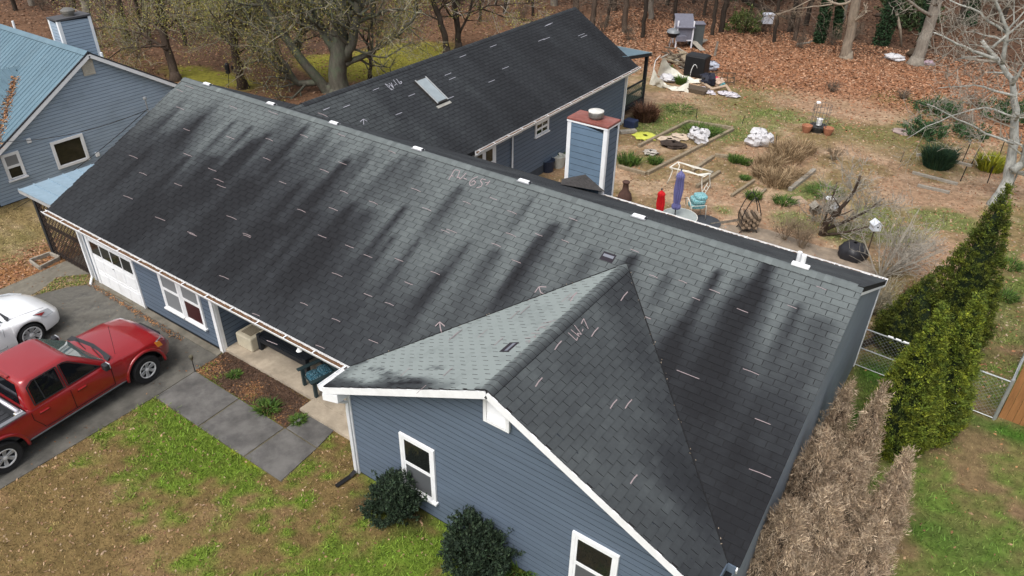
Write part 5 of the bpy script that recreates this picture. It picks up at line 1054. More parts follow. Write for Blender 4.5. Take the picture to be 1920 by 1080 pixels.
for i, (px_, s_) in enumerate((((1130,60),1.3),((1180,75),1.1),((1480,60),1.6),((1500,90),1.2),((1430,60),1.3),((1560,85),1.2),((1600,75),1.2),((1780,70),1.4),((980,40),1.4),((600,70),1.5),((420,70),1.6),((260,110),1.5),((170,70),1.5),((500,110),1.2),((760,60),1.4),((80,20),1.5),((1850,110),1.3),((1290,50),1.2))):
    bare_shrub(300+i, px_, 12, s_, 'twiggy undergrowth sapling at the edge of the wood', twig_brown, .8, .014, 2, 'undergrowth of the wood', 'undergrowth_sapling')
# ================================================================== vehicles
def car_paint(name, col, metal=.0):
    m = mat(name, col, .28, var=.03, scale=2, metal=metal, spec=.5, coat=1.0); return m
red_paint = car_paint('red_paint', (.27,.009,.012), .1); wht_paint = car_paint('white_car_paint', (.82,.83,.84))
tyre_m = mat('tyre_rubber', (.014,.014,.015), .85, var=.2); alloy = mat('alloy', (.66,.67,.68), .35, metal=.25, var=.08); dark_plastic = mat('dark_plastic', (.02,.021,.024), .55)
tint = mat('tinted_glass', (.006,.007,.009), .03, var=0, spec=.35); screen_glass = mat('windscreen', (.075,.115,.105), .03, var=.15, scale=2.5, spec=.8); lamp_clear = mat('lamp_lens', (.42,.44,.46), .08, spec=.7); amber = mat('amber_lens', (.55,.20,.03), .15); bedliner = mat('bed_liner', (.035,.037,.042), .6, var=.2); chrome = mat('chrome', (.6,.6,.62), .15, metal=1, var=0); seam_m = mat('seam_dark', (.012,.005,.005), .8, var=0); red_lens = mat('red_lens', (.25,.03,.03), .2); greycap = mat('grey_cap', (.16,.165,.18), .5)
def lerp_tab(tab, y):
    ys = [t[0] for t in tab]; return float(np.interp(y, ys, [t[1] for t in tab]))
def lower_body(P):
    """loft of half sections mirrored; returns MB. stations run front (+y) to rear"""
    ys = sorted(set([round(v, 3) for v in np.r_[np.linspace(P['rear'], P['front'], 46), [a+s*P['ar']*k for a in P['axles'] for s in (-1,1) for k in (0,.25,.5,.7,.85,.94,.985,1.0,1.03)]]]))
    rows = []
    for y in ys:
        zl = P['sill']
        for a in P['axles']:
            d = abs(y-a)
            if d < P['ar']: zl = max(zl, P['hub']+math.sqrt(P['ar']**2-d*d))
        fl = sum(P['flare']*math.exp(-((abs(y-a))/(P['ar']*1.1))**6) for a in P['axles'])
        wd = lerp_tab(P['width'], y); zs = lerp_tab(P['shoulder'], y); zc = lerp_tab(P['crown'], y); zl = min(zl, zs-.08)
        h = zs-zl; pr = []
        for f, k in ((0,.965),(.10,.985),(.25,1.0),(.5,1.005),(.72,.995),(.88,.975),(.96,.955),(1.0,.925)):
            z = zl+h*f; e = fl*(1-sstep(.35,.8,np.array((z-P['hub'])/(P['ar']*1.5)))) if z > P['sill']+.02 else fl
            pr.append((wd*k+float(e), z))
        for k, f in ((.84,.35),(.62,.75),(.35,.94),(.0,1.0)): pr.append((wd*k*.99, zs+(zc-zs)*f+.012*(1-f)))
        rows.append([np.array([x, y, z]) for x, z in pr])
    mb = MB(); op = P.get('open')
    full = [[r[j] for j in range(len(r))]+[r[j]*np.array([-1,1,1]) for j in range(len(r)-2, -1, -1)] for r in rows]
    mb.grid(full)
    if op:
        nc2 = len(full[0]); keep = []
        for i in range(len(full)-1):
            for j in range(nc2-1):
                ym = (ys[i]+ys[i+1])/2; keep.append(not (op[0] < ym < op[1] and 7 <= j <= nc2-9))
        mb.f = [q for q, k in zip(mb.f, keep) if k]; mb.m = [0]*len(mb.f)
    for r, rev in ((full[0], False), (full[-1], True)):
        b = len(mb.v); mb.v += [tuple(q) for q in r]; k = len(r); mb.f.append(tuple(range(b, b+k)) if not rev else tuple(range(b, b+k))[::-1]); mb.m.append(0)
    return mb, rows
def greenhouse(G):
    """cabin: outline at belt and at roof, blended; returns function surf(side,u,t) and MB"""
    (bf, br, bw, bz), (rf, rr, rw, rz) = G['belt'], G['roof']
    def loop(y0, y1, w, z, rc, n=5, crown=0.0, fw=None):
        fw = fw or w; P = []
        for (cx, cy, a0, ww) in ((w, y1, -90, w), (fw, y0, 0, fw)):
            for k in range(n+1):
                a = math.radians(a0+90*k/n); sx_ = ww-rc; sy0 = (y1+rc) if cy == y1 else (y0-rc)
                P.append(np.array([sx_+rc*math.cos(a), sy0+rc*math.sin(a), z]))
        return P+[q*np.array([-1,1,1]) for q in P[::-1]]
    rings = []
    for t, ins, rc in ((0,0,.12),(.5,0,.13),(.86,.0,.14),(.95,.018,.14),(.99,.05,.14),(1.0,.12,.14)):
        y0 = bf+(rf-bf)*t; y1 = br+(rr-br)*t; w = bw+(rw-bw)*t; z = bz+(rz-bz)*t
        rings.append(loop(y0-ins, y1+ins, w-ins, z, rc, fw=(w-ins)*G.get('nose', .94)))
    mb = MB(); mb.grid(rings, close=True); mb.m = [0]*len(mb.f)
    top = rings[-1]; b = len(mb.v); k = len(top); mb.v += [tuple(q) for q in top]; c = np.mean(top, 0)+np.array([0,0,G.get('crown', .03)]); mb.v.append(tuple(c))
    for i in range(k): mb.f.append((b+i, b+(i+1) % k, b+k)); mb.m.append(0)
    # orient outward
    def side(y, t, s=1, off=.006):   # point on the right/left flank
        w = bw+(rw-bw)*t; n = np.array([rz-bz, 0, bw-rw]); n = n/np.linalg.norm(n); nose = G.get('nose', .94)
        f = np.clip((y-(br+(rr-br)*t))/((bf+(rf-bf)*t)-(br+(rr-br)*t)), 0, 1); w2 = w*(1+(nose-1)*f)
        return np.array([s*(w2+n[0]*off), y, bz+(rz-bz)*t+n[2]*off])
    def front(x, t, off=.008):
        y = bf+(rf-bf)*t; n = np.array([0, rz-bz, bf-rf]); n = n/np.linalg.norm(n); return np.array([x, y+n[1]*off, bz+(rz-bz)*t+n[2]*off])
    def rear(x, t, off=.008):
        y = br+(rr-br)*t; n = np.array([0, -(rz-bz), rr-br]); n = n/np.linalg.norm(n); return np.array([x, y+n[1]*off, bz+(rz-bz)*t+n[2]*off])
    return mb, side, front, rear
def glass_pane(name, pts, m, parent, th=.006, nrm=None):
    P = [np.asarray(p, float) for p in pts]; n = np.cross(P[1]-P[0], P[2]-P[0]); n = n/np.linalg.norm(n)
    if nrm is not None and np.dot(n, nrm) < 0: n = -n
    if np.dot(np.cross(P[1]-P[0], P[2]-P[0]), n) > 0: return MB().prism([p-n*th for p in P], n*th*1.5).build(name, m, parent)
    return MB().prism([p-n*th for p in P[::-1]], n*th*1.5).build(name, m, parent)
def wheel(t, x, y, r, w, rimr, spokes, s, double=False):
    ax = np.array([s,0,0.0]); c = np.array([x, y, r])
    wl = MB().lathe(c-ax*w/2, [(rimr*.98,.02),(r*.90,0),(r*.985,.035),(r,.07),(r,w-.07),(r*.985,w-.035),(r*.90,w),(rimr*1.04,w-.012),(rimr,w-.03)], 28, axis=ax, caps=False).build('wheel', tyre_m, t, smooth=35)
    MB().lathe(c-ax*(w/2), [(rimr*1.03,.03),(rimr*1.03,w-.008),(rimr*.95,w-.01),(rimr*.90,w-.08),(rimr*.2,w-.10)], 28, axis=ax, caps=False).build('rim_barrel', dark_plastic, wl, smooth=40)
    MB().lathe(c+ax*(w/2-.014), [(rimr*1.04,0),(rimr*1.03,.012),(rimr*.93,.010),(rimr*.92,-.02)], 28, axis=ax, caps=False).build('rim', alloy, wl, smooth=40)
    for k in range(spokes):
        a = 2*math.pi*k/spokes+.35; 
        for da in ((-.16,.16) if double else (0,)):
            d = np.array([0, math.cos(a+da), math.sin(a+da)]); q = np.array([0, -math.sin(a+da), math.cos(a+da)]); wi = (.020 if double else rimr*.13)
            MB().add([c+ax*(w/2-.035)+d*rimr*.18-q*wi*.8, c+ax*(w/2-.035)+d*rimr*.18+q*wi*.8, c+ax*(w/2-.012)+d*rimr*.95+q*wi*1.45, c+ax*(w/2-.012)+d*rimr*.95-q*wi*1.45,
                      c+ax*(w/2-.07)+d*rimr*.18-q*wi, c+ax*(w/2-.07)+d*rimr*.18+q*wi, c+ax*(w/2-.05)+d*rimr*.95+q*wi*1.6, c+ax*(w/2-.05)+d*rimr*.95-q*wi*1.6],
                     [(0,1,2,3),(3,2,1,0),(0,3,7,4),(1,5,6,2),(4,5,1,0)]).build('spoke', alloy, wl)
    MB().lathe(c+ax*(w/2-.06), [(rimr*.26,0),(rimr*.25,.04),(rimr*.12,.05),(0,.052)], 14, axis=ax).build('hub_cap', alloy, wl, smooth=40)
    return wl
def seam(name, pts, parent, w=.012, m=seam_m):
    mb = MB()
    for a, b in zip(pts[:-1], pts[1:]): mb.beam(a, b, w, w*.5, up=(1,0,.2))
    return mb.build(name, m, parent)
# ---------------------------------------------------------------- red pickup
tk = thing('pickup_truck', (0,0,0), 'red crew cab pickup truck parked on the driveway', 'pickup truck')
TP = dict(front=2.66, rear=-2.86, sill=.40, hub=.385, ar=.50, axles=(1.775,-1.775), flare=.05, open=(-2.80,-1.05),
    width=[(-2.86,.86),(-2.6,.90),(1.9,.905),(2.25,.885),(2.48,.82),(2.60,.72),(2.66,.62)],
    shoulder=[(-2.86,1.12),(-.9,1.12),(.75,1.11),(1.2,1.09),(1.9,1.05),(2.3,.98),(2.52,.86),(2.66,.66)],
    crown=[(-2.86,1.12),(-.9,1.12),(.75,1.20),(1.2,1.195),(1.9,1.16),(2.3,1.08),(2.52,.94),(2.66,.70)])
mbb, rows = lower_body(TP); body = mbb.build('body', red_paint, tk, smooth=32)
TG = dict(belt=(1.02,-1.02,.875,1.09), roof=(.20,-.90,.735,1.77), nose=.95, crown=.035)
gm, tside, tfront, trear = greenhouse(TG); gm.build('cab', red_paint, tk, smooth=35)
wsc = glass_pane('windscreen', [tfront(-.70,.10), tfront(.70,.10), tfront(.58,.90), tfront(-.58,.90)], screen_glass, tk, nrm=np.array([0,1,1]))
glass_pane('rear_window', [trear(-.62,.16), trear(.62,.16), trear(.54,.86), trear(-.54,.86)], tint, tk, nrm=np.array([0,-1,1]))
for s in (1,-1):
    nn = np.array([s,0,.3])
    w1 = glass_pane('side_window', [tside(.74,.12,s), tside(.16,.80,s), tside(.06,.86,s), tside(-.02,.86,s), tside(-.02,.12,s)], tint, tk, nrm=nn)
    w2 = glass_pane('side_window', [tside(-.14,.12,s), tside(-.14,.86,s), tside(-.66,.86,s), tside(-.78,.74,s), tside(-.80,.12,s)], tint, tk, nrm=nn)
    for w_, pts in ((w1, [(.76,.10),(.17,.83),(.06,.89),(-.05,.89),(-.05,.10),(.76,.10)]), (w2, [(-.11,.10),(-.11,.89),(-.68,.89),(-.82,.76),(-.83,.10),(-.11,.10)])):
        seam('window_trim', [tside(a,b,s,.010) for a, b in pts], w_, .022, dark_plastic)
    seam('pillar', [tside(-.585,.14,s,.014), tside(-.60,.84,s,.014)], w2, .022, dark_plastic)
    X = lambda z: s*.911
    for pts in ([(.93,.52),(.95,1.04)], [(-.06,.52),(-.06,1.05)], [(-.97,1.05),(-.97,.85),(-.84,.62),(-.80,.52)], [(.93,.52),(-.78,.52)]): seam('door_seam', [np.array([X(z), y, z]) for y, z in pts], body)
    for y in (.10, -.80):
        hd = MB().box(s*.905-.02, s*.905+.03, y-.01, y+.20, .925, .955).build('door_handle', red_paint, tk, bevel=.008)
        MB().box(s*.906-.004, s*.906+.010, y-.02, y+.21, .905, .922).build('recess', seam_m, hd)
    mr = MB().obox((s*1.0,.80,1.18), (.09,0,0), (0,.06,0), (0,0,.085)).build('mirror', dark_plastic, tk, bevel=.03)
    MB().obox((s*1.0,.868,1.19), (.08,0,0), (0,.012,0), (0,0,.07)).build('mirror_cap', mat('mirror_grey',(.42,.43,.45),.3), mr, bevel=.01)
    hl = MB().prism([(s*.60,2.50,.86),(s*.79,2.36,.95),(s*.86,2.20,.96),(s*.885,2.24,.80),(s*.70,2.54,.72)], (0,.035,.02)).build('headlight', lamp_clear, tk, bevel=.012)
    MB().prism([(s*.872,2.16,.96),(s*.90,2.20,.82),(s*.885,2.34,.79),(s*.86,2.30,.93)], (s*.02,.01,.0)).build('indicator', amber, hl)
    seam('sill_trim', [np.array([s*.885,y,.425]) for y in (1.25,-1.25)], body, .03, greycap)
    MB().beam((s*.86,-1.06,1.135),(s*.86,-2.84,1.135), .11, .035).build('bed_rail', greycap, tk, bevel=.01)
    MB().prism([(s*.815,-1.06,.55),(s*.815,-2.82,.55),(s*.815,-2.82,1.13),(s*.815,-1.06,1.13)], (-s*.03,0,0)).build('bed_side', bedliner, tk)
    
for y0, y1, z in ((-1.07,-1.045,1.12),(-2.86,-2.81,1.14)): MB().box(-.80, .80, y0, y1, .55, z).build('bed_end', bedliner, tk)
bd = MB().box(-.805, .805, -2.80, -1.075, .60, .64).build('bed_floor', bedliner, tk)
for k in range(9): MB().box(-.72+k*.18-.045, -.72+k*.18+.045, -2.78, -1.10, .6405, .655).build('rib', bedliner, bd)
MB().box(-.79, .79, -1.75, -1.68, .656, .675).build('bed_bar', alum, tk)
lb_ = MB().tube([(-.82,-1.16,1.21),(.82,-1.16,1.21)], .05, 10).build('cross_bar', mat('silver_bar',(.55,.53,.58),.3,metal=.6), tk, smooth=True)
for s in (1,-1): MB().box(s*.80-.05, s*.80+.05, -1.24, -1.08, 1.154, 1.18).build('bar_foot', alloy, lb_)
MB().tube([(.78,-1.2,1.2),(.70,-1.30,.95),(.62,-1.5,.75)], .012, 6).build('strap', mat('yellow_strap',(.32,.22,.05),.8), lb_)
MB().box(-.30, .30, -.93, -.86, 1.735, 1.785).build('brake_light', red_lens, tk, bevel=.01)
cw = MB().prism([(-.80,.98,1.135),(.80,.98,1.135),(.76,1.10,1.19),(0,1.17,1.205),(-.76,1.10,1.19)], (0,0,.02)).build('cowl', dark_plastic, tk)
for a, b in (((-.55,1.06,1.225),(.02,.95,1.20)), ((.10,1.06,1.225),(.64,.95,1.20))): MB().tube([a, b], .009, 5).build('wiper', dark_plastic, cw)
MB().box(-.40, .40, 2.53, 2.655, .66, .82).build('grille', dark_plastic, tk, bevel=.02); MB().box(-.42, .42, 2.655, 2.68, .64, .68).build('grille_bar', chrome, tk)
MB().prism([(-.72,2.50,.46),(.72,2.50,.46),(.60,2.70,.46),(-.60,2.70,.46)], (0,0,.16)).build('bumper', red_paint, tk, bevel=.03)
MB().tube([(.70,1.25,1.12),(.72,1.30,1.95)], .005, 4).build('antenna', black_pl, tk)
for y in TP['axles']:
    for s in (1,-1):
        MB().tube([(s*.915, y+.53*math.cos(q), .385+.53*math.sin(q)) for q in np.linspace(-.05, math.pi+.05, 22)], .042, 8).build('fender_flare', red_paint, tk, smooth=True)
        wheel(tk, s*.815, y, .385, .26, .215, 6, s)
        MB().box(s*.55-.12 if s > 0 else -.67, s*.55+.12 if s > 0 else -.43, y-.46, y+.46, .42, .80).build('wheel_well', black_pl, tk)
MB().box(-.80, .80, -2.7, 2.3, .28, .45).build('underbody', black_pl, tk)
hd_ = math.atan2(.236, 3.542); mid = np.array([5.998+.118, -1.327-1.771]); ex = np.array([math.cos(hd_), math.sin(hd_)]); cxy = mid-ex*.90
tk.location = (cxy[0], cxy[1], .012); tk.rotation_euler = (0,0,hd_)
# ---------------------------------------------------------------- white saloon
wc = thing('white_car', (0,0,0), 'white saloon car parked beyond the red pickup', 'car')
CP = dict(front=2.42, rear=-2.42, sill=.24, hub=.335, ar=.385, axles=(1.42,-1.36), flare=.02,
    width=[(-2.42,.70),(-2.2,.84),(-1.4,.91),(0,.905),(1.5,.925),(1.95,.88),(2.2,.78),(2.35,.62),(2.42,.45)],
    shoulder=[(-2.42,.70),(-2.1,.90),(-1.2,.93),(0,.90),(.9,.88),(1.5,.84),(1.95,.72),(2.25,.60),(2.42,.46)],
    crown=[(-2.42,.74),(-2.1,.98),(-1.2,1.0),(0,1.0),(.9,1.0),(1.5,.94),(1.95,.83),(2.25,.68),(2.42,.50)])
mbb, rows = lower_body(CP); cb = mbb.build('body', wht_paint, wc, smooth=40)
CG = dict(belt=(1.02,-1.62,.84,.92), roof=(.02,-.95,.58,1.44), nose=.93, crown=.04)
gm, cside, cfront, crear = greenhouse(CG); gm.build('cabin', wht_paint, wc, smooth=35)
glass_pane('windscreen', [cfront(-.72,.06), cfront(.72,.06), cfront(.52,.92), cfront(-.52,.92)], screen_glass, wc, nrm=np.array([0,1,1])); glass_pane('rear_window', [crear(-.68,.1), crear(.68,.1), crear(.48,.9), crear(-.48,.9)], tint, wc, nrm=np.array([0,-1,1]))
for s in (1,-1):
    nn = np.array([s,0,.4]); wa = glass_pane('side_window', [cside(.80,.08,s), cside(.10,.84,s), cside(-.28,.86,s), cside(-.28,.08,s)], tint, wc, nrm=nn); glass_pane('side_window', [cside(-.36,.08,s), cside(-.36,.86,s), cside(-.85,.80,s), cside(-1.2,.08,s)], tint, wc, nrm=nn)
    seam('window_trim', [cside(a,b,s,.01) for a, b in ((.86,.05),(.10,.88),(-.85,.86),(-1.28,.05),(.86,.05))], wa, .022, dark_plastic)
    for pts in ([(.78,.35),(.84,.88)], [(-.32,.32),(-.32,.88)], [(.78,.35),(-1.0,.32)]): seam('door_seam', [np.array([s*.913, y, z]) for y, z in pts], cb, .008, mat('seam_grey',(.2,.2,.21),.7,var=0))
    MB().obox((s*1.0,.66,.98), (.10,0,0), (0,.07,0), (0,0,.065)).build('mirror', wht_paint, wc, bevel=.03)
    h_ = MB().prism([(s*.62,2.10,.70),(s*.76,1.86,.80),(s*.84,1.62,.83),(s*.90,1.86,.66),(s*.74,2.16,.58)], (s*.02,.03,.02)).build('headlight', lamp_clear, wc, bevel=.01)
    MB().prism([(s*.84,1.66,.82),(s*.88,1.80,.72),(s*.80,1.94,.74)], (s*.02,.02,.022)).build('indicator', red_lens, h_)
    seam('hood_seam', [np.array([s*.72,.98,.957]), np.array([s*.70,1.5,.905]), np.array([s*.60,2.05,.765])], cb, .007, MATS['seam_grey'])
for y in CP['axles']:
    for s in (1,-1):
        wheel(wc, s*.815, y, .335, .225, .245, 7, s, double=True); MB().box(s*.55-.12 if s > 0 else -.67, s*.55+.12 if s > 0 else -.43, y-.36, y+.36, .3, .66).build('wheel_well', black_pl, wc)
MB().box(-.78, .78, -2.2, 2.0, .16, .30).build('underbody', black_pl, wc); MB().prism([(-.74,1.06,.93),(.74,1.06,.93),(.70,1.14,.975),(-.70,1.14,.975)], (0,0,.02)).build('cowl', dark_plastic, wc)
q = at(68, 648); e2 = math.radians(2.5); wc.rotation_euler = (0,0,e2); off = np.array([.90*math.cos(e2)-1.42*math.sin(e2), .90*math.sin(e2)+1.42*math.cos(e2)]); wc.location = (q[0]-off[0], q[1]-off[1], .012)
# ================================================================== yard things
wood_old = mat('weathered_wood', (.23,.185,.125), .9, var=.3, scale=10, bump=.5, bscale=50, stretch=(1,1,.4)); wood_grey = mat('grey_wood', (.27,.245,.205), .9, var=.3, scale=10, bump=.5); wood_dark = mat('dark_wood', (.085,.062,.042), .9, var=.3, scale=14, bump=.5)
def gp(x, y, dz=0.0): q = at(x, y); q[2] = ground_z(q[0], q[1])+dz; return q
def timber_bed(label, segs, w=.14, h=.16, name='raised_bed', m=wood_old):
    c = np.mean([at(*s_[0]) for s_ in segs]+[at(*s_[1]) for s_ in segs], 0); t = thing(name, (c[0],c[1],0), label, 'garden bed')
    for a, b in segs: MB().beam(gp(*a, dz=h/2-.03), gp(*b, dz=h/2-.03), w, h).build('timber', m, t, bevel=.012)
    return t
timber_bed('long raised bed edged with timbers behind the chimney', [((1291,230),(1197,276)),((1291,230),(1374,243)),((1374,245),(1213,327)),((1158,314),(1210,328))])
timber_bed('middle raised bed with plank edges right of the table frame', [((1337,296),(1297,323)),((1349,324),(1306,353)),((1340,293),(1369,297))])
timber_bed('small sand-filled bed edged with two planks', [((1414,340),(1371,370)),((1435,357),(1413,379))], .10, .14)
timber_bed('fenced bed with grey log edges around the dark bush', [((1710,325),(1795,347)),((1720,349),(1780,363)),((1778,302),(1822,313)),((1718,292),(1735,294))], .12, .13, 'log_edged_bed', wood_grey)
timber_bed('small empty planter box at the corner of the lean-to', [((58,492),(96,478)),((96,479),(113,486)),((113,487),(76,506)),((76,506),(58,493))], .06, .16, 'planter_box', wood_grey)
tag(MB().beam(gp(1526,322,.07), gp(1480,358,.07), .16, .14).build('plank', wood_grey, bevel=.01), 'grey weathered plank lying on the soil right of the dry grass', 'plank')
# white patio table frame without its top
wtab = mat('white_tube', (.66,.64,.57), .5, var=.1); B_ = [at(x, y, .70) for x, y in ((1256,314),(1271,304),(1337,322),(1321,331))]
t = thing('table_frame', np.mean(B_,0)*[1,1,0], 'white tubular patio table frame without a top, beside the blue umbrella', 'table')
MB().tube(B_+[B_[0]], .028, 7).build('rim', wtab, t, smooth=True)
for i, q in enumerate(B_):
    c = np.mean(B_,0); d = unit((q-c)*[1,1,0]); MB().tube([q, q-d*.12-[0,0,.10], q-d*.05-[0,0,.45], q+d*.02-[0,0,.70]], .024, 6).build('leg', wtab, t, smooth=True)
    q2 = B_[(i+1) % 4]; m_ = (q+q2)/2
    if i % 2 == 1: MB().tube([q*.85+q2*.15, m_*1-[0,0,.0]+(c-m_)*.35, q2*.85+q*.15], .018, 6).build('brace', wtab, t)
MB().beam(B_[3]*.8+B_[0]*.2-[0,0,.02], B_[2]*.2+B_[3]*.8-[0,0,.02]+(B_[2]-B_[3])*.5, .12, .03).build('crossbar', wtab, t)
# umbrellas
def umbrella(px_top, px_bot, m, label, rad, zb, pole=True):
    bt = at(px_bot[0], px_bot[1], zb); top = up_at(px_top[0], px_top[1], bt); t = thing('patio_umbrella', bt*[1,1,0], label, 'umbrella'); ax = unit(top-bt); Ln = np.linalg.norm(top-bt)
    e1 = unit(np.cross(ax,(1,0,0))); e2 = np.cross(ax,e1); rows = []
    for f, r_ in ((0,.45),(.03,.95),(.10,1.0),(.16,.62),(.20,.75),(.5,1.0),(.8,.82),(.83,.95),(.90,.75),(.97,.25),(1,.08)):
        rows.append([bt+ax*(f*Ln)+(e1*math.cos(2*math.pi*k/24)+e2*math.sin(2*math.pi*k/24))*rad*r_*(1+.16*math.cos(k*math.pi)*(1 if f < .95 else 0)) for k in range(24)])
    MB().grid(rows, close=True).build('canopy', m, t, smooth=50); MB().tube([bt*[1,1,0], bt+ax*.05], .022, 8).build('pole', mat('dark_pole',(.06,.06,.06),.5), t)
    MB().lathe(top, [(.03,0),(.03,.05),(.0,.07)], 8, axis=ax).build('finial', MATS['dark_pole'], t)
    MB().lathe(bt*[1,1,0]+[0,0,.0], [(.24,0),(.24,.04),(.05,.08),(.03,.2)], 14).build('base', MATS['dark_pole'], t)
umbrella((1278,319), (1267,392), mat('blue_cloth',(.135,.135,.30),.85,var=.2,scale=8,stretch=(5,5,.4)), 'closed blue patio umbrella standing in the round glass table', .14, .95)
umbrella((1241,356), (1236,408), mat('red_cloth',(.55,.012,.016),.8,var=.15,scale=8), 'closed red patio umbrella behind the ridge', .13, .55)
c = at(1274, 405, .70); t = thing('glass_table', c*[1,1,0], 'round glass patio table under the blue umbrella', 'table')
MB().lathe(c, [(.60,0),(.60,.012),(.58,.014)], 30).build('top', mat('frosted_glass',(.30,.33,.31),.12,var=.1,spec=.6), t, smooth=40); MB().tube([c+[math.cos(a)*.605, math.sin(a)*.605, .004] for a in np.linspace(0,2*np.pi,31)], .014, 6).build('rim', wtab, t)
for k in range(4): a = k*math.pi/2+.6; MB().tube([c+[math.cos(a)*.4,math.sin(a)*.4,-.01], c+[math.cos(a)*.55,math.sin(a)*.55,-.70]], .018, 6).build('leg', wtab, t)
# chair with heaped teal cushion
c = gp(1302, 408); t = thing('patio_chair', c, 'white tubular chair heaped with teal patterned cushions', 'chair'); fx = unit(np.array([.75,.66,0])); sx2 = np.array([-fx[1],fx[0],0]); Z = np.array([0,0,1.])
def cp(a, b, z): return c+fx*a+sx2*b+Z*z
for s in (1,-1): MB().tube([cp(-.28,s*.28,0), cp(-.28,s*.28,.60), cp(.25,s*.28,.62), cp(.30,s*.28,.0)], .016, 6).build('leg', wtab, t, smooth=True)
MB().tube([cp(-.30,-.28,.42), cp(-.33,-.26,.70), cp(-.35,0,.80), cp(-.33,.26,.70), cp(-.30,.28,.42)], .017, 6).build('back_frame', wtab, t, smooth=True)
for k in range(4): MB().tube([cp(.28+.06*k,.30,.60+.14*k), cp(.28+.06*k,.52,.60+.14*k)], .010, 5).build('slat', wtab, t)
for b in (.30,.52): MB().tube([cp(.26,b,.55), cp(.50,b,1.12)], .014, 6).build('rail', wtab, t)
def teal():
    m = mat('teal_pattern', (.045,.23,.26), .85, var=0); n = m.node_tree.nodes; l = m.node_tree.links; v = n.new('ShaderNodeTexVoronoi'); v.inputs['Scale'].default_value = 22; g = n.new('ShaderNodeNewGeometry'); l.new(g.outputs[0], v.inputs['Vector'])
    cr = n.new('ShaderNodeValToRGB'); cr.color_ramp.elements[0].color = (.05,.26,.29,1); cr.color_ramp.elements[1].color = (.22,.40,.42,1); cr.color_ramp.elements[0].position = .3; cr.color_ramp.elements[1].position = .5; e = cr.color_ramp.elements.new(.12); e.color = (.015,.05,.06,1); l.new(v.outputs['Distance'], cr.inputs[0]); l.new(cr.outputs[0], n['Principled BSDF'].inputs['Base Color']); return m
tealm = teal()
def cushion(name, c0, ax_, ay_, az_, m, parent, n=12):
    rows = []; 
    for i in range(n+1):
        v = -1+2*i/n; row = []
        for j in range(n*2):
            u = 2*math.pi*j/(n*2); e = .55; cu = abs(math.cos(u))**e*np.sign(math.cos(u)); su = abs(math.sin(u))**e*np.sign(math.sin(u)); k = max(0, 1-abs(v)**4)**.35; row.append(np.asarray(c0)+np.asarray(ax_)*cu*k+np.asarray(ay_)*su*k+np.asarray(az_)*v)
        rows.append(row)
    return MB().grid(rows, close=True).build(name, m, parent, smooth=True)
cushion('cushion', cp(0,0,.52), fx*.28, sx2*.26, Z*.09, tealm, t); cushion('cushion', cp(.03,.02,.70), fx*.25, sx2*.27, Z*.11, tealm, t); cushion('cushion', cp(.10,.0,.85), fx*.22, sx2*.24, Z*.08, tealm, t)
# chiminea
c = at(1169, 390); tag(MB().lathe((c[0],c[1],0), [(.16,0),(.24,.18),(.28,.38),(.22,.60),(.12,.74),(.10,.98),(.13,1.02),(.14,1.06),(.08,1.10),(.0,1.12)], 18).build('chiminea', mat('terracotta_dark',(.085,.045,.035),.8,var=.25), smooth=50), 'dark terracotta chiminea behind the ridge near the chimney', 'chiminea')
# firewood rack
c = gp(1400, 432); t = thing('firewood_rack', c, 'black hoop rack stacked with split firewood', 'rack'); iron = black_metal
for dx in (-.22,.22):
    P = [c+_r0*(.33*math.cos(a)*(1-.45*max(0,math.sin(a))))+FH*dx+Z*(.60+.60*math.sin(a)*(1.3 if math.sin(a) > 0 else .8)) for a in np.linspace(0,2*np.pi,25)]; MB().tube(P, .016, 6).build('hoop', wood_dark if False else iron, t, smooth=True)
for s in (-1,1):
    MB().tube([c+_r0*.30*s-FH*.22+Z*.2, c+_r0*.30*s+FH*.22+Z*.2], .014, 5).build('tie', iron, t)
    for dx in (-.22,.22): MB().tube([c+_r0*.2*s+FH*dx+Z*.18, c+_r0*.32*s+FH*dx], .016, 5).build('leg', iron, t)
for k in range(25):
    row = k//5; u = -.24+.12*(k % 5)+R.uniform(-.02,.02); q = c+_r0*u+Z*(.24+row*.10+R.uniform(-.01,.01)); MB().tube([q-FH*.27+R.uniform(-.03,.03)*_r0, q+FH*.27], R.uniform(.05,.064), 6).build('log', [mat('split_log',(.26,.19,.13),.9,var=.4,scale=18), wood_dark][k % 2], t)
# flat round mat and stone edging
tag(MB().lathe(gp(1322,418,.01), [(.55,0),(.55,.03),(.5,.05)], 24).build('fire_pit_cover', mat('slate_cloth',(.045,.05,.058),.8,var=.2), smooth=40), 'dark round cover on the ground behind the teal chair', 'cover')
t = thing('stone_edging', gp(1358,420), 'row of grey stones between the round cover and the log rack', 'edging')
for k in range(4): q = gp(1344+k*10.5, 421-k*1.6, .05); MB().obox(q, unit(gp(1376,416)-gp(1344,421))*.17, unit(np.array([.6,.8,0]))*.11, (0,0,.06)).build('stone', wood_grey, t, bevel=.02)
c = gp(1596, 482); rows = []
for f, r_ in ((0,.42),(.3,.46),(.6,.44),(.85,.33),(1,.06)): rows.append([c+[math.cos(a)*r_*(1+.10*math.sin(a*5+f*4)), math.sin(a)*r_*(1+.10*math.sin(a*5+f*4)), f*.55] for a in np.linspace(0,2*np.pi,21)[:-1]])
tag(MB().grid(rows, close=True).build('covered_grill', mat('black_cover',(.022,.022,.026),.4,var=.2), smooth=60), 'round grill under a wrinkled black cover by the patio shrubs', 'grill')
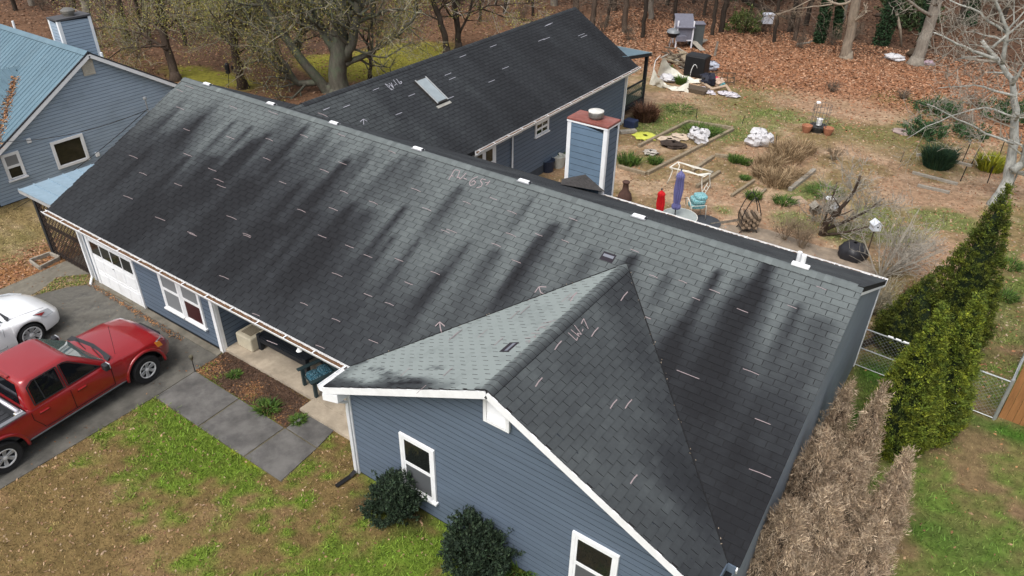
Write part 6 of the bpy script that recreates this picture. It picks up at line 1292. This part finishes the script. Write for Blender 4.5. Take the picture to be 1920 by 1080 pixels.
# bird houses
def birdhouse(px_, z, label, wall, roofm, s=.15, post=True):
    c = at(px_[0], px_[1], z); t = thing('birdhouse', c*[1,1,0], label, 'birdhouse'); a = .7; X_ = np.array([math.cos(a),math.sin(a),0]); Y_ = np.array([-math.sin(a),math.cos(a),0])
    MB().prism([c-X_*s-Y_*s-Z*s, c+X_*s-Y_*s-Z*s, c+X_*s-Y_*s+Z*s*.6, c-Y_*s+Z*s*1.5, c-X_*s-Y_*s+Z*s*.6], Y_*2*s).build('box', wall, t)
    for k in (1,-1): MB().prism([c+X_*k*s*1.25-Y_*s*1.2+Z*s*.5, c-Y_*s*1.2+Z*s*1.65, c+Y_*s*1.2+Z*s*1.65, c+X_*k*s*1.25+Y_*s*1.2+Z*s*.5], Z*.02).build('roof', roofm, t)
    MB().lathe(c-Y_*s+Z*.02, [(.03,-.002),(.03,.004)], 10, axis=-Y_).build('hole', black_pl, t)
    if post: MB().tube([c*[1,1,0], c-Z*s], .025, 6).build('post', wood_dark, t)
    else: MB().tube([c+Z*s*1.6, c+Z*(s*1.6+.25)], .004, 4).build('hanger', black_pl, t)
birdhouse((1529,392), .5, 'dark birdhouse with pale roof left of the fruit tree', wood_dark, wood_grey); birdhouse((1566,395), .7, 'birdhouse with pale pitched roof in front of the fruit tree', wood_dark, mat('pale_roof',(.5,.5,.5),.6)); birdhouse((1642,424), 1.0, 'white birdhouse hanging in the bare shrub', mat('birdhouse_white',(.62,.65,.70),.5), MATS['birdhouse_white'], .13)
tag(MB().lathe(gp(1551,397,.0), [(.03,0),(.03,.5),(.18,.52),(.2,.56),(.16,.55)], 14).build('bird_bath', mat('bath_white',(.55,.56,.56),.5)), 'small white bird bath between the two dark birdhouses', 'bird bath')
# crumpled white sacks and buckets
def sack(px_, s, label, m, seed, flat=.6, group=None, cat='sack', name='sack', z=0):
    rg = np.random.default_rng(seed); c = gp(*px_, dz=z); rows = []
    for i in range(9):
        v = i/8; row = []
        for j in range(14):
            a = 2*math.pi*j/14; r_ = s*math.sin(math.pi*min(max(v,.03),.97))**.6*(1+rg.normal(0,.2)); row.append(c+[math.cos(a)*r_, math.sin(a)*r_*.75, max(.0, s*flat*(1-math.cos(math.pi*v))*.5*2*(.8+.2*rg.uniform())-.01)])
        rows.append(row)
    return tag(MB().grid(rows, close=True).build(name, m, smooth=20), label, cat, group)
whs = mat('white_sack', (.50,.49,.50), .6, var=.15); beige = mat('beige_sack', (.50,.40,.30), .8, var=.2)
for i, (p_, s_, lb) in enumerate((((1412,274),.34,'left of the three white sacks on the lawn'),((1420,264),.36,'rear of the three white sacks on the lawn'),((1433,274),.36,'right of the three white sacks on the lawn'))): sack(p_, s_, lb, whs, 10+i, .9, 'white sacks on the lawn')
for i, (p_, s_, lb) in enumerate((((1300,262),.28,'white sack in the middle of the long raised bed'),((1313,270),.30,'white sack nearest the right timber of the long raised bed'),((1318,258),.26,'crumpled pale sack behind the white ones in the bed'),((1302,252),.22,'grey sack at the far side of the sack heap in the bed'))): sack(p_, s_, lb, whs, 20+i, .9, 'sacks in the long raised bed')
sack((1255,263), .5, 'flattened beige sack in the long raised bed', beige, 31, .12); sack((1278,257), .4, 'beige torn sack beside the white ones', beige, 32, .15)
sack((1220,288), .32, 'white and dark debris near the left timber of the long bed', mat('debris',(.35,.32,.28),.8,var=.7,scale=20), 33, .3, cat='debris', name='debris'); sack((1262,274), .5, 'dark soil heap in the long raised bed', mat('dark_soil',(.04,.028,.022),.95,var=.4), 34, .25, cat='soil heap', name='soil_heap')
sack((1210,257), .55, 'flat lime-yellow sheet on the grass by the bed', mat('lime_plastic',(.50,.52,.08),.5,var=.15), 35, .10, cat='sheet', name='plastic_sheet')
# wire cage with pots
c = gp(1532, 246); t = thing('wire_cage', c, 'round wire cage standing over dark pots on the lawn', 'cage'); wire = mat('wire', (.12,.12,.115), .6)
for k in range(16): a = k*math.pi/8; MB().tube([c+[math.cos(a)*.38,math.sin(a)*.38,.2], c+[math.cos(a)*.38,math.sin(a)*.38,1.25]], .009, 4).build('wire', wire, t)
for z in (.25,.5,.75,1.0,1.25): MB().tube([c+[math.cos(a)*.38,math.sin(a)*.38,z] for a in np.linspace(0,2*np.pi,21)], .008, 4).build('ring', wire, t)
tag(MB().lathe(c, [(.30,0),(.40,.28),(.38,.30),(.3,.26)], 18).build('dark_pot', mat('dark_pot',(.03,.03,.03),.6), smooth=40), 'dark pot under the wire cage', 'pot'); tag(MB().lathe(c+[0,0,.30], [(.12,0),(.14,.30),(.12,.31)], 12).build('white_jug', white, smooth=40), 'pale jug standing inside the wire cage', 'jug'); MB().lathe(c+[-.25,.1,1.25], [(.10,0),(.10,.06),(.06,.08)], 12).build('lid', white, t, smooth=40)
terra = mat('terracotta', (.32,.135,.075), .85, var=.2)
for p_, lb in (((1511,248),'terracotta pot left of the wire cage'),((1551,253),'terracotta pot right of the wire cage')): q = gp(*p_); tag(MB().lathe(q, [(.14,0),(.22,.22),(.24,.34),(.21,.35),(.18,.28)], 16).build('flower_pot', terra, smooth=40), lb, 'pot', 'terracotta pots')
# stakes
for i, (a, b, lb) in enumerate((((1307,203),(1306,224),'thin black stake behind the long raised bed'),((1397,216),(1391,232),'thin black stake at the right corner of the lawn weeds'),((1457,252),(1454,285),'green stake among the white sacks and dry grass'),((1696,284),(1688,304),'short black stake left of the dark bush'),((1822,263),(1804,304),'black fence stake behind the grey log'),((1836,278),(1821,308),'black fence stake between the log and the yellow shrub'),((1813,312),(1800,340),'black fence stake in front of the grey log'),((1862,312),(1851,344),'black fence stake in front of the yellow shrub'),((1886,258),(1874,292),'black fence stake behind the yellow shrub'))):
    q = gp(*b); e = up_at(a[0], a[1], q); tag(MB().tube([q-[0,0,.1], e], .022 if i > 3 else .014, 6).build('stake', black_metal), lb, 'stake', 'black garden stakes')
q = gp(1340,105); tag(MB().tube([q, up_at(1346,78,q)], [.08,.06], 7).build('broken_post', bark_grey), 'pale broken post standing on the leaf carpet', 'post')
# rear porch at the end of the rear wing
pc = thing('rear_porch', (7.0,23.6,0), 'black-railed porch with metal roof at the far end of the rear wing', 'porch')
pz = 2.75; y1 = 24.9
MB().prism([(.9,RYE+.02,ZE2+.55),(6.85,RYE+.02,ZE2+.35),(6.85,y1+.1,pz-.15),(.9,y1+.1,pz-.15)], (0,0,-.06)).build('roof', dkw, pc)
for k in range(11): 
    x = .9+k*.544; z0 = ZE2+.56-.2*(x-.9)/7; MB().prism([(x,RYE+.03,z0),(x+.54,RYE+.03,z0-.018),(x+.54,y1+.15,pz-.135),(x,y1+.15,pz-.135)], (0,0,.02)).build('roof_panel', nmetal, pc)
MB().beam((.9,y1+.16,pz-.17),(6.9,y1+.16,pz-.17), .04, .12).build('fascia', wood_grey, pc); MB().beam((6.87,RYE+.1,ZE2+.30),(6.87,y1+.15,pz-.20), .04, .14).build('fascia', dkw, pc)
for (x, y) in ((6.72,y1),(6.72,RYE+.15),(4,y1),(1,y1)): MB().box(x-.07,x+.07,y-.07,y+.07,-.1,pz-.2).build('post', dkw, pc)
MB().box(.9,6.78,RYE+.02,y1+.05,.30,.45).build('deck', dkw, pc)
for z in (.55,1.0,1.35): MB().box(6.69,6.75,RYE+.22,y1-.07,z-.04,z+.04).build('rail', dkw, pc)
lat = MB()
for sgn in (1,-1):
    for k in range(-6, 18):
        a = k*.15; zz = [z for z in np.linspace(0,.78,30) if 0 <= a+sgn*z <= 2.4]
        if len(zz) > 2: lat.beam((6.765+sgn*.006, RYE+.24+a+sgn*zz[0], .58+zz[0]), (6.765+sgn*.006, RYE+.24+a+sgn*zz[-1], .58+zz[-1]), .006, .028)
lat.build('lattice', mat('lattice_green',(.10,.125,.09),.8), pc)['kind'] = 'stuff'
# hoop tunnel with a torn white sheet
H0 = gp(1232,152); H1 = gp(1310,150); t = thing('hoop_tunnel', (H0+H1)/2, 'low hoop tunnel with a sagging torn white sheet', 'hoop tunnel'); pvc = mat('pvc', (.60,.60,.58), .5)
for (a, b, top) in (((1226,128),(1242,102),None), ((1293,147),(1309,146),(1303,121))):
    qa = gp(*a) if top else None
    if top: A = gp(*a); B = gp(*b); m_ = up_at(top[0], top[1], (A+B)/2); MB().tube([A]+[A+(B-A)*f+(m_-(A+B)/2)*math.sin(math.pi*f)**.6 for f in np.linspace(.1,.9,9)]+[B], .02, 6).build('hoop', pvc, t, smooth=True)
    else: A = up_at(1226,128,gp(1222,158)); B = up_at(1238,104,gp(1225,150)); MB().tube([gp(1222,158), A, (A+B)/2+[-.1,0,.05], B], .02, 6).build('hoop', pvc, t, smooth=True)
def sheet(pa, pb, name, sagz, n=18, fold=.05):
    rows = []
    for f in np.linspace(0,1,n):
        i = f*(len(pa)-1); k = min(int(i), len(pa)-2); g = i-k; A = np.asarray(pa[k])*(1-g)+np.asarray(pa[k+1])*g; B = np.asarray(pb[k])*(1-g)+np.asarray(pb[k+1])*g
        rows.append([A+(B-A)*s_+np.array([0,0,fold*math.sin(s_*9+f*21)])+FH*fold*math.sin(f*30+s_*5) for s_ in np.linspace(0,1,7)])
    return MB().grid(rows).build(name, mat('white_sheet',(.60,.58,.50),.8,var=.08), t, smooth=True)
sheet([up_at(1243,108,gp(1238,150)), up_at(1264,130,gp(1264,148)), up_at(1290,145,gp(1292,152)), up_at(1322,150,gp(1322,156))], [gp(1232,142,.05), gp(1255,150,.05), gp(1290,156,.03), gp(1322,158,.02)], 'sheet', .1)
sheet([up_at(1226,130,gp(1218,158)), up_at(1236,148,gp(1236,164)), up_at(1262,164,gp(1262,168)), up_at(1291,156,gp(1291,172))], [gp(1217,158,.02), gp(1232,162,.02), gp(1262,170,.02), gp(1291,174,.02)], 'sheet', .1)
MB().tube([gp(1312,155,.1), gp(1335,170,.06), gp(1360,170,.25), gp(1372,178,.03)], .09, 8).build('rolled_sheet', mat('tan_sheet',(.36,.27,.19),.8,var=.15), t, smooth=True)
# clutter about the tunnel
tag(MB().box(*(lambda q: (q[0]-.62,q[0]+.55,q[1]-.4,q[1]+.45))(gp(1305,142)), 0, 1.15).build('black_bin', black_pl, bevel=.08), 'large black lidded bin behind the hoop tunnel', 'bin')
sack((1331,132), .42, 'pale blue-grey bundle beside the black bin', mat('bluegrey',(.36,.38,.44),.7,var=.25), 41, .7, cat='bundle', name='bundle')
for p_, s_, col, lb, z in (((1327,160),.40,(.02,.022,.035),'dark blue-black bundle among the junk',.0),((1337,160),.30,(.45,.035,.075),'bright pink bucket lying among the junk',.0),((1346,162),.28,(.45,.33,.25),'beige bucket beside the pink one',.0),((1353,164),.18,(.10,.30,.33),'small teal tub beside the beige bucket',.0)): sack(p_, s_, lb, mat('cl_%d' % p_[0], col, .5, var=.1), int(p_[0]), .9, 'coloured buckets in the junk heap', 'bucket', 'bucket')
for i, (p_, s_, lb) in enumerate((((1318,170),.30,'white rag at the left of the rag heap'),((1330,176),.28,'white rag in the middle of the rag heap'),((1356,178),.3,'white rag behind the rightmost rag'),((1372,182),.34,'white rag at the right end of the rag heap'))): sack(p_, s_, lb, mat('rags',(.50,.47,.50),.8,var=.5,scale=14), 50+i, .35, 'rags on the ground', 'rag', 'rag')
q = gp(1352,160); t = thing('iron_bench', q, 'rusty black iron bench end behind the coloured buckets', 'bench'); 
for s_ in (-.6,-.3,0,.3,.6): MB().tube([q+_r0*s_+Z*.1, q+_r0*(s_)+Z*.62+FH*.15], .02, 5).build('bar', wood_dark, t)
for z in (.15,.38,.62): MB().tube([q-_r0*.68+Z*z+FH*z*.24, q+_r0*.68+Z*z+FH*z*.24], .024, 5).build('rail', wood_dark, t)
for s_ in (-.68,.68): MB().tube([q+_r0*s_, q+_r0*s_+Z*.65+FH*.16], .026, 5).build('leg', wood_dark, t)
tp = gp(1247,143); tag(MB().lathe(tp, [(.22,0),(.28,.3),(.26,.31),(.2,.25)], 14).build('planter_pot', wood_dark), 'dark pot inside the hoop tunnel', 'pot'); clump((1250,141), 120, .6, .5, GREEN, 'green leafy plant growing in the hoop tunnel', 'potted_plant', w=.03); sack((1252,152), .42, 'white crumpled bag inside the hoop tunnel', whs, 61, .5)
clump((1276,157), 150, .45, .5, GREEN*1.1, 'yellowish green plant at the hoop tunnel mouth', 'potted_plant', w=.03); tag(MB().box(*(lambda q: (q[0]-.6,q[0]+.6,q[1]-.35,q[1]+.35))(gp(1305,172)), -.02, .22).build('wooden_tray', wood_dark, bevel=.02), 'low wooden tray at the mouth of the hoop tunnel', 'tray')
# lumber pile
for i in range(26):
    a = np.array([R.uniform(1238,1275), R.uniform(104,128)]); b = a+np.array([R.uniform(10,34), R.uniform(-10,14)]); zz = R.uniform(.05,.55)
    tag(MB().beam(gp(*a, dz=zz), gp(*b, dz=zz*R.uniform(.3,1)), R.uniform(.10,.24), .05).build('scrap_board', [wood_grey, wood_old, wood_dark][i % 3]), 'weathered scrap board in the pile behind the hoop tunnel', 'board', 'scrap lumber pile')
tag(MB().beam(gp(1276,112,.5), gp(1291,130,.05), .35, .05).build('leaning_board', wood_old), 'broad pale board leaning on the lumber pile beside the black bin', 'board')
tag(MB().beam(gp(1302,119,.08), gp(1322,104,.08), .3, .05).build('long_board', wood_dark), 'dark board lying on the leaves behind the black bin', 'board')
# chicken coop and kettle grill
q = gp(1281,86); t = thing('chicken_coop', q, 'small white-framed grey coop at the edge of the wood', 'coop'); gry = mat('coop_grey',(.13,.13,.16),.7,var=.15); cw_ = mat('coop_white',(.62,.62,.66),.6)
CX = unit(np.array([_r0[0],_r0[1],0])); 
def cb3(a0,a1,b0,b1,z0,z1): return MB().obox(q+CX*(a0+a1)/2+FH*(b0+b1)/2+Z*(z0+z1)/2, CX*(a1-a0)/2, FH*(b1-b0)/2, Z*(z1-z0)/2)
cb3(-.55,.35,-.45,.45,.45,1.25).build('box', gry, t); cb3(-.60,-.02,-.75,-.452,.45,.75).build('nest_box', gry, t); 
MB().prism([q-CX*.68-FH*.6+Z*1.2, q+CX*.45-FH*.6+Z*1.2, q+CX*.45+FH*.55+Z*1.75, q-CX*.68+FH*.55+Z*1.75], Z*.05).build('roof', gry, t)
for a in (-.58,.38):
    for b in (-.48,.48): cb3(a-.04,a+.04,b-.04,b+.04,0,1.6).build('leg', cw_, t)
for z in (.45,1.22): cb3(-.54,.34,-.49,-.455,z-.035,z+.035).build('rail', cw_, t)
cb3(.40,1.1,-.3,.4,.0,1.35).build('run', mat('mesh_dark',(.06,.07,.07),.8), t); cb3(.38,1.14,-.35,.45,1.352,1.40).build('run_roof', gry, t)
MB().beam(q+CX*.5-FH*.3+Z*.4, q+CX*1.0-FH*1.1+Z*.02, .4, .03).build('ramp', wood_grey, t); tag(MB().beam(gp(1301,86,.05), gp(1320,80,.2), .5, .06).build('scrap_board', wood_grey), 'grey board lying against the right side of the coop', 'board')
q = gp(1259,88); t = thing('kettle_grill', q, 'dark kettle grill left of the coop', 'grill'); MB().lathe(q+Z*.55, [(.08,0),(.30,.10),(.40,.30),(.41,.33)], 18).build('bowl', black_metal, t, smooth=40); MB().lathe(q+Z*.885, [(.41,0),(.36,.12),(.18,.22),(0,.24)], 18).build('lid', mat('grey_enamel',(.17,.18,.19),.35), t, smooth=40)
for k in range(3): a = k*2.09+.5; MB().tube([q+Z*.62+[.15*math.cos(a),.15*math.sin(a),0], q+[.36*math.cos(a),.36*math.sin(a),0]], .018, 5).build('leg', MATS['steel'], t)
q = gp(1434,62); t = thing('white_beehive', q, 'small white slatted box hung at the edge of the wood', 'box')
MB().obox(q+Z*.9, CX*.33, FH*.25, Z*.28).build('body', mat('hive_white',(.50,.52,.58),.6,var=.25,scale=9), t, bevel=.02); MB().obox(q+Z*1.20, CX*.38, FH*.30, Z*.03).build('lid', MATS['hive_white'], t)
for a in (-.28,.28): MB().tube([q+CX*a, q+CX*a+Z*.63], .02, 5).build('leg', wood_dark, t)
sack((1676,112), .55, 'white discarded board at the foot of the leaning grey trunk', whs, 71, .35, cat='scrap', name='scrap'); sack((1712,108), .4, 'dark brown box remains beside the grey trunk', wood_dark, 72, .7, cat='scrap', name='scrap'); sack((1740,122), .3, 'mauve scrap right of the grey trunk', mat('mauve',(.3,.22,.26),.7), 73, .5, cat='scrap', name='scrap')
sack((1692,248), .5, 'flat pale mauve stone on the lawn', mat('mauve_stone',(.34,.26,.23),.8), 74, .08, cat='stone', name='flat_stone')
# bird feeder on pole
q = gp(429,178); t = thing('bird_feeder', q, 'black tube feeder on a thin pole behind the ridge', 'bird feeder'); e = up_at(428,118,q); MB().tube([q, e], .014, 5).build('pole', black_metal, t); MB().lathe(up_at(428,138,q), [(.0,0),(.11,.02),(.11,.45),(.05,.52),(0,.54)], 10).build('feeder', black_pl, t); e = up_at(434,122,q); MB().lathe(e, [(.04,-.3),(.05,-.05),(0,0)], 8).build('small_feeder', black_pl, t)
# pots by the rear wing
for p_, r_, m_, lb in (((1026,320),.30,mat('navy_pot',(.02,.028,.05),.5),'dark blue tub against the rear wing wall'),((1046,312),.30,mat('pale_pot',(.42,.42,.38),.6),'pale round tub with greenery by the rear wing wall')): q = gp(*p_); tag(MB().lathe(q, [(r_*.8,0),(r_,.45),(r_*1.03,.48),(r_*.9,.46),(r_*.8,.4)], 16).build('garden_tub', m_, smooth=40), lb, 'tub')
clump((1047,306), 160, .55, .5, GREEN, 'leafy greens growing in the pale tub', 'potted_plant', w=.03)
q = gp(1181,238); tag(MB().box(q[0]-.25,q[0]+.3,q[1]-.2,q[1]+.25,0,.35).build('blue_crate', mat('navy_plastic',(.02,.03,.07),.5), bevel=.03), 'navy blue crate at the foot of the far downspout', 'crate'); q = gp(1168,247); tag(MB().beam(q+[0,-.3,.08], q+[.5,.3,.08], .25, .12).build('splash_block', wood_grey), 'pale splash block under the far downspout', 'block')
# ================================================================== fences
galv = mat('galvanised', (.38,.40,.40), .4, metal=.5, var=.15); meshm = mat('chain_wire', (.30,.32,.32), .5, metal=.4, var=0)
def chainlink(A, B, h, label, name='chain_link_fence', posts=3, mid=False, toprail=True):
    A = np.array(A, float); B = np.array(B, float); Ln = np.linalg.norm(B-A); d = (B-A)/Ln; t = thing(name, A, label, 'fence')
    for k in range(posts): MB().tube([A+d*Ln*k/(posts-1)-Z*.1, A+d*Ln*k/(posts-1)+Z*(h+.06)], .03, 8).build('post', galv, t)
    if toprail: MB().tube([A+Z*h, B+Z*h], .02, 6).build('rail', galv, t)
    if mid: MB().tube([A+Z*h*.5, B+Z*h*.5], .018, 6).build('rail', galv, t)
    MB().tube([A+Z*.05, B+Z*.05], .012, 5).build('bottom_wire', galv, t)
    w = MB(); st = .11
    for sgn in (1,-1):
        for k in range(-int(h/st)-1, int(Ln/st)+int(h/st)+2):
            a = k*st; zz = [z for z in np.linspace(.05,h,24) if 0 <= a+sgn*z <= Ln]
            if len(zz) > 1: w.beam(A+d*(a+sgn*zz[0])+Z*zz[0], A+d*(a+sgn*zz[-1])+Z*zz[-1], .0035, .0035)
    w.build('mesh', meshm, t)['kind'] = 'stuff'; return t
F0, F1 = gp(1598,684), gp(1862,787); FM = F0+(F1-F0)*.36
chainlink(F0, FM, 1.2, 'chain-link gate between the house corner and the near green conifer', 'chain_link_gate', 2, mid=True); chainlink(FM+(F1-F0)*.01, F1, 1.2, 'chain-link fence section behind the near green conifers', posts=3)
F2 = gp(1930,640); F2 = F1+unit(F2-F1)*5.5; chainlink(F1+[.03,.05,0], F2, 1.2, 'chain-link fence running back along the right edge', posts=3)
for k in range(3): q = F0+(F1-F0)*(.17+k*.055)+Z*1.225; tag(MB().beam(q, q+(F1-F0)*.04, .06, .03).build('white_clip', white, bevel=.008), ['white clip on the gate rail nearest the house','middle white clip on the gate rail','white clip on the gate rail nearest the conifer'][k], 'clip', 'clips on the gate rail')
wf = thing('wooden_fence', F1+[.15,0,0], 'brown wooden board fence at the right edge', 'fence'); brownf = mat('fence_brown', (.27,.125,.045), .8, var=.22, scale=5, bump=.3, bscale=40, stretch=(3,3,.4))
fd = unit(gp(1925,800)-gp(1872,780)); f0 = gp(1872,781)
for k in range(26): MB().obox(f0+fd*(.075+k*.15)+Z*.85, fd*.0715, np.cross(Z,fd)*.011, Z*.9).build('board', brownf, wf)
for z in (.4,1.4): MB().obox(f0+fd*1.95+Z*z+np.cross(Z,fd)*.045, fd*1.95, np.cross(Z,fd)*.03, Z*.045).build('rail', brownf, wf)
tag(MB().tube([gp(1610,652,.06), gp(1665,628,.06), gp(1725,598,.06)], .09, 8).build('rotting_log', bark_dark, smooth=True), 'dark log lying across the grass behind the gate', 'log')
# ================================================================== porch things
BL = mat('charcoal_paint', (.014,.017,.022), .55, var=.15)
q0, q1 = at(483,658,.10), at(573,705,.10); t = thing('porch_bench', np.array([(q0[0]+q1[0])/2,1.6,.10]), 'long black slatted bench on the porch', 'bench')
bx0, bx1, by0, by1 = q0[0]-.05, q1[0]+.05, 1.10, 1.72
for k in range(5): y = by0+k*(by1-by0)/5; MB().box(bx0, bx1, y+.006, y+(by1-by0)/5-.006, .52, .56).build('slat', BL, t)
MB().box(bx0+.02, bx1-.02, by0-.02, by0+.012, .38, .519).build('apron', BL, t); MB().box(bx0+.02, bx1-.02, by1-.012, by1+.02, .38, .519).build('apron', BL, t)
for x in (bx0+.01, bx1-.13):
    for y in (by0-.02, by1-.1): MB().box(x, x+.12, y-.005, y+.12, .10, .60).build('leg', BL, t, bevel=.008)
# beige box
c = at(462,652,.10); t = thing('beige_box', (c[0]+.1,c[1]+.2,.10), 'beige moulded box at the left end of the porch bench', 'box'); bgm = mat('beige_plastic',(.50,.45,.34),.7,var=.12,scale=5)
x0, y0 = c[0]-.30, c[1]-.05; MB().box(x0, x0+.62, y0, y0+.62, .10, .52).build('body', bgm, t, bevel=.04); MB().box(x0+.12, x0+.50, y0+.12, y0+.48, .521, .535).build('panel', mat('tan_panel',(.20,.17,.12),.8,var=.4,scale=30), t)
# teal cushioned armchair
c = at(588,735,.10); c = np.array([c[0]-.02, c[1]+.28, .10]); t = thing('porch_armchair', c, 'dark green wooden armchair with blue floral cushion on the porch', 'armchair'); gn = mat('dark_green_paint',(.022,.040,.045),.6,var=.15)
def flo():
    m = mat('floral_cloth', (.05,.15,.2), .85, var=0); n = m.node_tree.nodes; l = m.node_tree.links; v = n.new('ShaderNodeTexVoronoi'); v.inputs['Scale'].default_value = 34; g = n.new('ShaderNodeNewGeometry'); l.new(g.outputs[0], v.inputs['Vector']); cr = n.new('ShaderNodeValToRGB'); cr.color_ramp.interpolation = 'CONSTANT'; cr.color_ramp.elements[0].color = (.42,.48,.52,1); cr.color_ramp.elements[1].position = .22; cr.color_ramp.elements[1].color = (.035,.13,.18,1); e = cr.color_ramp.elements.new(.55); e.color = (.012,.04,.06,1); l.new(v.outputs['Distance'], cr.inputs[0]); l.new(cr.outputs[0], n['Principled BSDF'].inputs['Base Color']); return m
flm = flo(); ca = -.25; ux = np.array([math.cos(ca), math.sin(ca), 0]); uy = np.array([-math.sin(ca), math.cos(ca), 0])
def ab(a0,a1,b0,b1,z0,z1): return MB().obox(c+ux*(a0+a1)/2+uy*(b0+b1)/2+Z*(z0+z1)/2, ux*(a1-a0)/2, uy*(b1-b0)/2, Z*(z1-z0)/2)
for s in (-1,1):
    ab(s*.30-.04,s*.30+.04,-.34,-.26,0,.50).build('leg', gn, t); ab(s*.30-.04,s*.30+.04,.28,.36,0,.46).build('leg', gn, t); ab(s*.33-.06,s*.33+.06,-.42,.34,.501,.53).build('arm', gn, t, bevel=.01)
for k in range(4): ab(-.25,.25,-.30+k*.15,-.18+k*.15,.28,.305).build('seat_slat', gn, t)
for k in range(5): MB().beam(c+ux*(-.22+k*.11)+uy*.30+Z*.28, c+ux*(-.22+k*.11)+uy*.52+Z*.88, .09, .02, up=(0,1,0)).build('back_slat', gn, t)
cushion('cushion', c-uy*.12+Z*.36, ux*.27, uy*.17, Z*.065, flm, t); cushion('cushion', c+uy*.16+Z*.38, ux*.27, uy*.15, Z*.075, flm, t)
# planter tub with dark plant, far right of the porch
c = at(622,712,.10); c = np.array([c[0]+.25, c[1]+.55, .10]); tag(MB().lathe(c, [(.20,0),(.28,.38),(.30,.42),(.26,.42),(.24,.36)], 18).build('porch_planter', mat('grey_planter',(.10,.11,.12),.6), smooth=40), 'dark grey planter at the right end of the porch', 'planter')
n = 500; P = c+[0,0,.42]+NR.normal(0,1,(n,3))*[.13,.13,.08]; t = thing('porch_plant', c, 'purple-tinged leafy plant in the porch planter', 'plant'); foliage('leaves', P, 700, .04, .03, np.array([(.03,.05,.03),(.06,.04,.07),(.10,.08,.12)]), t, 4)
c = np.array([12.36,.02,.36]); tag(MB().lathe(c, [(.12,-.03),(.20,-.05),(.24,0),(.20,.05),(.12,.03)], 20, axis=(1,0,0)).build('wreath', mat('wreath_dark',(.03,.028,.025),.9,var=.4,scale=30), smooth=60), 'dark round wreath at the corner post of the gable wing', 'wreath')
# path light, eave lamp
q = gp(366,697); t = thing('path_light', q, 'black solar stake light at the driveway corner of the flower bed', 'lamp'); MB().tube([q-[0,0,.05], q+[0,0,.42]], .013, 6).build('stake', black_pl, t); MB().lathe(q+[0,0,.40], [(.035,0),(.05,.08),(.06,.10),(.05,.13),(.0,.14)], 10).build('head', mat('lamp_dark',(.10,.09,.06),.4), t, smooth=40)
c = at(561,656,2.28); tag(MB().lathe((c[0],c[1],2.26), [(.02,.10),(.035,.06),(.07,.0),(.065,-.005),(.0,-.012)], 14).build('porch_lamp', white, smooth=40), 'round white lamp hanging under the porch gutter', 'lamp')
# old hose on the drive
pts = [(205,545),(230,565),(262,590),(285,600),(300,590)]; tag(MB().tube([at(x,y)+[0,0,.04] for x, y in ((180,540),(200,548),(225,560),(250,574))], .016, 6).build('garden_hose', mat('hose_brown',(.11,.085,.05),.7)), 'thin brown hose lying along the garage apron', 'hose')
